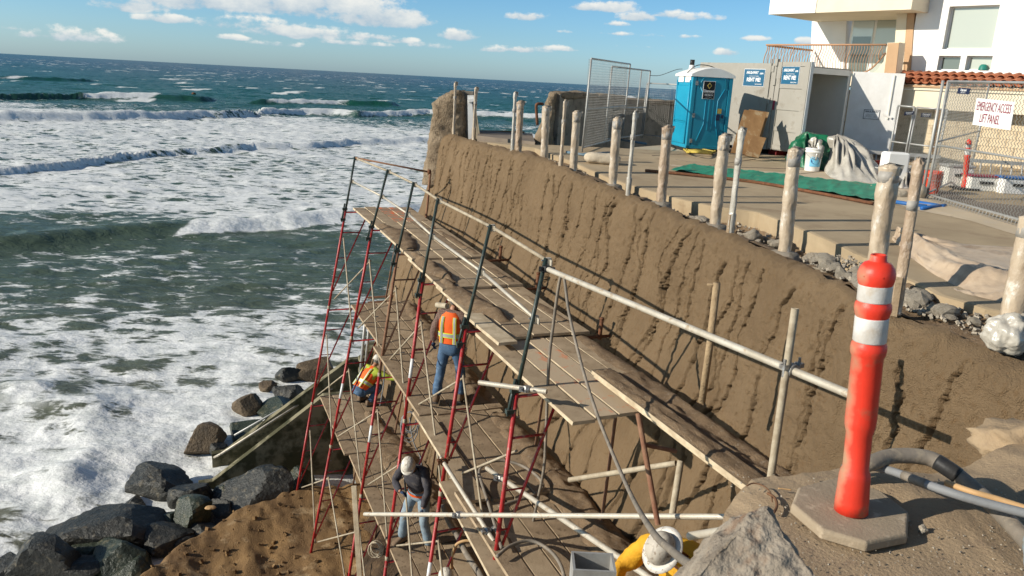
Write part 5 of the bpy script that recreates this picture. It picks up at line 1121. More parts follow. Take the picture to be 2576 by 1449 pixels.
C1, CU, CV = container()
for (a_, b_, lb, mt, rr) in (((.75, .55, -.35), (.95, 1.1, 1.0), 'dark wooden tool handle leaning against the container wall, tallest of the pair', 'wood', .02), ((1.0, .4, -.35), (1.45, .9, .75), 'reddish wooden tool handle leaning beside the darker one in the container', 'tan', .018), ((.30, 1.0, -.9), (.33, 1.6, 1.2), 'black pole leaning inside the container behind the left door', 'black', .025)):
    p = C1+CV*(a_[0]+.45)+CU*a_[1]+Vector((0, 0, a_[2]+1.0-.3)); q = C1+CV*(b_[0]+.45)+CU*b_[1]+Vector((0, 0, b_[2]+.55)); p = C1+CV*(a_[0]+.3)+CU*a_[1]+Vector((0, 0, .1))
    tag(MB().tube([p, q], rr, 8).build('tool_handle', MT[mt], None, True), lb, 'tool')
p = C1+CV*1.75+CU*.7+Vector((0, 0, .1)); tag(MB().bar(p, p+Vector((.12, .1, .65)), .08, .05).build('yellow_level', MT['yellow'], None), 'yellow board end standing in the container', 'board')
fc = empty('folding_chair', 'dark folding chair with metal frame just inside the container', 'chair', tuple(C1+CV*.5+CU*.8+Vector((0, 0, .1))))
b0 = fc.location; MB().box(b0+Vector((.25, 0, .42)), (.42, .4, .05)).build('seat', MT['black'], fc); MB().tube(wire([b0+Vector((0, .2, .4)), b0+Vector((.02, .25, .8)), b0+Vector((.45, .25, .8)), b0+Vector((.48, .2, .4))], 4), .014, 6).build('back_frame', MT['gal2'], fc, True); MB().box(b0+Vector((.24, .25, .66)), (.4, .03, .18)).build('backrest', MT['black'], fc)
for x in (.04, .46):
    for y in (-.17, .18): MB().tube([b0+Vector((x, y, 0)), b0+Vector((x, y*.8, .42))], .012, 6).build('leg', MT['gal2'], fc, True)
tag(MB().box(C1+CV*.35-CU*.15+Vector((0, 0, .12)), (.5, .3, .5), rz=.4).build('red_toolbox', pmat('red_box', (.2, .015, .014), None, 3, .5, 0), None, bevel=.02), 'dark red box at the foot of the open container door', 'box')
# plywood
def ply(label, q0, q1, wpx, y, lean, th=.018, mat='ply'):
    p0 = GY(*q0, y-1.4); p1 = GY(*q1, y-1.4+lean); w = GY(*wpx, y-1.4)-p0; p0.z = max(p0.z, -1.53)
    mb = MB(); nn = (p1-p0).cross(w).normalized()*th
    mb.prism([p0, p0+w, p1+w, p1], nn); return tag(mb.build('plywood_sheet', MT[mat]), label, 'plywood')
ply('tall weathered plywood sheet leaning on the container beside the toilet', (1838, 384), (1872, 276), (1896, 392), 19.9, .75)
ply('plywood sheet tucked behind the tall weathered one', (1850, 382), (1884, 275), (1902, 390), 20.1, .75)
ply('small orange-brown plywood offcut leaning at the foot of the container door', (1873, 391), (1893, 341), (1908, 397), 19.3, .5)
# ---- heaps, tarps
def heap(name, pxs, yc, mat, label, cat, peak, seed, folds=14, sag=.5, nn=70):
    """draped sheet heap: outline pixels on the ground, height profile by folds"""
    P = [ground(*p) for p in pxs]; c = sum(P, Vector())/len(P); pk = Vector(peak); n = nn; ring = wire(P, max(2, n//len(P)), True); m = len(ring); K = 26; r_ = random.Random(seed)
    X = np.zeros((K, m+1)); Y = X.copy(); Z = X.copy()
    for i in range(m+1):
        p = ring[i % m]; ang = 2*math.pi*(i % m)/m
        for k in range(K):
            t = k/(K-1); q = p.lerp(pk, t); z = p.z+(pk.z-p.z)*(t**(1.0+sag*.6))
            fold = (mnoise.noise((math.cos(ang)*folds*.35+seed, math.sin(ang)*folds*.35, t*2.2))*.26+mnoise.noise((math.cos(ang)*folds+seed, math.sin(ang)*folds, t*5))*.09)*math.sin(math.pi*min(1, t*1.08))**.7
            out = (p-pk); out.z = 0; out = out.normalized() if out.length > .01 else Vector((1, 0, 0))
            X[k, i] = q.x+out.x*fold; Y[k, i] = q.y+out.y*fold; Z[k, i] = z+fold*.55+.012+(pk.z-p.z)*.22*math.sin(math.pi*t)
    o = grid_mesh(name, X, Y, Z, MT[mat]); return tag(o, label, cat)
pk = GY(2030, 332, 17.6)
heap('green_tarp', [(1975, 395), (1992, 416), (2055, 428), (2115, 428), (2110, 400), (2070, 385), (2010, 382)], 19, 'greent', 'crumpled glossy green tarp heap in the mouth of the container', 'tarp', pk, 3)
pk = GY(2105, 338, 17.2)
heap('plastic_sheeting', [(2070, 420), (2090, 448), (2160, 462), (2222, 462), (2235, 448), (2190, 425), (2110, 408)], 18, 'clear', 'heap of crumpled translucent plastic sheeting beside the green tarp', 'plastic sheet', pk, 8)
heap('plastic_sheeting', [(2140, 448), (2160, 462), (2225, 466), (2222, 446), (2180, 436)], 18, 'clear', 'lower bunched end of white plastic sheeting in front of the white container door', 'plastic sheet', GY(2165, 412, 17.4), 18)
def bucket(label, c, r, h, mat, lid=None, band=None, tilt=0):
    root = empty('bucket', label, 'bucket', tuple(c)); MB().lathe([(r*.84, 0), (r*.86, .01), (r*.98, h*.86), (r*1.06, h*.87), (r*1.06, h*.92), (r, h*.93), (r*1.02, h), (r*.94, h), (r*.84, h*.3)], tuple(c), 20).build('pail', MT[mat], root, True)
    if lid: MB().lathe([(r*1.08, h), (r*1.08, h*1.05), (r*.95, h*1.07), (.01, h*1.07)], tuple(c), 20).build('lid', MT[lid], root, True)
    MB().tube(wire([c+Vector((-r*1.05, 0, h*.85)), c+Vector((-r*.6, -r*.95, h*.62)), c+Vector((r*.6, -r*.95, h*.62)), c+Vector((r*1.05, 0, h*.85))], 4), .005, 5).build('handle', MT['gal2'], root, True)
    return root
c = ground(2041, 430); b = bucket('white plastic bucket with blue label in front of the green tarp heap', c, .17, .44, 'white', 'white')
lab = MB(); n = 8
vs = [(c.x+.161*math.sin(a), c.y-.161*math.cos(a), c.z+z) for z in (.10, .33) for a in np.linspace(-.75, .75, n)]
lab.add(vs, [(i, i+1, n+i+1, n+i) for i in range(n-1)]); lab.build('label', pmat('light_blue_label', (.12, .42, .62), (.2, .5, .68), 4, .5, 0), b, True)
lab = MB(); vs = [(c.x+.163*math.sin(a*.6), c.y-.163*math.cos(a*.6), c.z+.22+z) for a, z in [(math.cos(t), .075*math.sin(t)) for t in np.linspace(0, 6.0, 16)]]; lab.add(vs, [tuple(range(16))]); lab.build('label_disc', pmat('dark_blue_disc', (.01, .06, .22), None, 4, .5, 0), b)
tag(heap('rag', [(2029, 428), (2051, 432), (2046, 424), (2034, 423)], 16, 'clear', None, None, c+Vector((-.03, 0, .70)), 4), 'scrap of clear plastic stuffed in the white bucket', 'plastic scrap')
# green mat with rusty pipe
def mat_():
    root = empty('ground_mat', 'long flat green mesh mat lying on the terrace behind the posts', 'mat', tuple(ground(1950, 470)))
    a, b, c_, d_ = ground(1685, 430), ground(1735, 418), ground(2232, 472), ground(2222, 511); n, k = 140, 14
    T, V_ = np.meshgrid(np.linspace(0, 1, n), np.linspace(0, 1, k), indexing='xy')
    def L(q): return np.array(q)
    lo = L(a)[:, None, None]*(1-T)+L(d_)[:, None, None]*T; hi = L(b)[:, None, None]*(1-T)+L(c_)[:, None, None]*T; Pp = lo*(1-V_)+hi*V_
    Z = Pp[2]+.02+fbm(T*40, V_*5, 3, 6)*.045; wv = (fbm(T*9, V_*0+2, 3, 9)-.5)*.25
    grid_mesh('mesh_cloth', Pp[0]-root.location.x, Pp[1]+wv*(1-V_)-root.location.y, Z-root.location.z, MT['greenm'], parent=root)
    MB().tube(wire([ground(1623, 429, .03), ground(1750, 441, .035), ground(1900, 458, .03), ground(2080, 490, .035), ground(2196, 512, .035)], 4), .028, 8).build('edge_pipe', MT['rust'], root, True)
mat_()
# tan tarp over the slab edge at the right
def tan_tarp():
    rows = [[(2235, 600), (2290, 655), (2370, 715), (2440, 745), (2520, 770), (2600, 790)], [(2250, 606), (2310, 640), (2385, 690), (2460, 715), (2540, 735), (2610, 745)], [(2262, 612), (2330, 632), (2400, 668), (2480, 690), (2550, 705), (2620, 712)], [(2268, 610), (2340, 628), (2420, 640), (2500, 645), (2560, 652), (2640, 664)], [(2275, 604), (2345, 622), (2430, 628), (2500, 632), (2570, 640), (2650, 648)]]
    upz = [-.10, .10, .06, .02, .05]; n = 120; cols = []
    for rw, u_ in zip(rows, upz):
        pts = [ground(*p) for p in rw]; w = wire(pts, n//5); cols.append([(p.x, p.y, p.z+u_) for p in w])
    A_ = np.array(cols); m = A_.shape[1]; t = np.linspace(0, 4, 60); Xs = []
    out = np.zeros((60, m, 3))
    for j in range(m):
        for k in range(3): out[:, j, k] = np.interp(t, range(5), A_[:, j, k])
    T, J = np.meshgrid(t, np.arange(m)/m, indexing='ij')
    fold = (np.abs(fbm(J*1.6+T*.35, T*2.6-J*2, 4, 44)-.5)*2.4)
    out[:, :, 2] += .01+.10*np.clip(1-fold, 0, 1)**2*fbm(J*2, T*1.0, 2, 46)
    out[:, :, 0] += (fbm(J*7, T*2, 3, 47)-.5)*.10
    o = grid_mesh('tan_tarp', out[:, :, 0], out[:, :, 1], out[:, :, 2], MT['tarp']); md = o.modifiers.new('thick', 'SOLIDIFY'); md.thickness = .006
    tag(o, 'dusty tan plastic tarp draped in folds over the slab edge at right', 'tarp')
tan_tarp()
B = PBASE[-1].copy()
def billow():
    bm = bmesh.new(); bmesh.ops.create_icosphere(bm, subdivisions=5, radius=1)
    for v in bm.verts:
        d = v.co.normalized(); k = .86+.24*mnoise.noise(d*2.0)+.08*(1-abs(mnoise.noise(Vector((d.x*4, d.y*4, d.z*1.6+4))))*2)+.03*mnoise.noise(d*9)
        v.co = Vector((d.x*.18*k, d.y*.18*k, d.z*(.15 if d.z < 0 else .17)*k))+B+Vector((-.06, -.10, .12))
    me = bpy.data.meshes.new('plastic_bundle'); bm.to_mesh(me); bm.free(); me.materials.append(MT['clear']); me.polygons.foreach_set('use_smooth', [True]*len(me.polygons))
    tag(link(bpy.data.objects.new('plastic_bundle', me)), 'billowing bundle of clear plastic round the foot of the right-edge post', 'plastic sheet')
    n, k = 40, 24; T, V_ = np.meshgrid(np.linspace(0, 1, k), np.linspace(-1, 1, n), indexing='ij')
    X = B.x+.11+V_*.12*(1.2-.4*T)+T*.16; Y = B.y-.08+.05*np.abs(fbm(V_*3, T*2, 3, 3)-.5)*2-.02*T; Z = B.z+.05+T*1.1
    tag(grid_mesh('plastic_sheet', X, Y, Z, MT['clear']), 'strip of clear plastic hanging beside the right-edge post', 'plastic sheet')
billow()
# ---- right-hand fences
UPV = Vector((0, 0, 1))
a = ground(2330, 502); b = ground(2640, 592); d = (b-a).normalized(); b = a+d*4.6; h = GY(2403, 206, a.y).z-a.z
RF = fence_panel('near chain-link fence panel carrying the white emergency sign', a, b, h, (0.0, 0), (.62,), (.47,), pitch=.074, wr=.0055)
# second, doubled post
MB().tube([a+Vector((-.07, .03, 0)), a+Vector((-.07, .03, h+.01))], .024, 10).build('post', MT['gal2'], RF, True)
a4 = GY(2325, 480, 14.6); a4.z = a.z
sgn = empty('emergency_sign', 'white sign with maroon lettering EMERGENCY ACCESS LIFT PANEL wired to the near fence', 'sign', tuple(a+d*.9+UPV*1.35))
nrm = Vector((d.y, -d.x, 0)); nrm = nrm if nrm.y < 0 else -nrm
def fpt(px, py, off=.03):
    return GP(px, py, a+nrm*off, nrm)
q = [fpt(2446, 314), fpt(2541, 328), fpt(2553, 257), fpt(2457, 247)]
MB().prism(q, nrm*.006).build('sign_board', MT['sticker'], sgn)
cc = (q[0]+q[1]+q[2]+q[3])/4; wx = (q[1]-q[0]); hy = ((q[3]-q[0])+(q[2]-q[1]))/2; hh = hy.length
text('EMERGENCY ACCESS', sgn, cc+hy*.21+nrm*.011, wx, UPV, hh*.34, 'txtr', bold=.0, sx=.47, shear=.03); text('LIFT PANEL', sgn, cc-hy*.22+nrm*.011-wx*.06, wx, UPV, hh*.34, 'txtr', sx=.52, shear=.03)
def small_sign(label, q, par_n, par=None):
    root = empty('fence_sign', label, 'sign', tuple(q[0])); MB().prism(q, par_n*.005).build('sign_board', MT['navy'], root)
    c_ = sum(q, Vector())/4; wx_ = q[1]-q[0]; hy_ = q[3]-q[0]; k = hy_.length
    text('Diamond', root, c_+hy_*.16+par_n*.009, wx_, UPV, k*.36, 'txt', bold=.02, sx=.95); text('1-800-746-7191', root, c_-hy_*.28+par_n*.009, wx_, UPV, k*.17, 'txt', sx=.95)
    text('ENVIRONMENTAL SERVICES', root, c_-hy_*.08+par_n*.009, wx_, UPV, k*.08, 'txt', sx=.9)
small_sign('small navy sign at the top left corner of the near fence panel', [fpt(2407, 236), fpt(2437, 238), fpt(2441, 223), fpt(2411, 221)], nrm)
# fence panel behind, with two small signs
a5 = GY(2232, 405, 18.2); b5 = GY(2272, 412, 17.8); c5 = GY(2352, 424, 17.3)
for p in (a5, b5, c5): p.z = float(zt(p.x, p.y))
h5 = GY(2303, 270, 17.8).z-b5.z
F2 = fence_panel('low chain-link fence panel left of the tall pole behind the ladder', a5, b5, h5, (0.02, 0), (), (.42,)); F3 = fence_panel('low chain-link fence panel right of the wooden gate post behind the near fence', b5+Vector((.05, 0, 0)), c5, h5, (0.02, 0), (), (.42,))
n5 = Vector((0, -1, 0)); g5 = lambda px, py: GP(px, py, b5+Vector((0, -.06, 0)), n5)
small_sign('small navy sign left of the post on the low back fence', [g5(2273, 291), g5(2297, 289), g5(2299, 280), g5(2275, 281)], n5); small_sign('small navy sign right of the post on the low back fence', [g5(2315, 295), g5(2341, 296), g5(2343, 285), g5(2317, 284)], n5)
# return fence running inland from the tall pole
c6 = GY(2560, 440, 17.2); c6.z = float(zt(c6.x, c6.y)); a6 = GY(2395, 480, 14.6); a6.z = float(zt(a6.x, a6.y)); fence_panel('chain-link gate panel standing open behind the near fence', a+Vector((.05, .12, 0)), GY(2460, 440, 17.4)*1.0+Vector((0, 0, 0)), h-.1, (0, 0), (.5,), (.5,)) if False else None
A6 = a+Vector((.06, .15, 0)); B6 = GY(2440, 432, 17.0); B6.z = float(zt(B6.x, B6.y)); fence_panel('chain-link panel running inland from the tall pole behind the near fence', A6, B6, h-.02, (.02, 0), (), (.5,))
for (q0, q1, lb) in (((2232, 505), (2330, 520), 'bright blue foot pipe left of the tall fence pole'), ((2300, 508), (2375, 520), 'bright blue foot pipe under the tall fence pole'), ((2318, 524), (2376, 517), 'short bright blue foot pipe in front of the tall fence pole')):
    tag(MB().tube([ground(*q0, .035), ground(*q1, .035)], .032, 8).build('blue_pipe', MT['bpipe'], None, True), lb, 'pipe')
coil = []
n = 46
for i in range(n*10):
    t = i/(n*10); p = a.lerp(a+d*4.0, t); an = 2*math.pi*t*n; coil.append(p+nrm*(.05+.05*math.cos(an))+UPV*(.06+.05*math.sin(an)))
o = MB().tube(coil, .0035, 4).build('wire_coil', MT['gal2'], None, True); tag(o, 'spiral of surplus mesh wire along the foot of the near fence panel', 'wire coil')
# ---- delineator posts
def delineator(label, base, top, sc, name='delineator_post', plate=None):
    base = Vector(base); top = Vector(top); root = empty(name, label, 'delineator', tuple(base)); dv = top-base; L = dv.length; q = dv.to_track_quat('Z', 'Y').to_matrix(); k = L/1.13
    prof = [(.070, 0), (.069, .05), (.066, .10), (.064, .16), (.060, .185), (.053, .20), (.053, .30), (.053, .36), (.062, .395), (.063, .42), (.062, .70), (.069, .715), (.071, .735), (.069, .755), (.0625, .765), (.0625, .87), (.066, .880), (.070, .895), (.072, .91), (.070, .925), (.064, .935), (.063, .94), (.063, 1.00), (.066, 1.01), (.069, 1.02), (.072, 1.035), (.072, 1.055), (.066, 1.075), (.052, 1.095), (.040, 1.10), (.033, 1.105), (.032, 1.125), (.028, 1.13), (.022, 1.128), (.020, 1.10)]
    MB().lathe([(r*k, z*k) for r, z in prof], tuple(base), 28, q).build('tube_body', MT['delin'], root, True)
    for z0, z1 in ((.772, .866), (.942, 1.006)) if False else ((.768, .872), (.938, 1.008)):
        MB().lathe([(.0645*k, z0*k), (.0655*k, (z0+.004)*k), (.0655*k, (z1-.004)*k), (.0645*k, z1*k)], tuple(base), 28, q).build('reflective_sleeve', MT['refl'], root, True)
    for j in range(6):
        an = j*math.pi/3+.3; c_ = base+q @ Vector((math.cos(an)*.058*k, math.sin(an)*.058*k, 1.06*k)); MB().lathe([(.02*k, -.012), (.021*k, .006), (.012*k, .010)], tuple(c_), 8, (q @ Vector((math.cos(an), math.sin(an), .45))).to_track_quat('Z', 'Y').to_matrix()).build('grip_dimple', MT['delin'], root, True)
    return root
DB = G(2140, 1283, -1.695)
DT = GY(2210, 640, DB.y+.02)
dl = delineator('tall dusty orange-red delineator with two white sleeves standing in the foreground', DB, DT, 1)
cor = [(1990, 1266), (2007, 1223), (2110, 1196), (2217, 1233), (2287, 1286), (2284, 1343), (2180, 1364), (2067, 1331)]
poly = [G(*p, -1.70) for p in cor]; cpl = sum(poly, Vector())/8
mb = MB(); rows = [(1.0, -.045), (1.0, -.012), (.965, 0)]; vs = []
for k_, dz in rows: vs += [cpl+(p-cpl)*k_+UPV*dz for p in poly]
mb.add(vs, [tuple(range(7, -1, -1)), tuple(range(16, 24))]+[(r0*8+j, r0*8+(j+1) % 8, r0*8+8+(j+1) % 8, r0*8+8+j) for r0 in (0, 1) for j in range(8)])
mb.build('rubber_base', MT['rubber'], dl, bevel=.006)
b2 = GY(2423, 478, 15.2); b2.z = float(zt(b2.x, b2.y))+.03; t2 = GY(2437, 350, b2.y)
d2 = delineator('orange delineator leaning behind the near fence panel by the white bins', b2, t2, 1); MB().box(b2+Vector((0, 0, -.01)), (.4, .4, .04)).build('rubber_base', MT['black'], d2, bevel=.01)
# ---- things behind the fence
c = ground(2338, 486); bucket('orange bucket with printed label behind the tall fence pole', c, .16, .40, 'orange', None)
c = ground(2215, 445); bucket('orange bucket end beside the white box in front of the ladder', c, .15, .32, 'orange', None)
MBOX = MB().rbox(ground(2240, 462)+Vector((0, 0, .30)), (.42, .34, .60), .03); tag(MBOX.build('white_box', MT['white'], None), 'tall white box beside the ladder and the stout wrapped post', 'box')
for (px, py, w, hh_, mt, lb, cap) in ((2415, 473, .52, .42, 'contin', 'grey-white lidded bin left of the orange delineator behind the fence', 'gal2'), (2482, 484, .62, .30, 'contin', 'white cooler with maroon lid edge behind the near fence', 'txtr'), (2565, 492, .60, .32, 'white', 'white and blue cooler at the right edge behind the near fence', 'bpipe')):
    p = ground(px, py); p = Vector((p.x, p.y+.25, p.z)); r0 = empty('cooler', lb, 'cooler', tuple(p)); MB().rbox(p+UPV*(hh_*.45), (w, .34, hh_*.9), .03).build('tub', MT[mt], r0); MB().rbox(p+UPV*(hh_*.95), (w+.03, .37, hh_*.12), .02).build('lid', MT[cap], r0); MB().box(p+Vector((0, -.18, hh_*.55)), (w*.4, .03, .05)).build('handle', MT['black'], r0)
def ladder(label, q0, q1, wd, n, up_):
    a_, b_ = q0, q1; root = empty('ladder', label, 'ladder', tuple(a_)); off = Vector(up_)*wd
    for k in (0, 1): MB().bar(a_+off*k, b_+off*k, .035, .07).build('rail', MT['gal2'], root)
    for j in range(n): p = a_.lerp(b_, (j+.5)/n); MB().tube([p, p+off], .015, 6).build('rung', MT['gal2'], root, True)
a7 = GY(2165, 415, 17.0); a7.z = float(zt(a7.x, a7.y))+.04; b7 = GY(2352, 428, 16.6); b7.z = a7.z
ladder('aluminium ladder lying on edge below the white container door and the low fence', a7, b7+(b7-a7)*.05, .38, 8, (0, .1, 1))
a8 = GY(2420, 470, 16.2); a8.z = float(zt(a8.x, a8.y))+.04; b8 = GY(2600, 490, 15.9); b8.z = a8.z; ladder('grey ladder lying on edge behind the bins and the near fence', a8, b8, .40, 7, (0, .15, 1))
tag(heap('plastic_bag', [(2250, 462), (2265, 475), (2300, 472), (2310, 455), (2280, 448)], 15, 'clear', None, None, GY(2280, 420, 16.0), 31), 'white plastic bag slumped between the stout wrapped posts', 'plastic bag')
sandbag('small white sandbag at the foot of the tall fence pole', ground(2255, 488, .07), (.36, .25, .16), .2, 14)
sandbag('crumpled white bag slumped against the tall fence pole', ground(2312, 484, .12), (.24, .22, .28), .2, 15)
tag(MB().tube([ground(2160, 416, .25), ground(2330, 440, .25)], .02, 6).build('fallen_pole', MT['gal2'], None, True), 'thin pole lying along the ladder below the white door', 'pole')
# ---- building
BD = Vector((.62, -.785, 0)).normalized(); BN = Vector((BD.y, -BD.x, 0)); BN = BN if BN.y < 0 else -BN   # facade direction, outward normal
BP = GY(2230, 200, 22.6)
BLD = empty('apartment_building', 'white and cream apartment building with a balcony and a tiled lean-to roof', 'building', (BP.x, BP.y, -1.5))
def fc_(px, py, off=0.0): return GP(px, py, BP+BN*off, BN)
def fpoly(nm, pxs, off, th, mat, par=BLD):
    q_ = [fc_(*p, off) for p in pxs]; return MB().prism(q_, -BN*th).build(nm, MT[mat], par)
def frect(nm, x0, y0, x1, y1, off, th, mat, par=BLD):
    """upright rectangle in the facade plane, from two opposite pixel corners"""
    p = fc_(x0, y0, off); q_ = fc_(x1, y1, off); z0, z1 = sorted((p.z, q_.z)); a_ = Vector((p.x, p.y, z0)); b_ = Vector((q_.x, q_.y, z0)); h_ = UPV*(z1-z0)
    return MB().prism([a_, b_, b_+h_, a_+h_], -BN*th).build(nm, MT[mat], par), a_, b_, z1-z0
# upper white wall to the right, with openings framed
def wall_with_holes(nm, x0, x1, z0, z1, holes, off, th, mat):
    """x = distance along BD from BP"""
    xs = sorted({x0, x1, *[h[0] for h in holes], *[h[1] for h in holes]}); zs = sorted({z0, z1, *[h[2] for h in holes], *[h[3] for h in holes]}); mb = MB(); o_ = Vector((BP.x, BP.y, 0))+BN*off
    for i in range(len(xs)-1):
        for j in range(len(zs)-1):
            cx, cz = (xs[i]+xs[i+1])/2, (zs[j]+zs[j+1])/2
            if any(h[0] < cx < h[1] and h[2] < cz < h[3] for h in holes): continue
            p = o_+BD*xs[i]; q_ = o_+BD*xs[i+1]; mb.prism([p+UPV*zs[j], q_+UPV*zs[j], q_+UPV*zs[j+1], p+UPV*zs[j+1]], -BN*th)
    return mb.build(nm, MT[mat], BLD)
def bx_(p): return (Vector((p.x, p.y, 0))-Vector((BP.x, BP.y, 0))).dot(BD)
def hole(x0, y0, x1, y1):
    p, q_ = fc_(x0, y0), fc_(x1, y1); return (min(bx_(p), bx_(q_)), max(bx_(p), bx_(q_)), min(p.z, q_.z), max(p.z, q_.z))
Hb = hole(2369, 124, 2515, 12); H1 = hole(2355, 177, 2417, 141); H2 = hole(2425, 177, 2497, 141)
zc = fc_(2300, 195).z
xl = bx_(fc_(2294, 100))
wall_with_holes('upper_wall', xl, xl+9, zc, zc+6.5, [Hb, H1, H2], 0, .25, 'stucco')
MB().prism([BP+BD*(xl-.02)-BN*.26+UPV*(zc-BP.z), BP+BD*(xl+9)-BN*.26+UPV*(zc-BP.z), BP+BD*(xl+9)-BN*6+UPV*(zc-BP.z), BP+BD*(xl-.02)-BN*6+UPV*(zc-BP.z)], (0, 0, 6.4)).build('wall', MT['stucco'], BLD)
for (x0, x1, z0, z1), mt in ((Hb, 'glass'), (H1, 'glassd'), (H2, 'glass')):
    o_ = Vector((BP.x, BP.y, 0))-BN*.14; f = MB(); w_ = .035
    for (xa, xb, za, zb) in ((x0, x1, z0, z0+w_), (x0, x1, z1-w_, z1), (x0, x0+w_, z0+w_, z1-w_), (x1-w_, x1, z0+w_, z1-w_)):
        f.prism([o_+BD*xa+UPV*za, o_+BD*xb+UPV*za, o_+BD*xb+UPV*zb, o_+BD*xa+UPV*zb], -BN*.05)
    wn = f.build('window', MT['white'], BLD)
    pn = MB().prism([o_-BN*.03+BD*x0+UPV*z0, o_-BN*.03+BD*x1+UPV*z0, o_-BN*.03+BD*x1+UPV*z1, o_-BN*.03+BD*x0+UPV*z1], -BN*.01).build('pane', MT[mt], wn, local=False); pn.data.transform(Matrix.Translation(-BLD.location))
    sl = MB().prism([o_+BN*.13+BD*(x0-.03)+UPV*(z0-.05), o_+BN*.13+BD*(x1+.03)+UPV*(z0-.05), o_+BN*.13+BD*(x1+.03)+UPV*z0, o_+BN*.13+BD*(x0-.03)+UPV*z0], -BN*.12).build('sill', MT['stucco'], wn, local=False); sl.data.transform(Matrix.Translation(-BLD.location))
hp = Vector((BP.x, BP.y, 0))-BN*.10+BD*(H2[0]*.35+H2[1]*.65)+UPV*(H2[2]+.02)
hm = MB(); hm.lathe([(.001, .14), (.06, .13), (.095, .08), (.105, .02), (.115, .0), (.115, -.004)][::-1], tuple(hp+Vector((0, 0, .0))), 14); tag(hm.build('green_helmet', pmat('green_helmet_plastic', (.03, .22, .17), None, 3, .4, 0), None, True), 'green hard hat resting on the sill inside the small window', 'hard hat')
# beige corner strip, cream pilaster
fpoly('corner_strip', [(2270, 200), (2288, 200), (2306, -60), (2288, -60)], .03, .2, 'beige'); fpoly('pilaster', [(2244, 200), (2269.5, 200), (2287.5, -60), (2262, -60)], .015, .3, 'cream')
# recessed wall behind the balcony with a sliding door
RO = -1.6
fpoly('recessed_wall', [(2036, 190), (2125, 190), (2132, 36), (2047, 40), (2050, -10), (2290, -20), (2280, 190), (2262, 190), (2275, 30), (2126, 40), (2119, 190)], RO, .2, 'stucco') if False else None
wl = [fc_(2036, 200, RO), fc_(2121, 200, RO), fc_(2130, 36, RO), fc_(2046, 36, RO)]; MB().prism(wl, -BN*.2).build('recessed_wall', MT['stucco'], BLD); fpoly('recessed_wall', [(2048, 35), (2290, 30), (2294, -40), (2052, -40)], RO, .2, 'stucco'); fpoly('recessed_wall', [(2264, 200), (2300, 200), (2310, 30), (2275, 30)], RO, .2, 'stucco')
MB().prism([fc_(2036, 200, RO-.02), fc_(2036, 200, RO-.02)-BN*5, fc_(2046, -40, RO-.02)-BN*5, fc_(2046, -40, RO-.02)], BD*.2).build('wall', MT['stucco'], BLD)
df, a_, b_, hh_ = frect('sliding_door', 2121, 200, 2272, 34, RO-.06, .05, 'white')
for (f0, f1, mt) in ((.05, .47, 'glassl'), (.53, .95, 'glass')):
    p = a_.lerp(b_, f0); q_ = a_.lerp(b_, f1); pn = MB().prism([p+UPV*.05+BN*.02, q_+UPV*.05+BN*.02, q_+UPV*(hh_-.07)+BN*.02, p+UPV*(hh_-.07)+BN*.02], -BN*.01).build('pane', MT[mt], df, local=False); pn.data.transform(Matrix.Translation(-BLD.location))
p = a_.lerp(b_, .08); q_ = a_.lerp(b_, .45); pn = MB().prism([p+UPV*.06+BN*.03, q_+UPV*.06+BN*.03, q_+UPV*1.25+BN*.03, p+UPV*1.25+BN*.03], -BN*.008).build('screen', MT['glassd'], df, local=False); pn.data.transform(Matrix.Translation(-BLD.location))
# balcony slab above (roof of the loggia) and balcony floor
def slab(nm, pxs, off, depth, mat):
    q_ = [fc_(*p, off) for p in pxs]; return MB().prism(q_, -BN*depth).build(nm, MT[mat], BLD)
OB = .9
sl = [fc_(1934, 37, OB), fc_(2292, 18, OB)]; z0 = sl[0].z; p0, p1 = sl[0].copy(), sl[1].copy(); p1.z = z0
MB().prism([p0, p1, p1+UPV*1.1, p0+UPV*1.1], -BN*2.5).build('upper_balcony', MT['cream'], BLD)
MB().prism([p0+BN*.02+UPV*.0, p0.lerp(p1, .36)+BN*.02, p0.lerp(p1, .36)+BN*.02+UPV*1.08, p0+BN*.02+UPV*1.08], -BN*.019).build('parapet_face', MT['stucco'], BLD)
pL, pR = fc_(1921, 190, OB), fc_(2216, 190, OB); zf = fc_(2090, 191, OB).z; pL.z = pR.z = zf
MB().prism([pL-UPV*.25, pR+BD*.5-UPV*.25, pR+BD*.5, pL], -BN*2.4).build('balcony_floor', MT['cream'], BLD)
tL, tR = fc_(1927, 117, OB), fc_(2230, 109, OB); zr = (tL.z+tR.z)/2; tL.z = tR.z = zr
RL = MB().tube([tL, tR], .028, 6).build('railing', MT['railp'], BLD, True)
def rail_piece(mb, nm='baluster'):
    o = mb.build(nm, MT['railp'], RL, True, local=False); o.data.transform(Matrix.Translation(-BLD.location)); return o
base0 = tL.copy(); base0.z = zf+.10; base1 = tR.copy(); base1.z = zf+.10
rail_piece(MB().tube([base0, base0.lerp(base1, .86)], .02, 6), 'bottom_rail')
hb = zr-zf-.10; bal = None; nb = 46
for i in range(nb):
    t = (i+.5)/nb; p = tL.lerp(tR, t); lift = 0 if t < .84 else hb*.72*((t-.84)/.16)**2.0; zb_ = zf+.10+lift; hz = zr-zb_
    if hz < .1: continue
    pts = [Vector((p.x, p.y, zr-hz*k))+BN*(.09*math.sin(math.pi*min(1, max(0, (k-.25)/.75)))-.03*math.sin(math.pi*min(1, k/.3))) for k in np.linspace(0, 1, 8)]
    rail_piece(MB().tube(pts, .008 if i % 11 else .016, 5))
rail_piece(MB().tube([tL.lerp(tR, t)+UPV*(-(hb-(0 if t < .84 else hb*.72*((t-.84)/.16)**2.0))) for t in np.linspace(.8, 1, 10)], .022, 6), 'bottom_rail')
rail_piece(MB().tube([tL, tL-BN*2.4], .024, 6), 'side_rail')
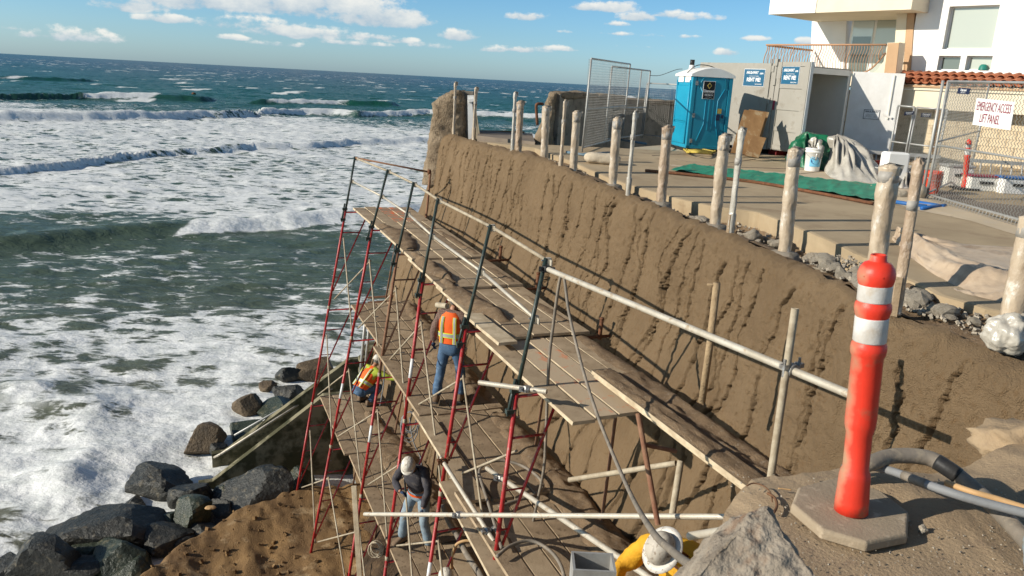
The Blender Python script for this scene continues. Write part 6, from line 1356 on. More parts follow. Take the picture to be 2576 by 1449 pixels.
for i in range(14): p = tL-BN*(.15+i*.16); rail_piece(MB().tube([p, p-UPV*hb], .011, 5))
rail_piece(MB().tube([tL-BN*2.4-UPV*.02, tL-BN*.1-UPV*.25*0-UPV*.02], .02, 6), 'side_rail')
# balcony end pillar with a swept foot
pp = [(2232, 108), (2262, 107), (2252, 197), (2216, 200), (2150, 200), (2150, 190), (2185, 188), (2205, 178), (2222, 155)]
fpoly('balcony_pillar', pp, OB-.02, .3, 'cream'); fpoly('pillar_face', [(2233, 109), (2261, 108), (2251, 196), (2222, 196)], OB+.0, .018, 'beige')
# lean-to with barrel tiles, fascia, block wall
ez = fc_(2225, 207, 1.0).z; e0 = fc_(2222, 207, 1.0); e1 = e0+BD*5.5; e0.z = e1.z = ez
MB().prism([e0-BN*.06-UPV*.05, e1-BN*.06-UPV*.05, e1-BN*1.1+UPV*.20, e0-BN*1.1+UPV*.20], -UPV*.04).build('roof', MT['beige'], BLD)
tm = None; nt_c = 25
sl_ = (-BN*1.04+UPV*.24); sln = sl_.normalized(); R0 = Matrix((BD, sln, BD.cross(sln))).transposed()
def tile_mesh():
    mb = MB(); n = 7; vs = []
    for (y, rr) in ((0, .115), (.44, .088)):
        for r2 in (rr, rr-.018):
            for j in range(n): an = math.pi*j/(n-1); vs.append((r2*math.cos(an), y, r2*math.sin(an)*.95))
    fs = []
    for j in range(n-1): fs += [(j, j+1, 2*n+j+1, 2*n+j), (n+j, 3*n+j, 3*n+j+1, n+j+1), (j, n+j, n+j+1, j+1), (2*n+j, 2*n+j+1, 3*n+j+1, 3*n+j)]
    mb.add(vs, fs); return mb
tl = tile_mesh().build('roof_tile', MT['tile'], None, True); tl.data.polygons.foreach_set('use_smooth', [True]*len(tl.data.polygons))
first = True; r_ = random.Random(3)
for row in range(2):
    for i in range(nt_c):
        for flip in (0, 1):
            o = tl if first else link(bpy.data.objects.new('roof_tile', tl.data)); first = False
            o.parent = BLD
            p = e0+BD*(.11+i*.215+(.107 if flip else 0))+sln*(-.02+row*.37+r_.uniform(-.012, .012)+(.03 if flip else 0))+R0 @ Vector((0, 0, .0+(.06 if not flip else .095)+row*.03))
            Mx = Matrix.Translation(p-BLD.location) @ R0.to_4x4() @ Matrix.Rotation(r_.uniform(-.03, .03), 4, 'Z')
            if flip: Mx = Mx @ Matrix.Rotation(math.pi, 4, 'Y')
            o.matrix_local = Mx
g0 = e0-BN*.10; zt_ = ez-.10
MB().prism([g0+UPV*-.16, g0+BD*5.5-UPV*.16, g0+BD*5.5-UPV*.03, g0-UPV*.03], -BN*.2).build('gutter_board', MT['cream'], BLD); MB().prism([g0-BN*.05-UPV*.62, g0+BD*5.5-BN*.05-UPV*.62, g0+BD*5.5-BN*.05-UPV*.165, g0-BN*.05-UPV*.165], -BN*.22).build('beam', MT['cream'], BLD)
bw = empty('block_wall', 'cream split-face block wall under the tiled lean-to behind the fences', 'wall', tuple(e0-BN*.75+Vector((0, 0, -1.55-ez))))
bl = None; W0 = e0-BN*.75; r_ = random.Random(8); zb0 = -1.56
MB().prism([Vector((W0.x, W0.y, zb0))-BD*1.8-BN*.06, Vector((W0.x, W0.y, zb0))+BD*5.6-BN*.06, Vector((W0.x, W0.y, ez-.45))+BD*5.6-BN*.06, Vector((W0.x, W0.y, ez-.45))-BD*1.8-BN*.06], -BN*.15).build('mortar', MT['cream'], bw)
for rw in range(9):
    for i in range(18):
        s_ = -1.7+i*.405+(.2 if rw % 2 else 0); c_ = Vector((W0.x, W0.y, 0))+BD*(s_+.2)+UPV*(zb0+.1+rw*.2)
        if bl is None:
            bl = MB().rbox((0, 0, 0), (.400, .11, .195), .006).build('block', MT['block'], None); o = bl
        else: o = link(bpy.data.objects.new('block', bl.data))
        o.parent = bw; o.matrix_local = Matrix.Translation(c_+BN*r_.uniform(-.006, .008)-bw.location) @ Matrix((BD, -BN, UPV)).transposed().to_4x4()
pst = MB().bar(GY(2348, 410, 18.0), GY(2360, 276, 18.0), .08, .08, up=(0, 1, 0)); tag(pst.build('gate_post', MT['ply'], None), 'brown wooden gate post at the right end of the low back fence', 'post')
# ---- foreground hoses and pipes on the mound
def hose(label, pts, r, mat, name='hose', n=10, k=7):
    root = empty(name, label, 'hose', tuple(pts[0])); MB().tube(wire(pts, k), r, n).build('tube', MT[mat], root, True); return root
P = [G(2130, 1182, -1.66), G(2185, 1166, -1.62), G(2245, 1147, -1.60), G(2330, 1151, -1.60), G(2386, 1180, -1.62), G(2440, 1222, -1.66), G(2500, 1275, -1.68), G(2590, 1370, -1.68), G(2660, 1460, -1.68)]
hs = hose('thick muddy grey hose with a black taped joint curving across the right of the mound', P, .036, 'hose', n=14)
w = wire(P, 7); MB().tube(w[24:32], .0385, 14).build('black_tape', MT['black'], hs, True)
P = [G(2120, 1178, -1.69), G(2175, 1172, -1.67), G(2240, 1184, -1.64), G(2320, 1214, -1.60), G(2400, 1242, -1.58), G(2490, 1268, -1.58), G(2600, 1296, -1.58)]
hs = hose('blue-grey hose with a dark joint lying beside the thick muddy hose', P, .0195, 'hoseb'); w = wire(P, 7); MB().tube(w[17:23], .021, 10).build('joint', MT['hose'], hs, True)
hose('tan tube lying between the muddy hose and the blue-grey hose', [G(2380, 1214, -1.62), G(2440, 1236, -1.60), G(2510, 1256, -1.60), G(2610, 1288, -1.60)], .014, 'tan')
for (pts, lb) in (([(1878, 1222), (1895, 1215), (1920, 1222), (1938, 1240), (1942, 1262)], 'thin dry root lying near the sea edge of the mound'), ([(1930, 1240), (1948, 1252), (1954, 1272), (1945, 1290)], 'knotted brown root beside the rubber base'), ([(1957, 1228), (1975, 1230), (1990, 1232)], 'short straw on the mound beside the rubber base')):
    tag(MB().tube(wire([G(*p, -1.735) for p in pts], 4), .0035 if 'knot' not in lb else .007, 5).build('root', MT['tan' if 'straw' in lb else 'wood'], None, True), lb, 'root')
gv = MB(); r_ = random.Random(15)
for i in range(420):
    p = G(r_.uniform(1830, 2576), r_.uniform(1190, 1449), -1.742); k = r_.choice([.002, .0025, .003, .004, .006]); gv.box(p, (k*r_.uniform(.8, 2), k, k*.8), mat=Matrix.Rotation(r_.uniform(0, 3), 3, Vector((r_.random(), r_.random(), r_.random()+.2)).normalized()))
tag(gv.build('gravel', MT['rubble']), 'fine gravel scattered over the foreground mound', 'gravel', kind='stuff')
for (px, py, z, sz, seed, mt, lb) in ((2590, 1125, -1.82, (.30, .22, .15), 41, 'ground', 'pale lumpy boulder half buried at the right end of the mound'), (2320, 1333, -1.74, (.028, .02, .02), 43, 'rubble', 'little pale stone beside the rubber base')):
    o = link(bpy.data.objects.new('boulder' if sz[0] > .1 else 'stone', rock_mesh('boulder', MT[mt], seed, 4, sz, 16, .22))); o.location = G(px, py, z); tag(o, lb, 'boulder' if sz[0] > .1 else 'stone')
rf = rock_mesh('boulder', MT['rockf'], 61, 5, (1, 1, 1), 9, .10)
o = link(bpy.data.objects.new('boulder', rf)); tag(o, 'pale grey fractured rock blurred in the near foreground', 'boulder'); c_ = GY(1895, 1445, 1.42); o.location = c_
def fore_rock():
    # pyramid-shaped block: apex and foot taken from the outline
    ap = GY(1930, 1276, 1.50); L_ = GY(1745, 1455, 1.40); R_ = GY(2050, 1460, 1.36); bk = (ap+Vector((.05, .32, -.35)))
    bm = bmesh.new(); lo = [L_+Vector((-.10, -.02, -.25)), R_+Vector((.08, -.10, -.25)), R_+Vector((.12, .35, -.3)), L_+Vector((.0, .35, -.3))]
    hi = [L_.lerp(ap, .02), L_.lerp(ap, .55)+Vector((-.004, 0, .004)), ap+Vector((-.03, 0, -.012)), ap, R_.lerp(ap, .55)+Vector((.002, 0, -.003)), R_, ap+Vector((.04, .10, -.06)), L_.lerp(ap, .5)+Vector((.02, .14, -.04))]
    for v in lo+hi: bm.verts.new(v)
    r2 = bmesh.ops.convex_hull(bm, input=list(bm.verts)); bmesh.ops.triangulate(bm, faces=bm.faces)
    for _ in range(5): bmesh.ops.subdivide_edges(bm, edges=bm.edges, cuts=1, use_grid_fill=True)
    bm.normal_update()
    for v in bm.verts:
        v.co += v.normal*(.010*mnoise.fractal(v.co*22, 1, 2, 5)-.010*max(0, .25-abs(mnoise.noise(v.co*13+Vector((3, 1, 0))))))
    me = bpy.data.meshes.new('boulder'); bm.to_mesh(me); bm.free(); me.materials.append(MT['rockf']); me.polygons.foreach_set('use_smooth', [True]*len(me.polygons)); return me
o.data = fore_rock(); o.location = (0, 0, 0)
# ---- hoses and ropes on the scaffold
hose('grey hose looped over the guard pipe, its left strand hanging straight down', [GY(1416, 688, 9.0), GY(1408, 705, 9.0), GY(1394, 800, 9.1), GY(1382, 900, 9.1), GY(1377, 1000, 9.1), GY(1373, 1100, 9.1), GY(1368, 1180, 9.1), GY(1352, 1260, 9.2), GY(1336, 1330, 9.2), GY(1318, 1362, 9.2), GY(1290, 1375, 9.2), GY(1258, 1392, 9.1), GY(1240, 1420, 9.0)], .019, 'hose')
hose('grey hose strand falling from the guard pipe past the yellow raincoat helmet', [GY(1411, 688, 8.95), GY(1420, 705, 8.9), GY(1430, 780, 8.7), GY(1448, 860, 8.4), GY(1472, 950, 8.0), GY(1505, 1050, 7.4), GY(1545, 1150, 6.6), GY(1590, 1250, 5.4), GY(1640, 1335, 3.6), GY(1690, 1385, 2.9), GY(1735, 1420, 2.5), GY(1790, 1450, 2.2)], .0175, 'hose')
hose('grey hose lying in a wide loop on the middle walkway', [G(1262, 1378, -5.40), G(1248, 1330, -5.40), G(1230, 1270, -5.38), G(1212, 1215, -5.36), G(1206, 1185, -5.30), G(1222, 1166, -5.25), G(1262, 1158, -5.25), G(1310, 1170, -5.28), G(1350, 1196, -5.30), G(1366, 1222, -5.36), G(1345, 1244, -5.38), G(1290, 1262, -5.4), G(1255, 1275, -5.4)], .022, 'hose')
hose('grey hose curving away along the bottom of the middle walkway', [G(1250, 1400, -5.40), G(1285, 1372, -5.38), G(1335, 1360, -5.38), G(1380, 1382, -5.38), G(1410, 1420, -5.38), G(1425, 1475, -5.38)], .022, 'hose')
hose('thick muddy hose running down behind the legs of the worker in grey', [G(1115, 1270, -7.3), G(1130, 1312, -7.6), G(1150, 1345, -7.8), G(1175, 1395, -7.95), G(1205, 1440, -7.95), G(1230, 1490, -7.95)], .055, 'hose')
hose('tan hose bent over the helmet at the bottom of the frame', [GY(1137, 1430, 10.4), GY(1138, 1395, 10.4), GY(1148, 1370, 10.4), GY(1170, 1360, 10.4), GY(1195, 1362, 10.4)], .022, 'tan')
def rope_coil(label, c_, r, n, mat, seed, sq=(1, .25, 1.6)):
    r_ = random.Random(seed); pts = []
    for i in range(n*12): an = 2*math.pi*i/12; k = r*(1+.25*math.sin(i*.37+seed)); pts.append(c_+Vector((math.cos(an)*k*sq[0], math.sin(an*.5+seed)*r*sq[1], (math.sin(an)-1)*k*sq[2])))
    tag(MB().tube(pts, .011, 5).build('rope_coil', MT[mat], None, True), label, 'rope')
rope_coil('grey rope coiled over the brace beside the third red leg', GY(1032, 1035, 13.6), .16, 6, 'rope', 2, (.9, .3, 1.5)); rope_coil('pale rope bundle hanging below the lower walkway over the dark soil', GY(946, 1362, 12.6), .11, 7, 'ropew', 5, (1, .6, 1.2))
tag(MB().tube(wire([GY(1030, 1050, 13.5), GY(1040, 1110, 13.4), GY(1058, 1150, 13.3), GY(1060, 1175, 13.2)], 4), .012, 5).build('rope', MT['rope'], None, True), 'grey rope tail hanging from the coil to the glove of the worker in grey', 'rope')
tag(MB().tube(wire([GY(968, 905, 15.4), GY(966, 960, 15.4), GY(960, 1000, 15.4), GY(956, 1020, 15.4)], 4), .013, 5).build('rope', MT['rope'], None, True), 'grey rope end hanging beside the crouching worker', 'rope')
# ---- boulders of the riprap
BOUL = [(520, 1113, 100, 66, 'rockb', 'brown rounded boulder alone in the foam off the ramp foot'), (395, 1222, 140, 74, 'rock', 'flat-topped dark boulder washed by foam left of the mossy ramp foot'), (485, 1250, 95, 80, 'rock', 'blocky dark boulder under the foot of the mossy ramp wall'),
        (577, 1243, 90, 66, 'rockg', 'greenish boulder wedged between the mossy wall and the big tilted boulder'), (640, 1250, 165, 120, 'rock', 'biggest tilted boulder with a pale sunlit face below the mossy wall'), (300, 1325, 230, 95, 'rock', 'longest dark boulder with wet sloping top in the middle of the riprap'), (420, 1318, 62, 62, 'rockg', 'small green boulder right of the longest dark boulder'),
        (478, 1308, 105, 80, 'rockg', 'olive speckled boulder in front of the tilted one'), (495, 1345, 95, 50, 'rock', 'low black boulder at the edge of the ochre bluff'), (237, 1388, 95, 62, 'rockg', 'smooth blue-grey wet boulder below the longest dark one'), (112, 1425, 150, 95, 'rock', 'pyramid-shaped dark boulder at the bottom left'),
        (305, 1412, 135, 80, 'rockg', 'mossy green-topped boulder between the blue-grey boulder and the bluff'), (20, 1438, 90, 55, 'rock', 'dark boulder cut by the left bottom corner'), (405, 1362, 140, 66, 'rock', 'dark jagged boulder against the upper end of the bluff'), (753, 1216, 95, 74, 'rockg', 'pale grey rounded boulder behind the farthest red leg'),
        (800, 932, 120, 72, 'rockb', 'big wet brown boulder behind the two farthest red legs'), (723, 948, 66, 52, 'rock', 'dark boulder left of the big wet brown one'), (667, 975, 52, 34, 'rockb', 'small brown boulder lying outermost in the surf'), (730, 992, 74, 60, 'rock', 'black glistening boulder above the ramp handrail'), (693, 1032, 120, 58, 'rockg', 'long green slanting boulder above the ramp handrail'),
        (626, 1030, 82, 50, 'rockb', 'low brown boulder awash outside the slanting green one'), (612, 1086, 92, 62, 'rockg', 'wet olive boulder beside the far ramp wall'), (872, 938, 74, 56, 'rock', 'dark boulder at the foot of the stone wall between the red legs'), (552, 1134, 44, 40, 'rock', 'small dark boulder at the end of the far ramp wall'), (335, 1274, 60, 26, 'rock', 'barely emerging rock in the foam before the longest boulder'),
        (190, 1440, 120, 60, 'rock', 'dark boulder at the bottom edge right of the pyramid-shaped one'), (330, 1449, 110, 60, 'rockg', 'moss-topped boulder at the bottom edge beside the bluff'), (560, 1290, 70, 60, 'rock', 'dark boulder in the shade under the tilted one'), (705, 1275, 90, 55, 'rock', 'dark boulder between the tilted one and the bluff crest'), (450, 1372, 70, 40, 'rock', 'small black boulder in the shade of the bluff edge')]
for i, (px, py, w_, h_, mt, lb) in enumerate(BOUL):
    p = G(px, py+h_*.32, -11.05); dist = p.length; sx = w_/F_PX*dist*.56; sz = h_/F_PX*dist*.64
    o = link(bpy.data.objects.new('boulder', rock_mesh('boulder', MT[mt], 200+i, 4, (sx, sx*.85, sz), 16, .028))); o.modifiers.new('facets', 'EDGE_SPLIT').split_angle = rad(14); o.location = p+Vector((0, .15, sz*.35)); o.rotation_euler = (0, (-.35 if 'tilt' in lb or 'slant' in lb else 0), 0); tag(o, lb, 'boulder', None)
r_ = random.Random(21); BM = [rock_mesh('boulder', MT[m], 300+i, 3, (1, .8, .62), 15, .06) for i, m in enumerate(('rock', 'rock', 'rockg', 'rockb'))]
for i in range(46):
    t = (i % 26)/26; px = 60+t*640+r_.uniform(-30, 30); py = 1455-t*215+r_.uniform(0, 30); p = G(px, py, -11.1); k = r_.uniform(.3, .6); o = link(bpy.data.objects.new('boulder', BM[i % 4])); o.location = p; o.scale = (k, k, k); o.rotation_euler = (0, 0, r_.uniform(0, 6)); tag(o, 'small dark rock filling the gaps of the riprap along the bluff', 'boulder', 'gap-filling rocks of the riprap')
tag(rough_block('seaweed', G(531, 1277, -10.35), (.26, .18, .08), .3, MT['tan'], 6, None, .06, sq=2), 'clump of orange kelp caught between the dark boulders', 'seaweed')
kp = MB(); r_ = random.Random(4)
for i in range(7): p = G(225+r_.uniform(-12, 12), 1045+r_.uniform(-4, 4), -10.75); p.z = -10.98; kp.tube([p, p+Vector((r_.uniform(-.3, .3), r_.uniform(-.2, .2), .05)), p+Vector((r_.uniform(-.4, .4), r_.uniform(-.3, .3), 0))], .03, 5)
tag(kp.build('kelp', MT['rust'], None, True), 'red-brown kelp drifting in the near foam', 'kelp')
kp = MB(); p = G(488, 238, -10.9); kp.lathe([(.4, -.3), (.9, 0), (.7, .5), (.2, .8)], tuple(p), 8); tag(kp.build('buoy', MT['rust'], None, True), 'tiny red-brown float far out beyond the breakers', 'float')
# ---- beach stair with mossy side walls
ST = empty('beach_stair', 'mossy concrete beach stair descending into the riprap between two sloping side walls', 'stair', tuple(G(505, 1225, -10.8)))
A0 = G(500, 1225, -10.85); dW = SW.copy(); up_ = Vector((0, 0, 1))
def side(a_, L, rise, th, nm, flat=3.0):
    b_ = a_+dW*L; t = -SU*th
    pr = [a_-up_*1.6, b_+dW*flat-up_*1.6, b_+dW*flat+up_*rise, b_+up_*rise, a_+dW*.35+up_*.10, a_+up_*.10]
    return MB().prism(pr, t).build(nm, MT['mossy'], ST)
side(A0, 3.3, 2.25, .20, 'side_wall')
A1 = G(534, 1150, -10.75); L1 = 3.9; side(A1, L1, 2.6, .20, 'side_wall')
MB().prism([A0-SU*.28+up_*-.9, A0+dW*3.3-SU*.28+up_*1.2, A1+dW*3.3+up_*1.2, A1+up_*-.9], -up_*.3).build('stair_slab', MT['mossy'], ST)
for k in range(11):
    p = A0-SU*.29+dW*(.3*k)+up_*(-.95+.195*k); q_ = A1+SU*.01+dW*(.3*k)+up_*(-.95+.195*k); MB().bar(p+dW*.15, q_+dW*.15, .30, .20).build('step', MT['mossy'], ST)
MB().tube([G(556, 1142, -10.35), GY(803, 985, 21.9)], .035, 8).build('handrail', MT['galv'], ST, True); MB().tube([G(540, 1150, -10.75), G(556, 1142, -10.35)], .035, 8).build('handrail', MT['galv'], ST, True)
MB().tube([GY(590, 1095, 20.6), GY(835, 955, 22.8)], .03, 8).build('handrail', MT['gal2'], ST, True)
# block landing wall and barred rail behind the scaffold
LW = empty('landing_wall', 'stacked brown stone landing wall at the foot of the far wall end behind the scaffold', 'wall', tuple(GY(950, 950, 20.6)))
p0 = GY(902, 1000, 20.6); r_ = random.Random(31); bst = None
zw = GY(905, 880, 20.6).z
MB().prism([p0+Vector((.06, .1, -2)), p0+Vector((1.5, .6, -2)), p0+Vector((1.5, 1.2, -2)), p0+Vector((.06, .9, -2))], (0, 0, zw-p0.z+1.95)).build('core', MT['mossy'], LW)
for rw in range(15):
    for i in range(4):
        c_ = p0+SW*(.2+i*.40+(.18 if rw % 2 else 0))+up_*(-.9+rw*.17)
        if c_.z > zw: continue
        o = MB().rbox((0, 0, 0), (.38, .22, .155), .02).build('stone', MT['mossy' if r_.random() < .5 else 'clump'], None) if bst is None else link(bpy.data.objects.new('stone', bst)); bst = o.data; o.parent = LW; o.matrix_local = Matrix.Translation(c_-LW.location) @ Matrix.Rotation(.4+r_.uniform(-.04, .04), 4, 'Z')
BR = empty('barred_rail', 'weathered barred guard rail with galvanised posts behind the scaffold legs', 'guard rail', tuple(GY(930, 800, 20.4)))
for x in (915, 926): MB().tube([GY(x-10, 960, 20.4), GY(x+8, 765, 20.4)], .04, 8).build('post', MT['gal2'], BR, True)
for k in range(7): y_ = 745+k*12.5; MB().bar(GY(925, y_+4, 20.4), GY(1003, y_-1, 20.5), .04, .05).build('bar', MT['rustred'], BR)
lg = GY(975, 790, 20.8); tag(rough_block('block_of_stone', lg+Vector((.1, .3, -.25)), (.8, .5, .55), .3, MT['mossy'], 4, None, .05), 'mossy stone block behind the barred rail', 'stone')
# ================================================================== PEOPLE
MT['skin'] = pmat('skin', (0.42, 0.22, 0.14), (0.36, 0.18, 0.11), 6, 0.55, 0.05, 60)
MT['jeans'] = pmat('blue_denim', (0.075, 0.135, 0.225), (0.045, 0.085, 0.15), 7, 0.9, 0.35, 60, c3=(0.13, 0.20, 0.29), c3scale=9)
MT['jeansl'] = pmat('pale_washed_denim', (0.245, 0.31, 0.355), (0.16, 0.215, 0.26), 5, 0.9, 0.35, 60, c3=(0.21, 0.19, 0.15), c3scale=10)
MT['vest'] = pmat('orange_safety_vest', (0.82, 0.125, 0.016), (0.70, 0.095, 0.012), 5, 0.7, 0.15, 40)
MT['lime'] = pmat('lime_band', (0.62, 0.72, 0.06), (0.55, 0.64, 0.05), 5, 0.6, 0.05, 40)
MT['silver'] = pmat('silver_reflective_tape', (0.42, 0.42, 0.40), (0.34, 0.34, 0.33), 8, 0.4, 0.05, 40, metal=0.3)
MT['sweat'] = pmat('charcoal_sweatshirt', (0.062, 0.058, 0.066), (0.042, 0.040, 0.046), 6, 0.95, 0.4, 40, c3=(0.10, 0.09, 0.085), c3scale=12)
MT['limes'] = pmat('lime_sleeve', (0.42, 0.50, 0.06), (0.34, 0.42, 0.05), 6, 0.85, 0.2, 40)
MT['raincoat'] = pmat('yellow_raincoat', (0.70, 0.37, 0.028), (0.56, 0.28, 0.02), 4, 0.75, 0.6, 14, spec=0.2, bdist=.03)
MT['helmet'] = pmat('scuffed_white_hard_hat', (0.66, 0.62, 0.54), (0.56, 0.52, 0.44), 8, 0.45, 0.05, 40, c3=(0.30, 0.25, 0.19), c3scale=26)
MT['helmet2'] = pmat('splattered_grey_hard_hat', (0.50, 0.455, 0.385), (0.42, 0.375, 0.31), 6, 0.5, 0.1, 60, c3=(0.20, 0.15, 0.105), c3scale=24)
MT['helmb'] = pmat('splattered_white_brim', (0.66, 0.62, 0.56), (0.56, 0.52, 0.46), 6, 0.5, 0.1, 60, c3=(0.22, 0.17, 0.12), c3scale=30)
MT['boot'] = pmat('tan_work_boot', (0.20, 0.135, 0.085), (0.13, 0.085, 0.052), 8, 0.85, 0.3, 50)
MT['glove'] = pmat('blue_work_glove', (0.018, 0.045, 0.11), (0.03, 0.04, 0.06), 9, 0.8, 0.2, 50)
MT['hair'] = pmat('grey_hair', (0.18, 0.16, 0.14), (0.10, 0.09, 0.08), 20, 0.8, 0.2, 80)
def plaid():
    m = pmat('plaid_flannel', (0.22, 0.13, 0.10), (0.16, 0.09, 0.07), 6, 0.95, 0.2, 60); nt = m.node_tree; N = nt.nodes; L = nt.links; b = N['Principled BSDF']
    tc = N.new('ShaderNodeTexCoord'); cols = b.inputs['Base Color'].links[0].from_socket
    out = cols
    for axis, sc, c in (('Z', 11, (0.035, 0.022, 0.022)), ('X', 11, (0.045, 0.025, 0.024)), ('Z', 23, (0.34, 0.26, 0.20))):
        w = N.new('ShaderNodeTexWave'); w.bands_direction = axis; w.inputs['Scale'].default_value = sc; L.new(tc.outputs['Object'], w.inputs['Vector'])
        r = N.new('ShaderNodeValToRGB'); r.color_ramp.elements[0].position = .55 if sc < 20 else .85; r.color_ramp.elements[1].position = .65 if sc < 20 else .92; L.new(w.outputs[0], r.inputs[0])
        f = N.new('ShaderNodeMath'); f.operation = 'MULTIPLY'; f.inputs[1].default_value = .62; L.new(r.outputs[0], f.inputs[0])
        x = N.new('ShaderNodeMix'); x.data_type = 'RGBA'; L.new(f.outputs[0], x.inputs['Factor']); L.new(out, x.inputs['A']); x.inputs['B'].default_value = (*c, 1); out = x.outputs[2]
    L.new(out, b.inputs['Base Color']); return m
MT['plaid'] = plaid()
def skin_mesh(joints, chains, sub=2):
    """joints {name:(co, r)}; chains: lists of names; the first joint of the first chain is the root"""
    names = []
    for c in chains:
        for n in c:
            if n not in names: names.append(n)
    idx = {n: i for i, n in enumerate(names)}; me = bpy.data.meshes.new('tmp')
    ed = {tuple(sorted((idx[a], idx[b]))) for c in chains for a, b in zip(c, c[1:])}
    me.from_pydata([tuple(joints[n][0]) for n in names], list(ed), []); o = link(bpy.data.objects.new('tmp', me))
    o.modifiers.new('skin', 'SKIN'); sd = me.skin_vertices[0].data
    for n in names:
        r = joints[n][1]; r = r if isinstance(r, tuple) else (r, r); sd[idx[n]].radius = r; sd[idx[n]].use_root = (idx[n] == 0)
    o.modifiers['skin'].use_smooth_shade = True
    sb = o.modifiers.new('sub', 'SUBSURF'); sb.levels = sub; sb.render_levels = sub
    bpy.context.view_layer.update(); r = bpy.data.meshes.new_from_object(o.evaluated_get(bpy.context.evaluated_depsgraph_get())); bpy.data.objects.remove(o); bpy.data.meshes.remove(me)
    return r
def mesh_obj(name, me, mat, parent, wr=0.0, wf=14, seed=0):
    if wr:
        n = len(me.vertices); co = [v.co.copy() for v in me.vertices]; nn = [v.normal.copy() for v in me.vertices]
        for v, c, k in zip(me.vertices, co, nn): v.co = c+k*wr*(mnoise.noise(c*wf+Vector((seed, 0, 0)))+.6*mnoise.noise(Vector((c.x*wf*1.5, c.y*wf*1.5, c.z*wf*3.2))))
    me.materials.clear(); me.materials.append(mat); me.polygons.foreach_set('use_smooth', [True]*len(me.polygons)); me.polygons.foreach_set('material_index', [0]*len(me.polygons))
    o = link(bpy.data.objects.new(name, me)); o.parent = parent; return o
def join_meshes(ms):
    bm = bmesh.new()
    for m in ms: bm.from_mesh(m)
    r = bpy.data.meshes.new('body'); bm.to_mesh(r); bm.free(); return r
def hand_mesh(w, d, side, palm_n, curl=.5):
    """w wrist, d pointing direction, palm_n palm normal; five fingers of unequal length"""
    d = d.normalized(); palm_n = (palm_n-d*palm_n.dot(d)).normalized(); x = d.cross(palm_n)*side; ms = []
    J = {'w': (w, .026), 'p': (w+d*.045, (.040, .020)), 'k': (w+d*.085, (.040, .016))}; ms.append(skin_mesh(J, [['w', 'p', 'k']], 1))
    for i, (o_, ln, rr) in enumerate(((-.030, .070, .0085), (-.010, .080, .0092), (.010, .076, .0090), (.029, .060, .0078))):
        b = w+d*.080+x*o_; a1 = curl; a2 = curl*2.0; p1 = b+(d*math.cos(a1)+palm_n*math.sin(a1))*ln*.48; p2 = p1+(d*math.cos(a2)+palm_n*math.sin(a2))*ln*.32; p3 = p2+(d*math.cos(a2*1.3)+palm_n*math.sin(a2*1.3))*ln*.26
        ms.append(skin_mesh({'a': (b-d*.02, rr), 'b': (p1, rr), 'c': (p2, rr*.92), 'd': (p3, rr*.75)}, [['a', 'b', 'c', 'd']], 1))
    b = w+d*.03-x*.030; t1 = b+(d*.6-x*.7+palm_n*.3).normalized()*.040; t2 = t1+(d*.8-x*.1+palm_n*.6).normalized()*.032
    ms.append(skin_mesh({'a': (b, .012), 'b': (t1, .0105), 'c': (t2, .008)}, [['a', 'b', 'c']], 1)); return ms
def head_mesh(c, f, up_):
    """head centred at c, facing f"""
    f = f.normalized(); up_ = (up_-f*up_.dot(f)).normalized(); x = f.cross(up_); bm = bmesh.new(); bmesh.ops.create_icosphere(bm, subdivisions=4, radius=1)
    for v in bm.verts:
        p = v.co.copy(); X, Y, Z = p.x*.075, p.y*.095, p.z*.115
        if Z < 0: X *= 1-.30*(-p.z)**1.5; Y = Y*(1-.12*(-p.z))+.012*(-p.z)
        if p.y > 0: Y += .024*math.exp(-(p.x/.16)**2-((p.z+.12)/.20)**2)          # nose
        if p.y > 0: Y -= .010*(math.exp(-((abs(p.x)-.36)/.16)**2-((p.z-.06)/.13)**2))   # eye sockets
        if p.y > 0: Y += .007*math.exp(-(p.x/.28)**2-((p.z+.48)/.07)**2)-.006*math.exp(-(p.x/.3)**2-((p.z+.40)/.03)**2)  # lips, mouth
        if p.y > 0: Y += .010*math.exp(-(p.x/.25)**2-((p.z+.80)/.16)**2)           # chin
        X += math.copysign(.020, p.x)*math.exp(-((abs(p.x)-1.0)/.12)**2-((p.y+.05)/.18)**2-((p.z+.05)/.24)**2)  # ears
        v.co = c+x*X+f*Y+up_*Z
    me = bpy.data.meshes.new('head'); bm.to_mesh(me); bm.free(); return me
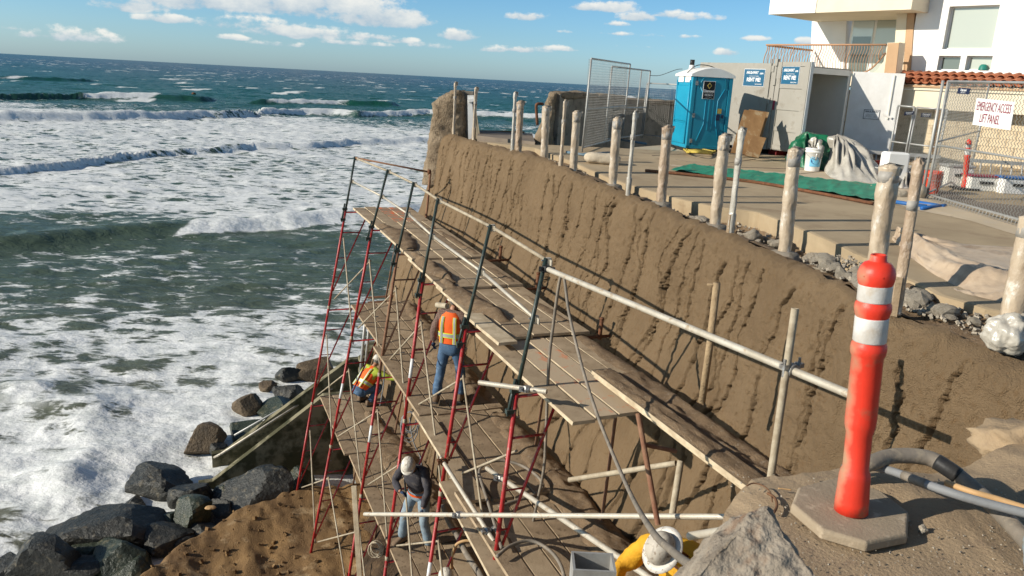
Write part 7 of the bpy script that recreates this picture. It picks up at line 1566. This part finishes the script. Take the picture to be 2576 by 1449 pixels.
def boot(parent, ank, d, nm='boot', mat='boot', k=1.0):
    d = Vector((d.x, d.y, 0)).normalized(); mb = MB(); s_ = d.cross(Vector((0, 0, 1))); zb = ank.z-.085*k; n = 10; vs = []
    prof = [(-.075, .040, .02, .125), (-.05, .046, .0, .15), (.0, .046, .0, .15), (.05, .044, 0, .10), (.10, .050, 0, .085), (.15, .050, 0, .07), (.185, .042, .006, .05), (.20, .02, .012, .035)]
    for (t, w_, z0, z1) in prof:
        for j in range(n):
            a_ = 2*math.pi*j/n; cx, cz = math.cos(a_), math.sin(a_); cx = math.copysign(abs(cx)**.6, cx); cz = math.copysign(abs(cz)**.6, cz)
            vs.append(Vector((ank.x, ank.y, zb))+d*t*k+s_*cx*w_*k+Vector((0, 0, ((z0+z1)/2+cz*(z1-z0)/2)*k)))
    m = len(prof); mb.add(vs, [(r0*n+j, r0*n+(j+1) % n, (r0+1)*n+(j+1) % n, (r0+1)*n+j) for r0 in range(m-1) for j in range(n)]+[tuple(range(n-1, -1, -1)), tuple((m-1)*n+j for j in range(n))])
    bo = mb.build(nm, MT[mat], parent, True, local=False)
    sl = MB(); vs = []
    for (t, w_, z0, z1) in prof[:-1]:
        for sx, dz in ((-1, -.006), (1, -.006), (1, .022), (-1, .022)): vs.append(Vector((ank.x, ank.y, zb))+d*t*k+s_*sx*(w_+.003)*k+Vector((0, 0, dz*k)))
    m = len(prof)-1; sl.add(vs, [(r0*4+j, r0*4+(j+1) % 4, (r0+1)*4+(j+1) % 4, (r0+1)*4+j) for r0 in range(m-1) for j in range(4)]+[(3, 2, 1, 0), tuple((m-1)*4+j for j in range(4))]); sl.build('sole', MT['black'], bo, local=False)
    return bo
def hard_hat(parent, c, f, up_, mat='helmet', full=False, k=1.0):
    up_ = up_.normalized(); f = (f-up_*f.dot(up_)).normalized(); x = f.cross(up_); R = Matrix((x, f, up_)).transposed(); n = 32; vs = []
    prof = [(1.0, 0), (.99, .25), (.93, .5), (.80, .74), (.58, .90), (.30, .98), (.04, 1.0)]
    for (r, z) in prof:
        for j in range(n):
            a_ = 2*math.pi*j/n; rx, ry = .113*r, .137*r; rdg = 0
            for q_ in (-.045, 0, .045): rdg += .006*math.exp(-((rx*math.cos(a_)-q_)/.010)**2)
            vs.append(c+R @ (Vector((rx*math.cos(a_), ry*math.sin(a_), z*.135+rdg*(z > .3)))*k))
    m = len(prof); mb = MB(); mb.add(vs, [(r0*n+j, r0*n+(j+1) % n, (r0+1)*n+(j+1) % n, (r0+1)*n+j) for r0 in range(m-1) for j in range(n)]+[tuple((m-1)*n+j for j in range(n))])
    h = mb.build('hard_hat', MT[mat], parent, True, local=False)
    vs = []
    for (e, z) in ((0, .006), (1, -.004), (1, -.010), (0, -.002)):
        for j in range(n):
            a_ = 2*math.pi*j/n; fr = max(0, math.sin(a_)); ex = (.048+.008*abs(math.sin(a_))) if full else (.010+.045*fr**2.5)
            vs.append(c+R @ (Vector(((.112+ex*e)*math.cos(a_), (.136+ex*e)*math.sin(a_), z-(.012*e if full else .0)))*k))
    mb = MB(); mb.add(vs, [(r0*n+j, r0*n+(j+1) % n, ((r0+1) % 4)*n+(j+1) % n, ((r0+1) % 4)*n+j) for r0 in range(4) for j in range(n)]); mb.build('brim', MT['helmb' if full else mat], h, True, local=False)
    return h
def ring_body(rings, n=22):
    """rings: (centre, x half-width, y half-depth, axis x, axis y) -> tube mesh"""
    vs = []
    for (c, rx, ry, ax, ay) in rings:
        for j in range(n):
            a_ = 2*math.pi*j/n; cx, cy = math.cos(a_), math.sin(a_); vs.append(Vector(c)+ax*rx*math.copysign(abs(cx)**.8, cx)+ay*ry*math.copysign(abs(cy)**.8, cy))
    m = len(rings); mb = MB(); mb.add(vs, [(r0*n+j, r0*n+(j+1) % n, (r0+1)*n+(j+1) % n, (r0+1)*n+j) for r0 in range(m-1) for j in range(n)]); return mb
def person(label, loc, az, J, k, shirt='plaid', pants='jeans', vest=None, hat='helmet', full=False, gloves=(False, False), hem=None, head_f=None, head_up=None, hand_dir=None, palm=None, hair=True, coat=False, boots='boot', sleeve=None):
    """J joints in the person's own frame (x right, y forward, z up, metres)"""
    R = Matrix.Rotation(az, 3, 'Z'); root = empty('person', label, 'person', tuple(loc)); T = lambda v: R @ (Vector(v)*k)
    P = {n: T(v) for n, v in J.items()}; V = lambda v: R @ Vector(v)
    sp = (P['chest']-P['pelvis']).normalized(); ax = (P['shR']-P['shL']).normalized(); ay = sp.cross(ax)*-1
    hf = V(head_f or (0, 1, 0)); hu = V(head_up or (0, 0, 1))
    # body: one mesh
    B = {'pelvis': (P['pelvis'], (.13*k, .10*k)), 'belly': (P['pelvis'].lerp(P['chest'], .45), (.125*k, .095*k)), 'chest': (P['chest'], (.15*k, .11*k)), 'neck': (P['neck'], .052*k), 'head': (P['head'].lerp(P['neck'], .45), .055*k)}
    for s_ in 'LR':
        B['hip'+s_] = (P['hip'+s_], .085*k); B['knee'+s_] = (P['knee'+s_], .055*k); B['ank'+s_] = (P['ank'+s_], .040*k); B['sh'+s_] = (P['sh'+s_], .062*k); B['el'+s_] = (P['el'+s_], .042*k); B['wr'+s_] = (P['wr'+s_], .028*k)
    ch = [['pelvis', 'belly', 'chest', 'neck', 'head']]+[['pelvis', 'hip'+s_, 'knee'+s_, 'ank'+s_] for s_ in 'LR']+[['chest', 'sh'+s_, 'el'+s_, 'wr'+s_] for s_ in 'LR']
    ms = [skin_mesh(B, ch, 2), head_mesh(P['head'], hf, hu)]
    gl = []
    for i, s_ in enumerate('LR'):
        dv = V(hand_dir[i]) if hand_dir and hand_dir[i] else (P['wr'+s_]-P['el'+s_]); pn = V(palm[i]) if palm and palm[i] else V((.9 if s_ == 'L' else -.9, .2, 0)); hm = hand_mesh(P['wr'+s_], dv, 1 if s_ == 'L' else -1, pn, .55)
        (gl if gloves[i] else ms).extend(hm) if not gloves[i] else gl.append(join_meshes(hm))
    mesh_obj('body', join_meshes(ms), MT['skin'], root)
    for g_ in gl: mesh_obj('glove', g_, MT['glove'], root)
    # trousers
    tm_ = []
    for s_ in 'LR':
        h_, k_, a_ = P['hip'+s_], P['knee'+s_], P['ank'+s_]
        tm_.append(skin_mesh({'a': (h_.lerp(P['pelvis'], .3), .112*k), 'b': (h_.lerp(k_, .18), .108*k), 'c': (h_.lerp(k_, .55), .094*k), 'd': (k_, .080*k), 'e': (k_.lerp(a_, .45), .078*k), 'f': (a_+Vector((0, 0, .0)), .082*k)}, [list('abcdef')], 2))
    hc = (P['hipL']+P['hipR'])/2
    pv = [(P['pelvis'].lerp(P['chest'], .16), .155*k, .118*k, ax, ay), (P['pelvis'].lerp(P['chest'], .0), .172*k, .132*k, ax, ay), (hc, .180*k, .138*k, ax, ay), (hc-sp*.07*k, .165*k, .125*k, ax, ay), (hc-sp*.12*k, .10*k, .08*k, ax, ay)]
    tm_.append(ring_body(pv).build('tmp', MT[pants], None, True).data); bpy.data.objects.remove(link(bpy.data.objects.new('tmp2', None))); [bpy.data.objects.remove(o_) for o_ in list(bpy.data.objects) if o_.name.startswith('tmp')]
    mesh_obj('trousers', join_meshes(tm_), MT[pants], root, .012*k, 9, 1)
    for s_ in 'LR':
        dv = P['toe'+s_]-P['ank'+s_]; boot(root, P['ank'+s_], dv, 'boot', boots, k)
    # shirt or jacket: torso and sleeves in one piece
    g = 1.10 if coat else 1.0
    sj = {'hem': (P['pelvis'].lerp(P['chest'], .02), (.170*k*g, .135*k*g)), 'belly': (P['pelvis'].lerp(P['chest'], .45), (.165*k*g, .128*k*g)), 'chest': (P['chest'], (.182*k*g, .135*k*g)), 'neck': (P['chest'].lerp(P['neck'], .86), (.075*k*g, .07*k*g))}; sc = [['hem', 'belly', 'chest', 'neck']]
    for s_ in 'LR':
        sj['sh'+s_] = (P['sh'+s_], .088*k*g); sj['el'+s_] = (P['el'+s_], .068*k*g); sj['fa'+s_] = (P['el'+s_].lerp(P['wr'+s_], .55), .060*k*g); sj['wr'+s_] = (P['el'+s_].lerp(P['wr'+s_], .93), .046*k*g); sc.append(['chest', 'sh'+s_, 'el'+s_, 'fa'+s_, 'wr'+s_])
    mesh_obj('raincoat' if coat else 'shirt', skin_mesh(sj, sc, 2), MT[shirt], root, (.034 if coat else .013)*k, 9 if coat else 10, 5)
    if sleeve:
        s_ = sleeve[0]; mesh_obj('sleeve', skin_mesh({'a': (P['sh'+s_], .090*k), 'b': (P['el'+s_], .071*k), 'c': (P['el'+s_].lerp(P['wr'+s_], .9), .052*k)}, [['a', 'b', 'c']], 2), MT[sleeve[1]], root, .008*k, 11, 3)
    def rg(t, rx, ry): return (P['pelvis'].lerp(P['chest'], t), rx*k, ry*k, ax, ay)
    if hem:
        o_ = ring_body([rg(-.10, .178, .142), rg(.02, .182, .145), rg(.10, .176, .14)]).build('shirt_hem', MT[hem], root, True, local=False)
    if vest:
        prof = [(.10, .188, .150), (.3, .188, .150), (.55, .190, .152), (.8, .198, .155), (1.0, .205, .158), (1.16, .19, .152), (1.34, .165, .135), (1.50, .10, .10)]
        vo = ring_body([rg(*p) for p in prof], 28).build('safety_vest', MT[vest], root, True, local=False); mesh = vo.data
        for v in mesh.vertices: v.co += Vector((mnoise.noise(v.co*9), mnoise.noise(v.co*9+Vector((5, 0, 0))), 0))*.012*k
        def band(t0, t1, mat, e):
            rs = []
            for t in np.linspace(t0, t1, 3): rs.append(rg(t, np.interp(t, [p[0] for p in prof], [p[1] for p in prof])+e, np.interp(t, [p[0] for p in prof], [p[2] for p in prof])+e))
            ring_body(rs, 28).build('reflective_band', MT[mat], vo, True, local=False)
        band(.38, .60, 'lime', .012); band(.42, .56, 'silver', .016)
        for sx in (-1, 1):
            for sy in (-1, 1):
                for (w0, mat, e) in ((.052, 'lime', .012), (.030, 'silver', .017)):
                    vs = []; tt = [.12, .38, .60, .85, 1.05, 1.2, 1.33]
                    for t in tt:
                        rx = np.interp(t, [p[0] for p in prof], [p[1] for p in prof]); ry = np.interp(t, [p[0] for p in prof], [p[2] for p in prof]); c_ = P['pelvis'].lerp(P['chest'], t); xo = sx*.105*(1-.25*max(0, t-.9))
                        for dx in (-w0/2, w0/2): vs.append(c_+ax*(xo+dx)*k+ay*sy*(ry+e)*k*(1-.24*min(1, (abs(xo)/rx))**3))
                    mb = MB(); mb.add(vs, [(2*i, 2*i+1, 2*i+3, 2*i+2) for i in range(len(tt)-1)]); mb.build('reflective_strip', MT[mat], vo, True, local=False)
    if hair: hobj = mesh_obj('hair', head_mesh(P['head']-hf*.006+hu*.008, hf, hu), MT['hair'], root); bmh = bmesh.new(); bmh.from_mesh(hobj.data); c0 = P['head']; bmesh.ops.delete(bmh, geom=[v for v in bmh.verts if (v.co-c0).dot(hf) > .005 or (v.co-c0).dot(hu) < -.05], context='VERTS'); [setattr(v, 'co', c0+(v.co-c0)*1.05) for v in bmh.verts]; bmh.to_mesh(hobj.data); bmh.free()
    if hat: hard_hat(root, P['head']+hu*.035, hf, hu, hat, full, 1.0 if not full else 1.02)
    return root
BASE = dict(pelvis=(0, 0, .95), chest=(0, .01, 1.30), neck=(0, .02, 1.50), head=(0, .045, 1.63), hipL=(-.095, 0, .90), hipR=(.095, 0, .90), kneeL=(-.12, .03, .50), kneeR=(.12, .03, .50), ankL=(-.13, -.02, .09), ankR=(.13, -.02, .09), toeL=(-.16, .15, .04), toeR=(.16, .15, .04), shL=(-.185, 0, 1.42), shR=(.185, 0, 1.42), elL=(-.25, -.03, 1.14), elR=(.25, -.03, 1.14), wrL=(-.25, .08, .90), wrR=(.25, .08, .90))
def pose(**k): d = dict(BASE); d.update(k); return d
# worker seen from behind on the middle walkway
p = G(1130, 1008, -5.345)
person('worker with back turned in orange vest, plaid shirt and blue jeans on the middle walkway', p, -.30, pose(ankL=(-.17, -.14, .09), kneeL=(-.15, -.03, .5), toeL=(-.22, .02, .04), ankR=(.16, .06, .09), kneeR=(.14, .08, .5), toeR=(.17, .24, .04), elL=(-.29, .0, 1.15), wrL=(-.33, .08, .90), elR=(.31, .08, 1.17), wrR=(.44, .30, 1.08), head=(.0, .09, 1.62), neck=(0, .04, 1.49)), 1.08, 'plaid', 'jeans', 'vest', 'helmet', gloves=(True, True))
# crouching worker at the far end
p = G(916, 1016, -7.92)
person('crouching worker in orange vest and lime sleeves at the far end of the lower walkway', p, -.85, pose(pelvis=(0, -.12, .36), chest=(.03, .12, .66), neck=(.04, .22, .84), head=(.05, .30, .95), hipL=(-.10, -.10, .34), hipR=(.10, -.10, .34), kneeL=(-.20, .30, .46), kneeR=(.20, .30, .42), ankL=(-.16, .02, .09), ankR=(.16, .04, .09), toeL=(-.2, .2, .04), toeR=(.2, .22, .04), shL=(-.16, .14, .78), shR=(.20, .18, .78), elL=(-.26, .36, .62), elR=(.40, .38, .66), wrL=(-.16, .56, .55), wrR=(.62, .52, .70)), 1.13, 'limes', 'jeans', 'vest', 'helmet', head_f=(0, .9, -.4), head_up=(0, .4, .9))
# worker in grey
p = G(1046, 1372, -7.93)
person('worker in charcoal sweatshirt with orange hem, pale jeans and white helmet bending over a hose', p, 2.72, pose(pelvis=(0, -.06, .95), chest=(0, .10, 1.27), neck=(.0, .20, 1.43), head=(-.02, .30, 1.52), ankL=(-.25, .0, .09), kneeL=(-.17, .06, .5), toeL=(-.34, .14, .04), ankR=(.24, .02, .09), kneeR=(.17, .08, .5), toeR=(.30, .2, .04), hipL=(-.095, -.06, .9), hipR=(.095, -.06, .9), shL=(-.19, .10, 1.39), shR=(.19, .10, 1.39), elR=(.30, .18, 1.13), wrR=(.06, .38, 1.11), elL=(-.29, .16, 1.12), wrL=(-.27, .28, .86)), 1.10, 'sweat', 'jeansl', None, 'helmet', gloves=(True, True), hem='vest', head_f=(-.35, .80, -.5), head_up=(-.15, .45, .85), hand_dir=(None, (-1, .2, .1)), palm=(None, (0, .3, -1)))
# worker in the yellow raincoat at the bottom edge
HB = Vector(ray(1668, 1384))*6.42; kk = 1.12; AZ4 = 2.35; HD4 = Vector((-.02, .36, 1.56))
p = HB-Matrix.Rotation(AZ4, 3, 'Z') @ (HD4*kk)
person('worker in yellow raincoat under a mud-splattered full-brim hard hat at the bottom edge', p, AZ4, pose(pelvis=(0, -.10, .95), chest=(0, .06, 1.28), neck=(0, .20, 1.46), head=tuple(HD4), shL=(-.22, .06, 1.42), shR=(.22, .06, 1.42), elL=(-.36, .14, 1.16), wrL=(-.30, .42, 1.08), elR=(.40, .18, 1.18), wrR=(.42, .46, 1.06)), kk, 'raincoat', 'raincoat', None, 'helmet2', True, head_f=(0, .66, -.75), head_up=(.0, .75, .66), coat=True)
cr = empty('metal_trough', 'grey metal trough corner beside the yellow raincoat', 'trough', tuple(GY(1490, 1445, 5.6))); c_ = cr.location
for (o_, s_) in (((0, 0, -.12), (.34, .26, .02)), ((-.16, 0, 0), (.02, .26, .24)), ((.16, 0, 0), (.02, .26, .24)), ((0, -.12, 0), (.3, .02, .24)), ((0, .12, 0), (.3, .02, .24))): MB().box(Vector(c_)+Vector(o_), s_, rz=0).build('side', MT['gal2'], cr)
# half hidden worker
H5 = Vector(ray(1130, 1455))*11.6; p = H5-Vector((0, .12, 1.60))
person('worker in orange with a lettered helmet half hidden at the bottom edge', p, .4, pose(head=(0, .10, 1.60)), 1.0, 'vest', 'jeans', None, 'helmet', head_f=(.2, .9, -.3), head_up=(0, .3, .95))
# companion at the right edge
p = Vector((1.60, 2.05, -1.73)); q_ = GY(2548, 1330, 2.25); p = Vector((q_.x+.16, q_.y, -1.72))
person('person in pale blue jeans cut by the right edge of the frame', p, .9, pose(elL=(-.17, -.16, 1.15), wrL=(-.02, -.2, 1.0), elR=(.2, -.16, 1.15), wrR=(.08, -.22, 1.0)), .96, 'white', 'jeansl', None, None)
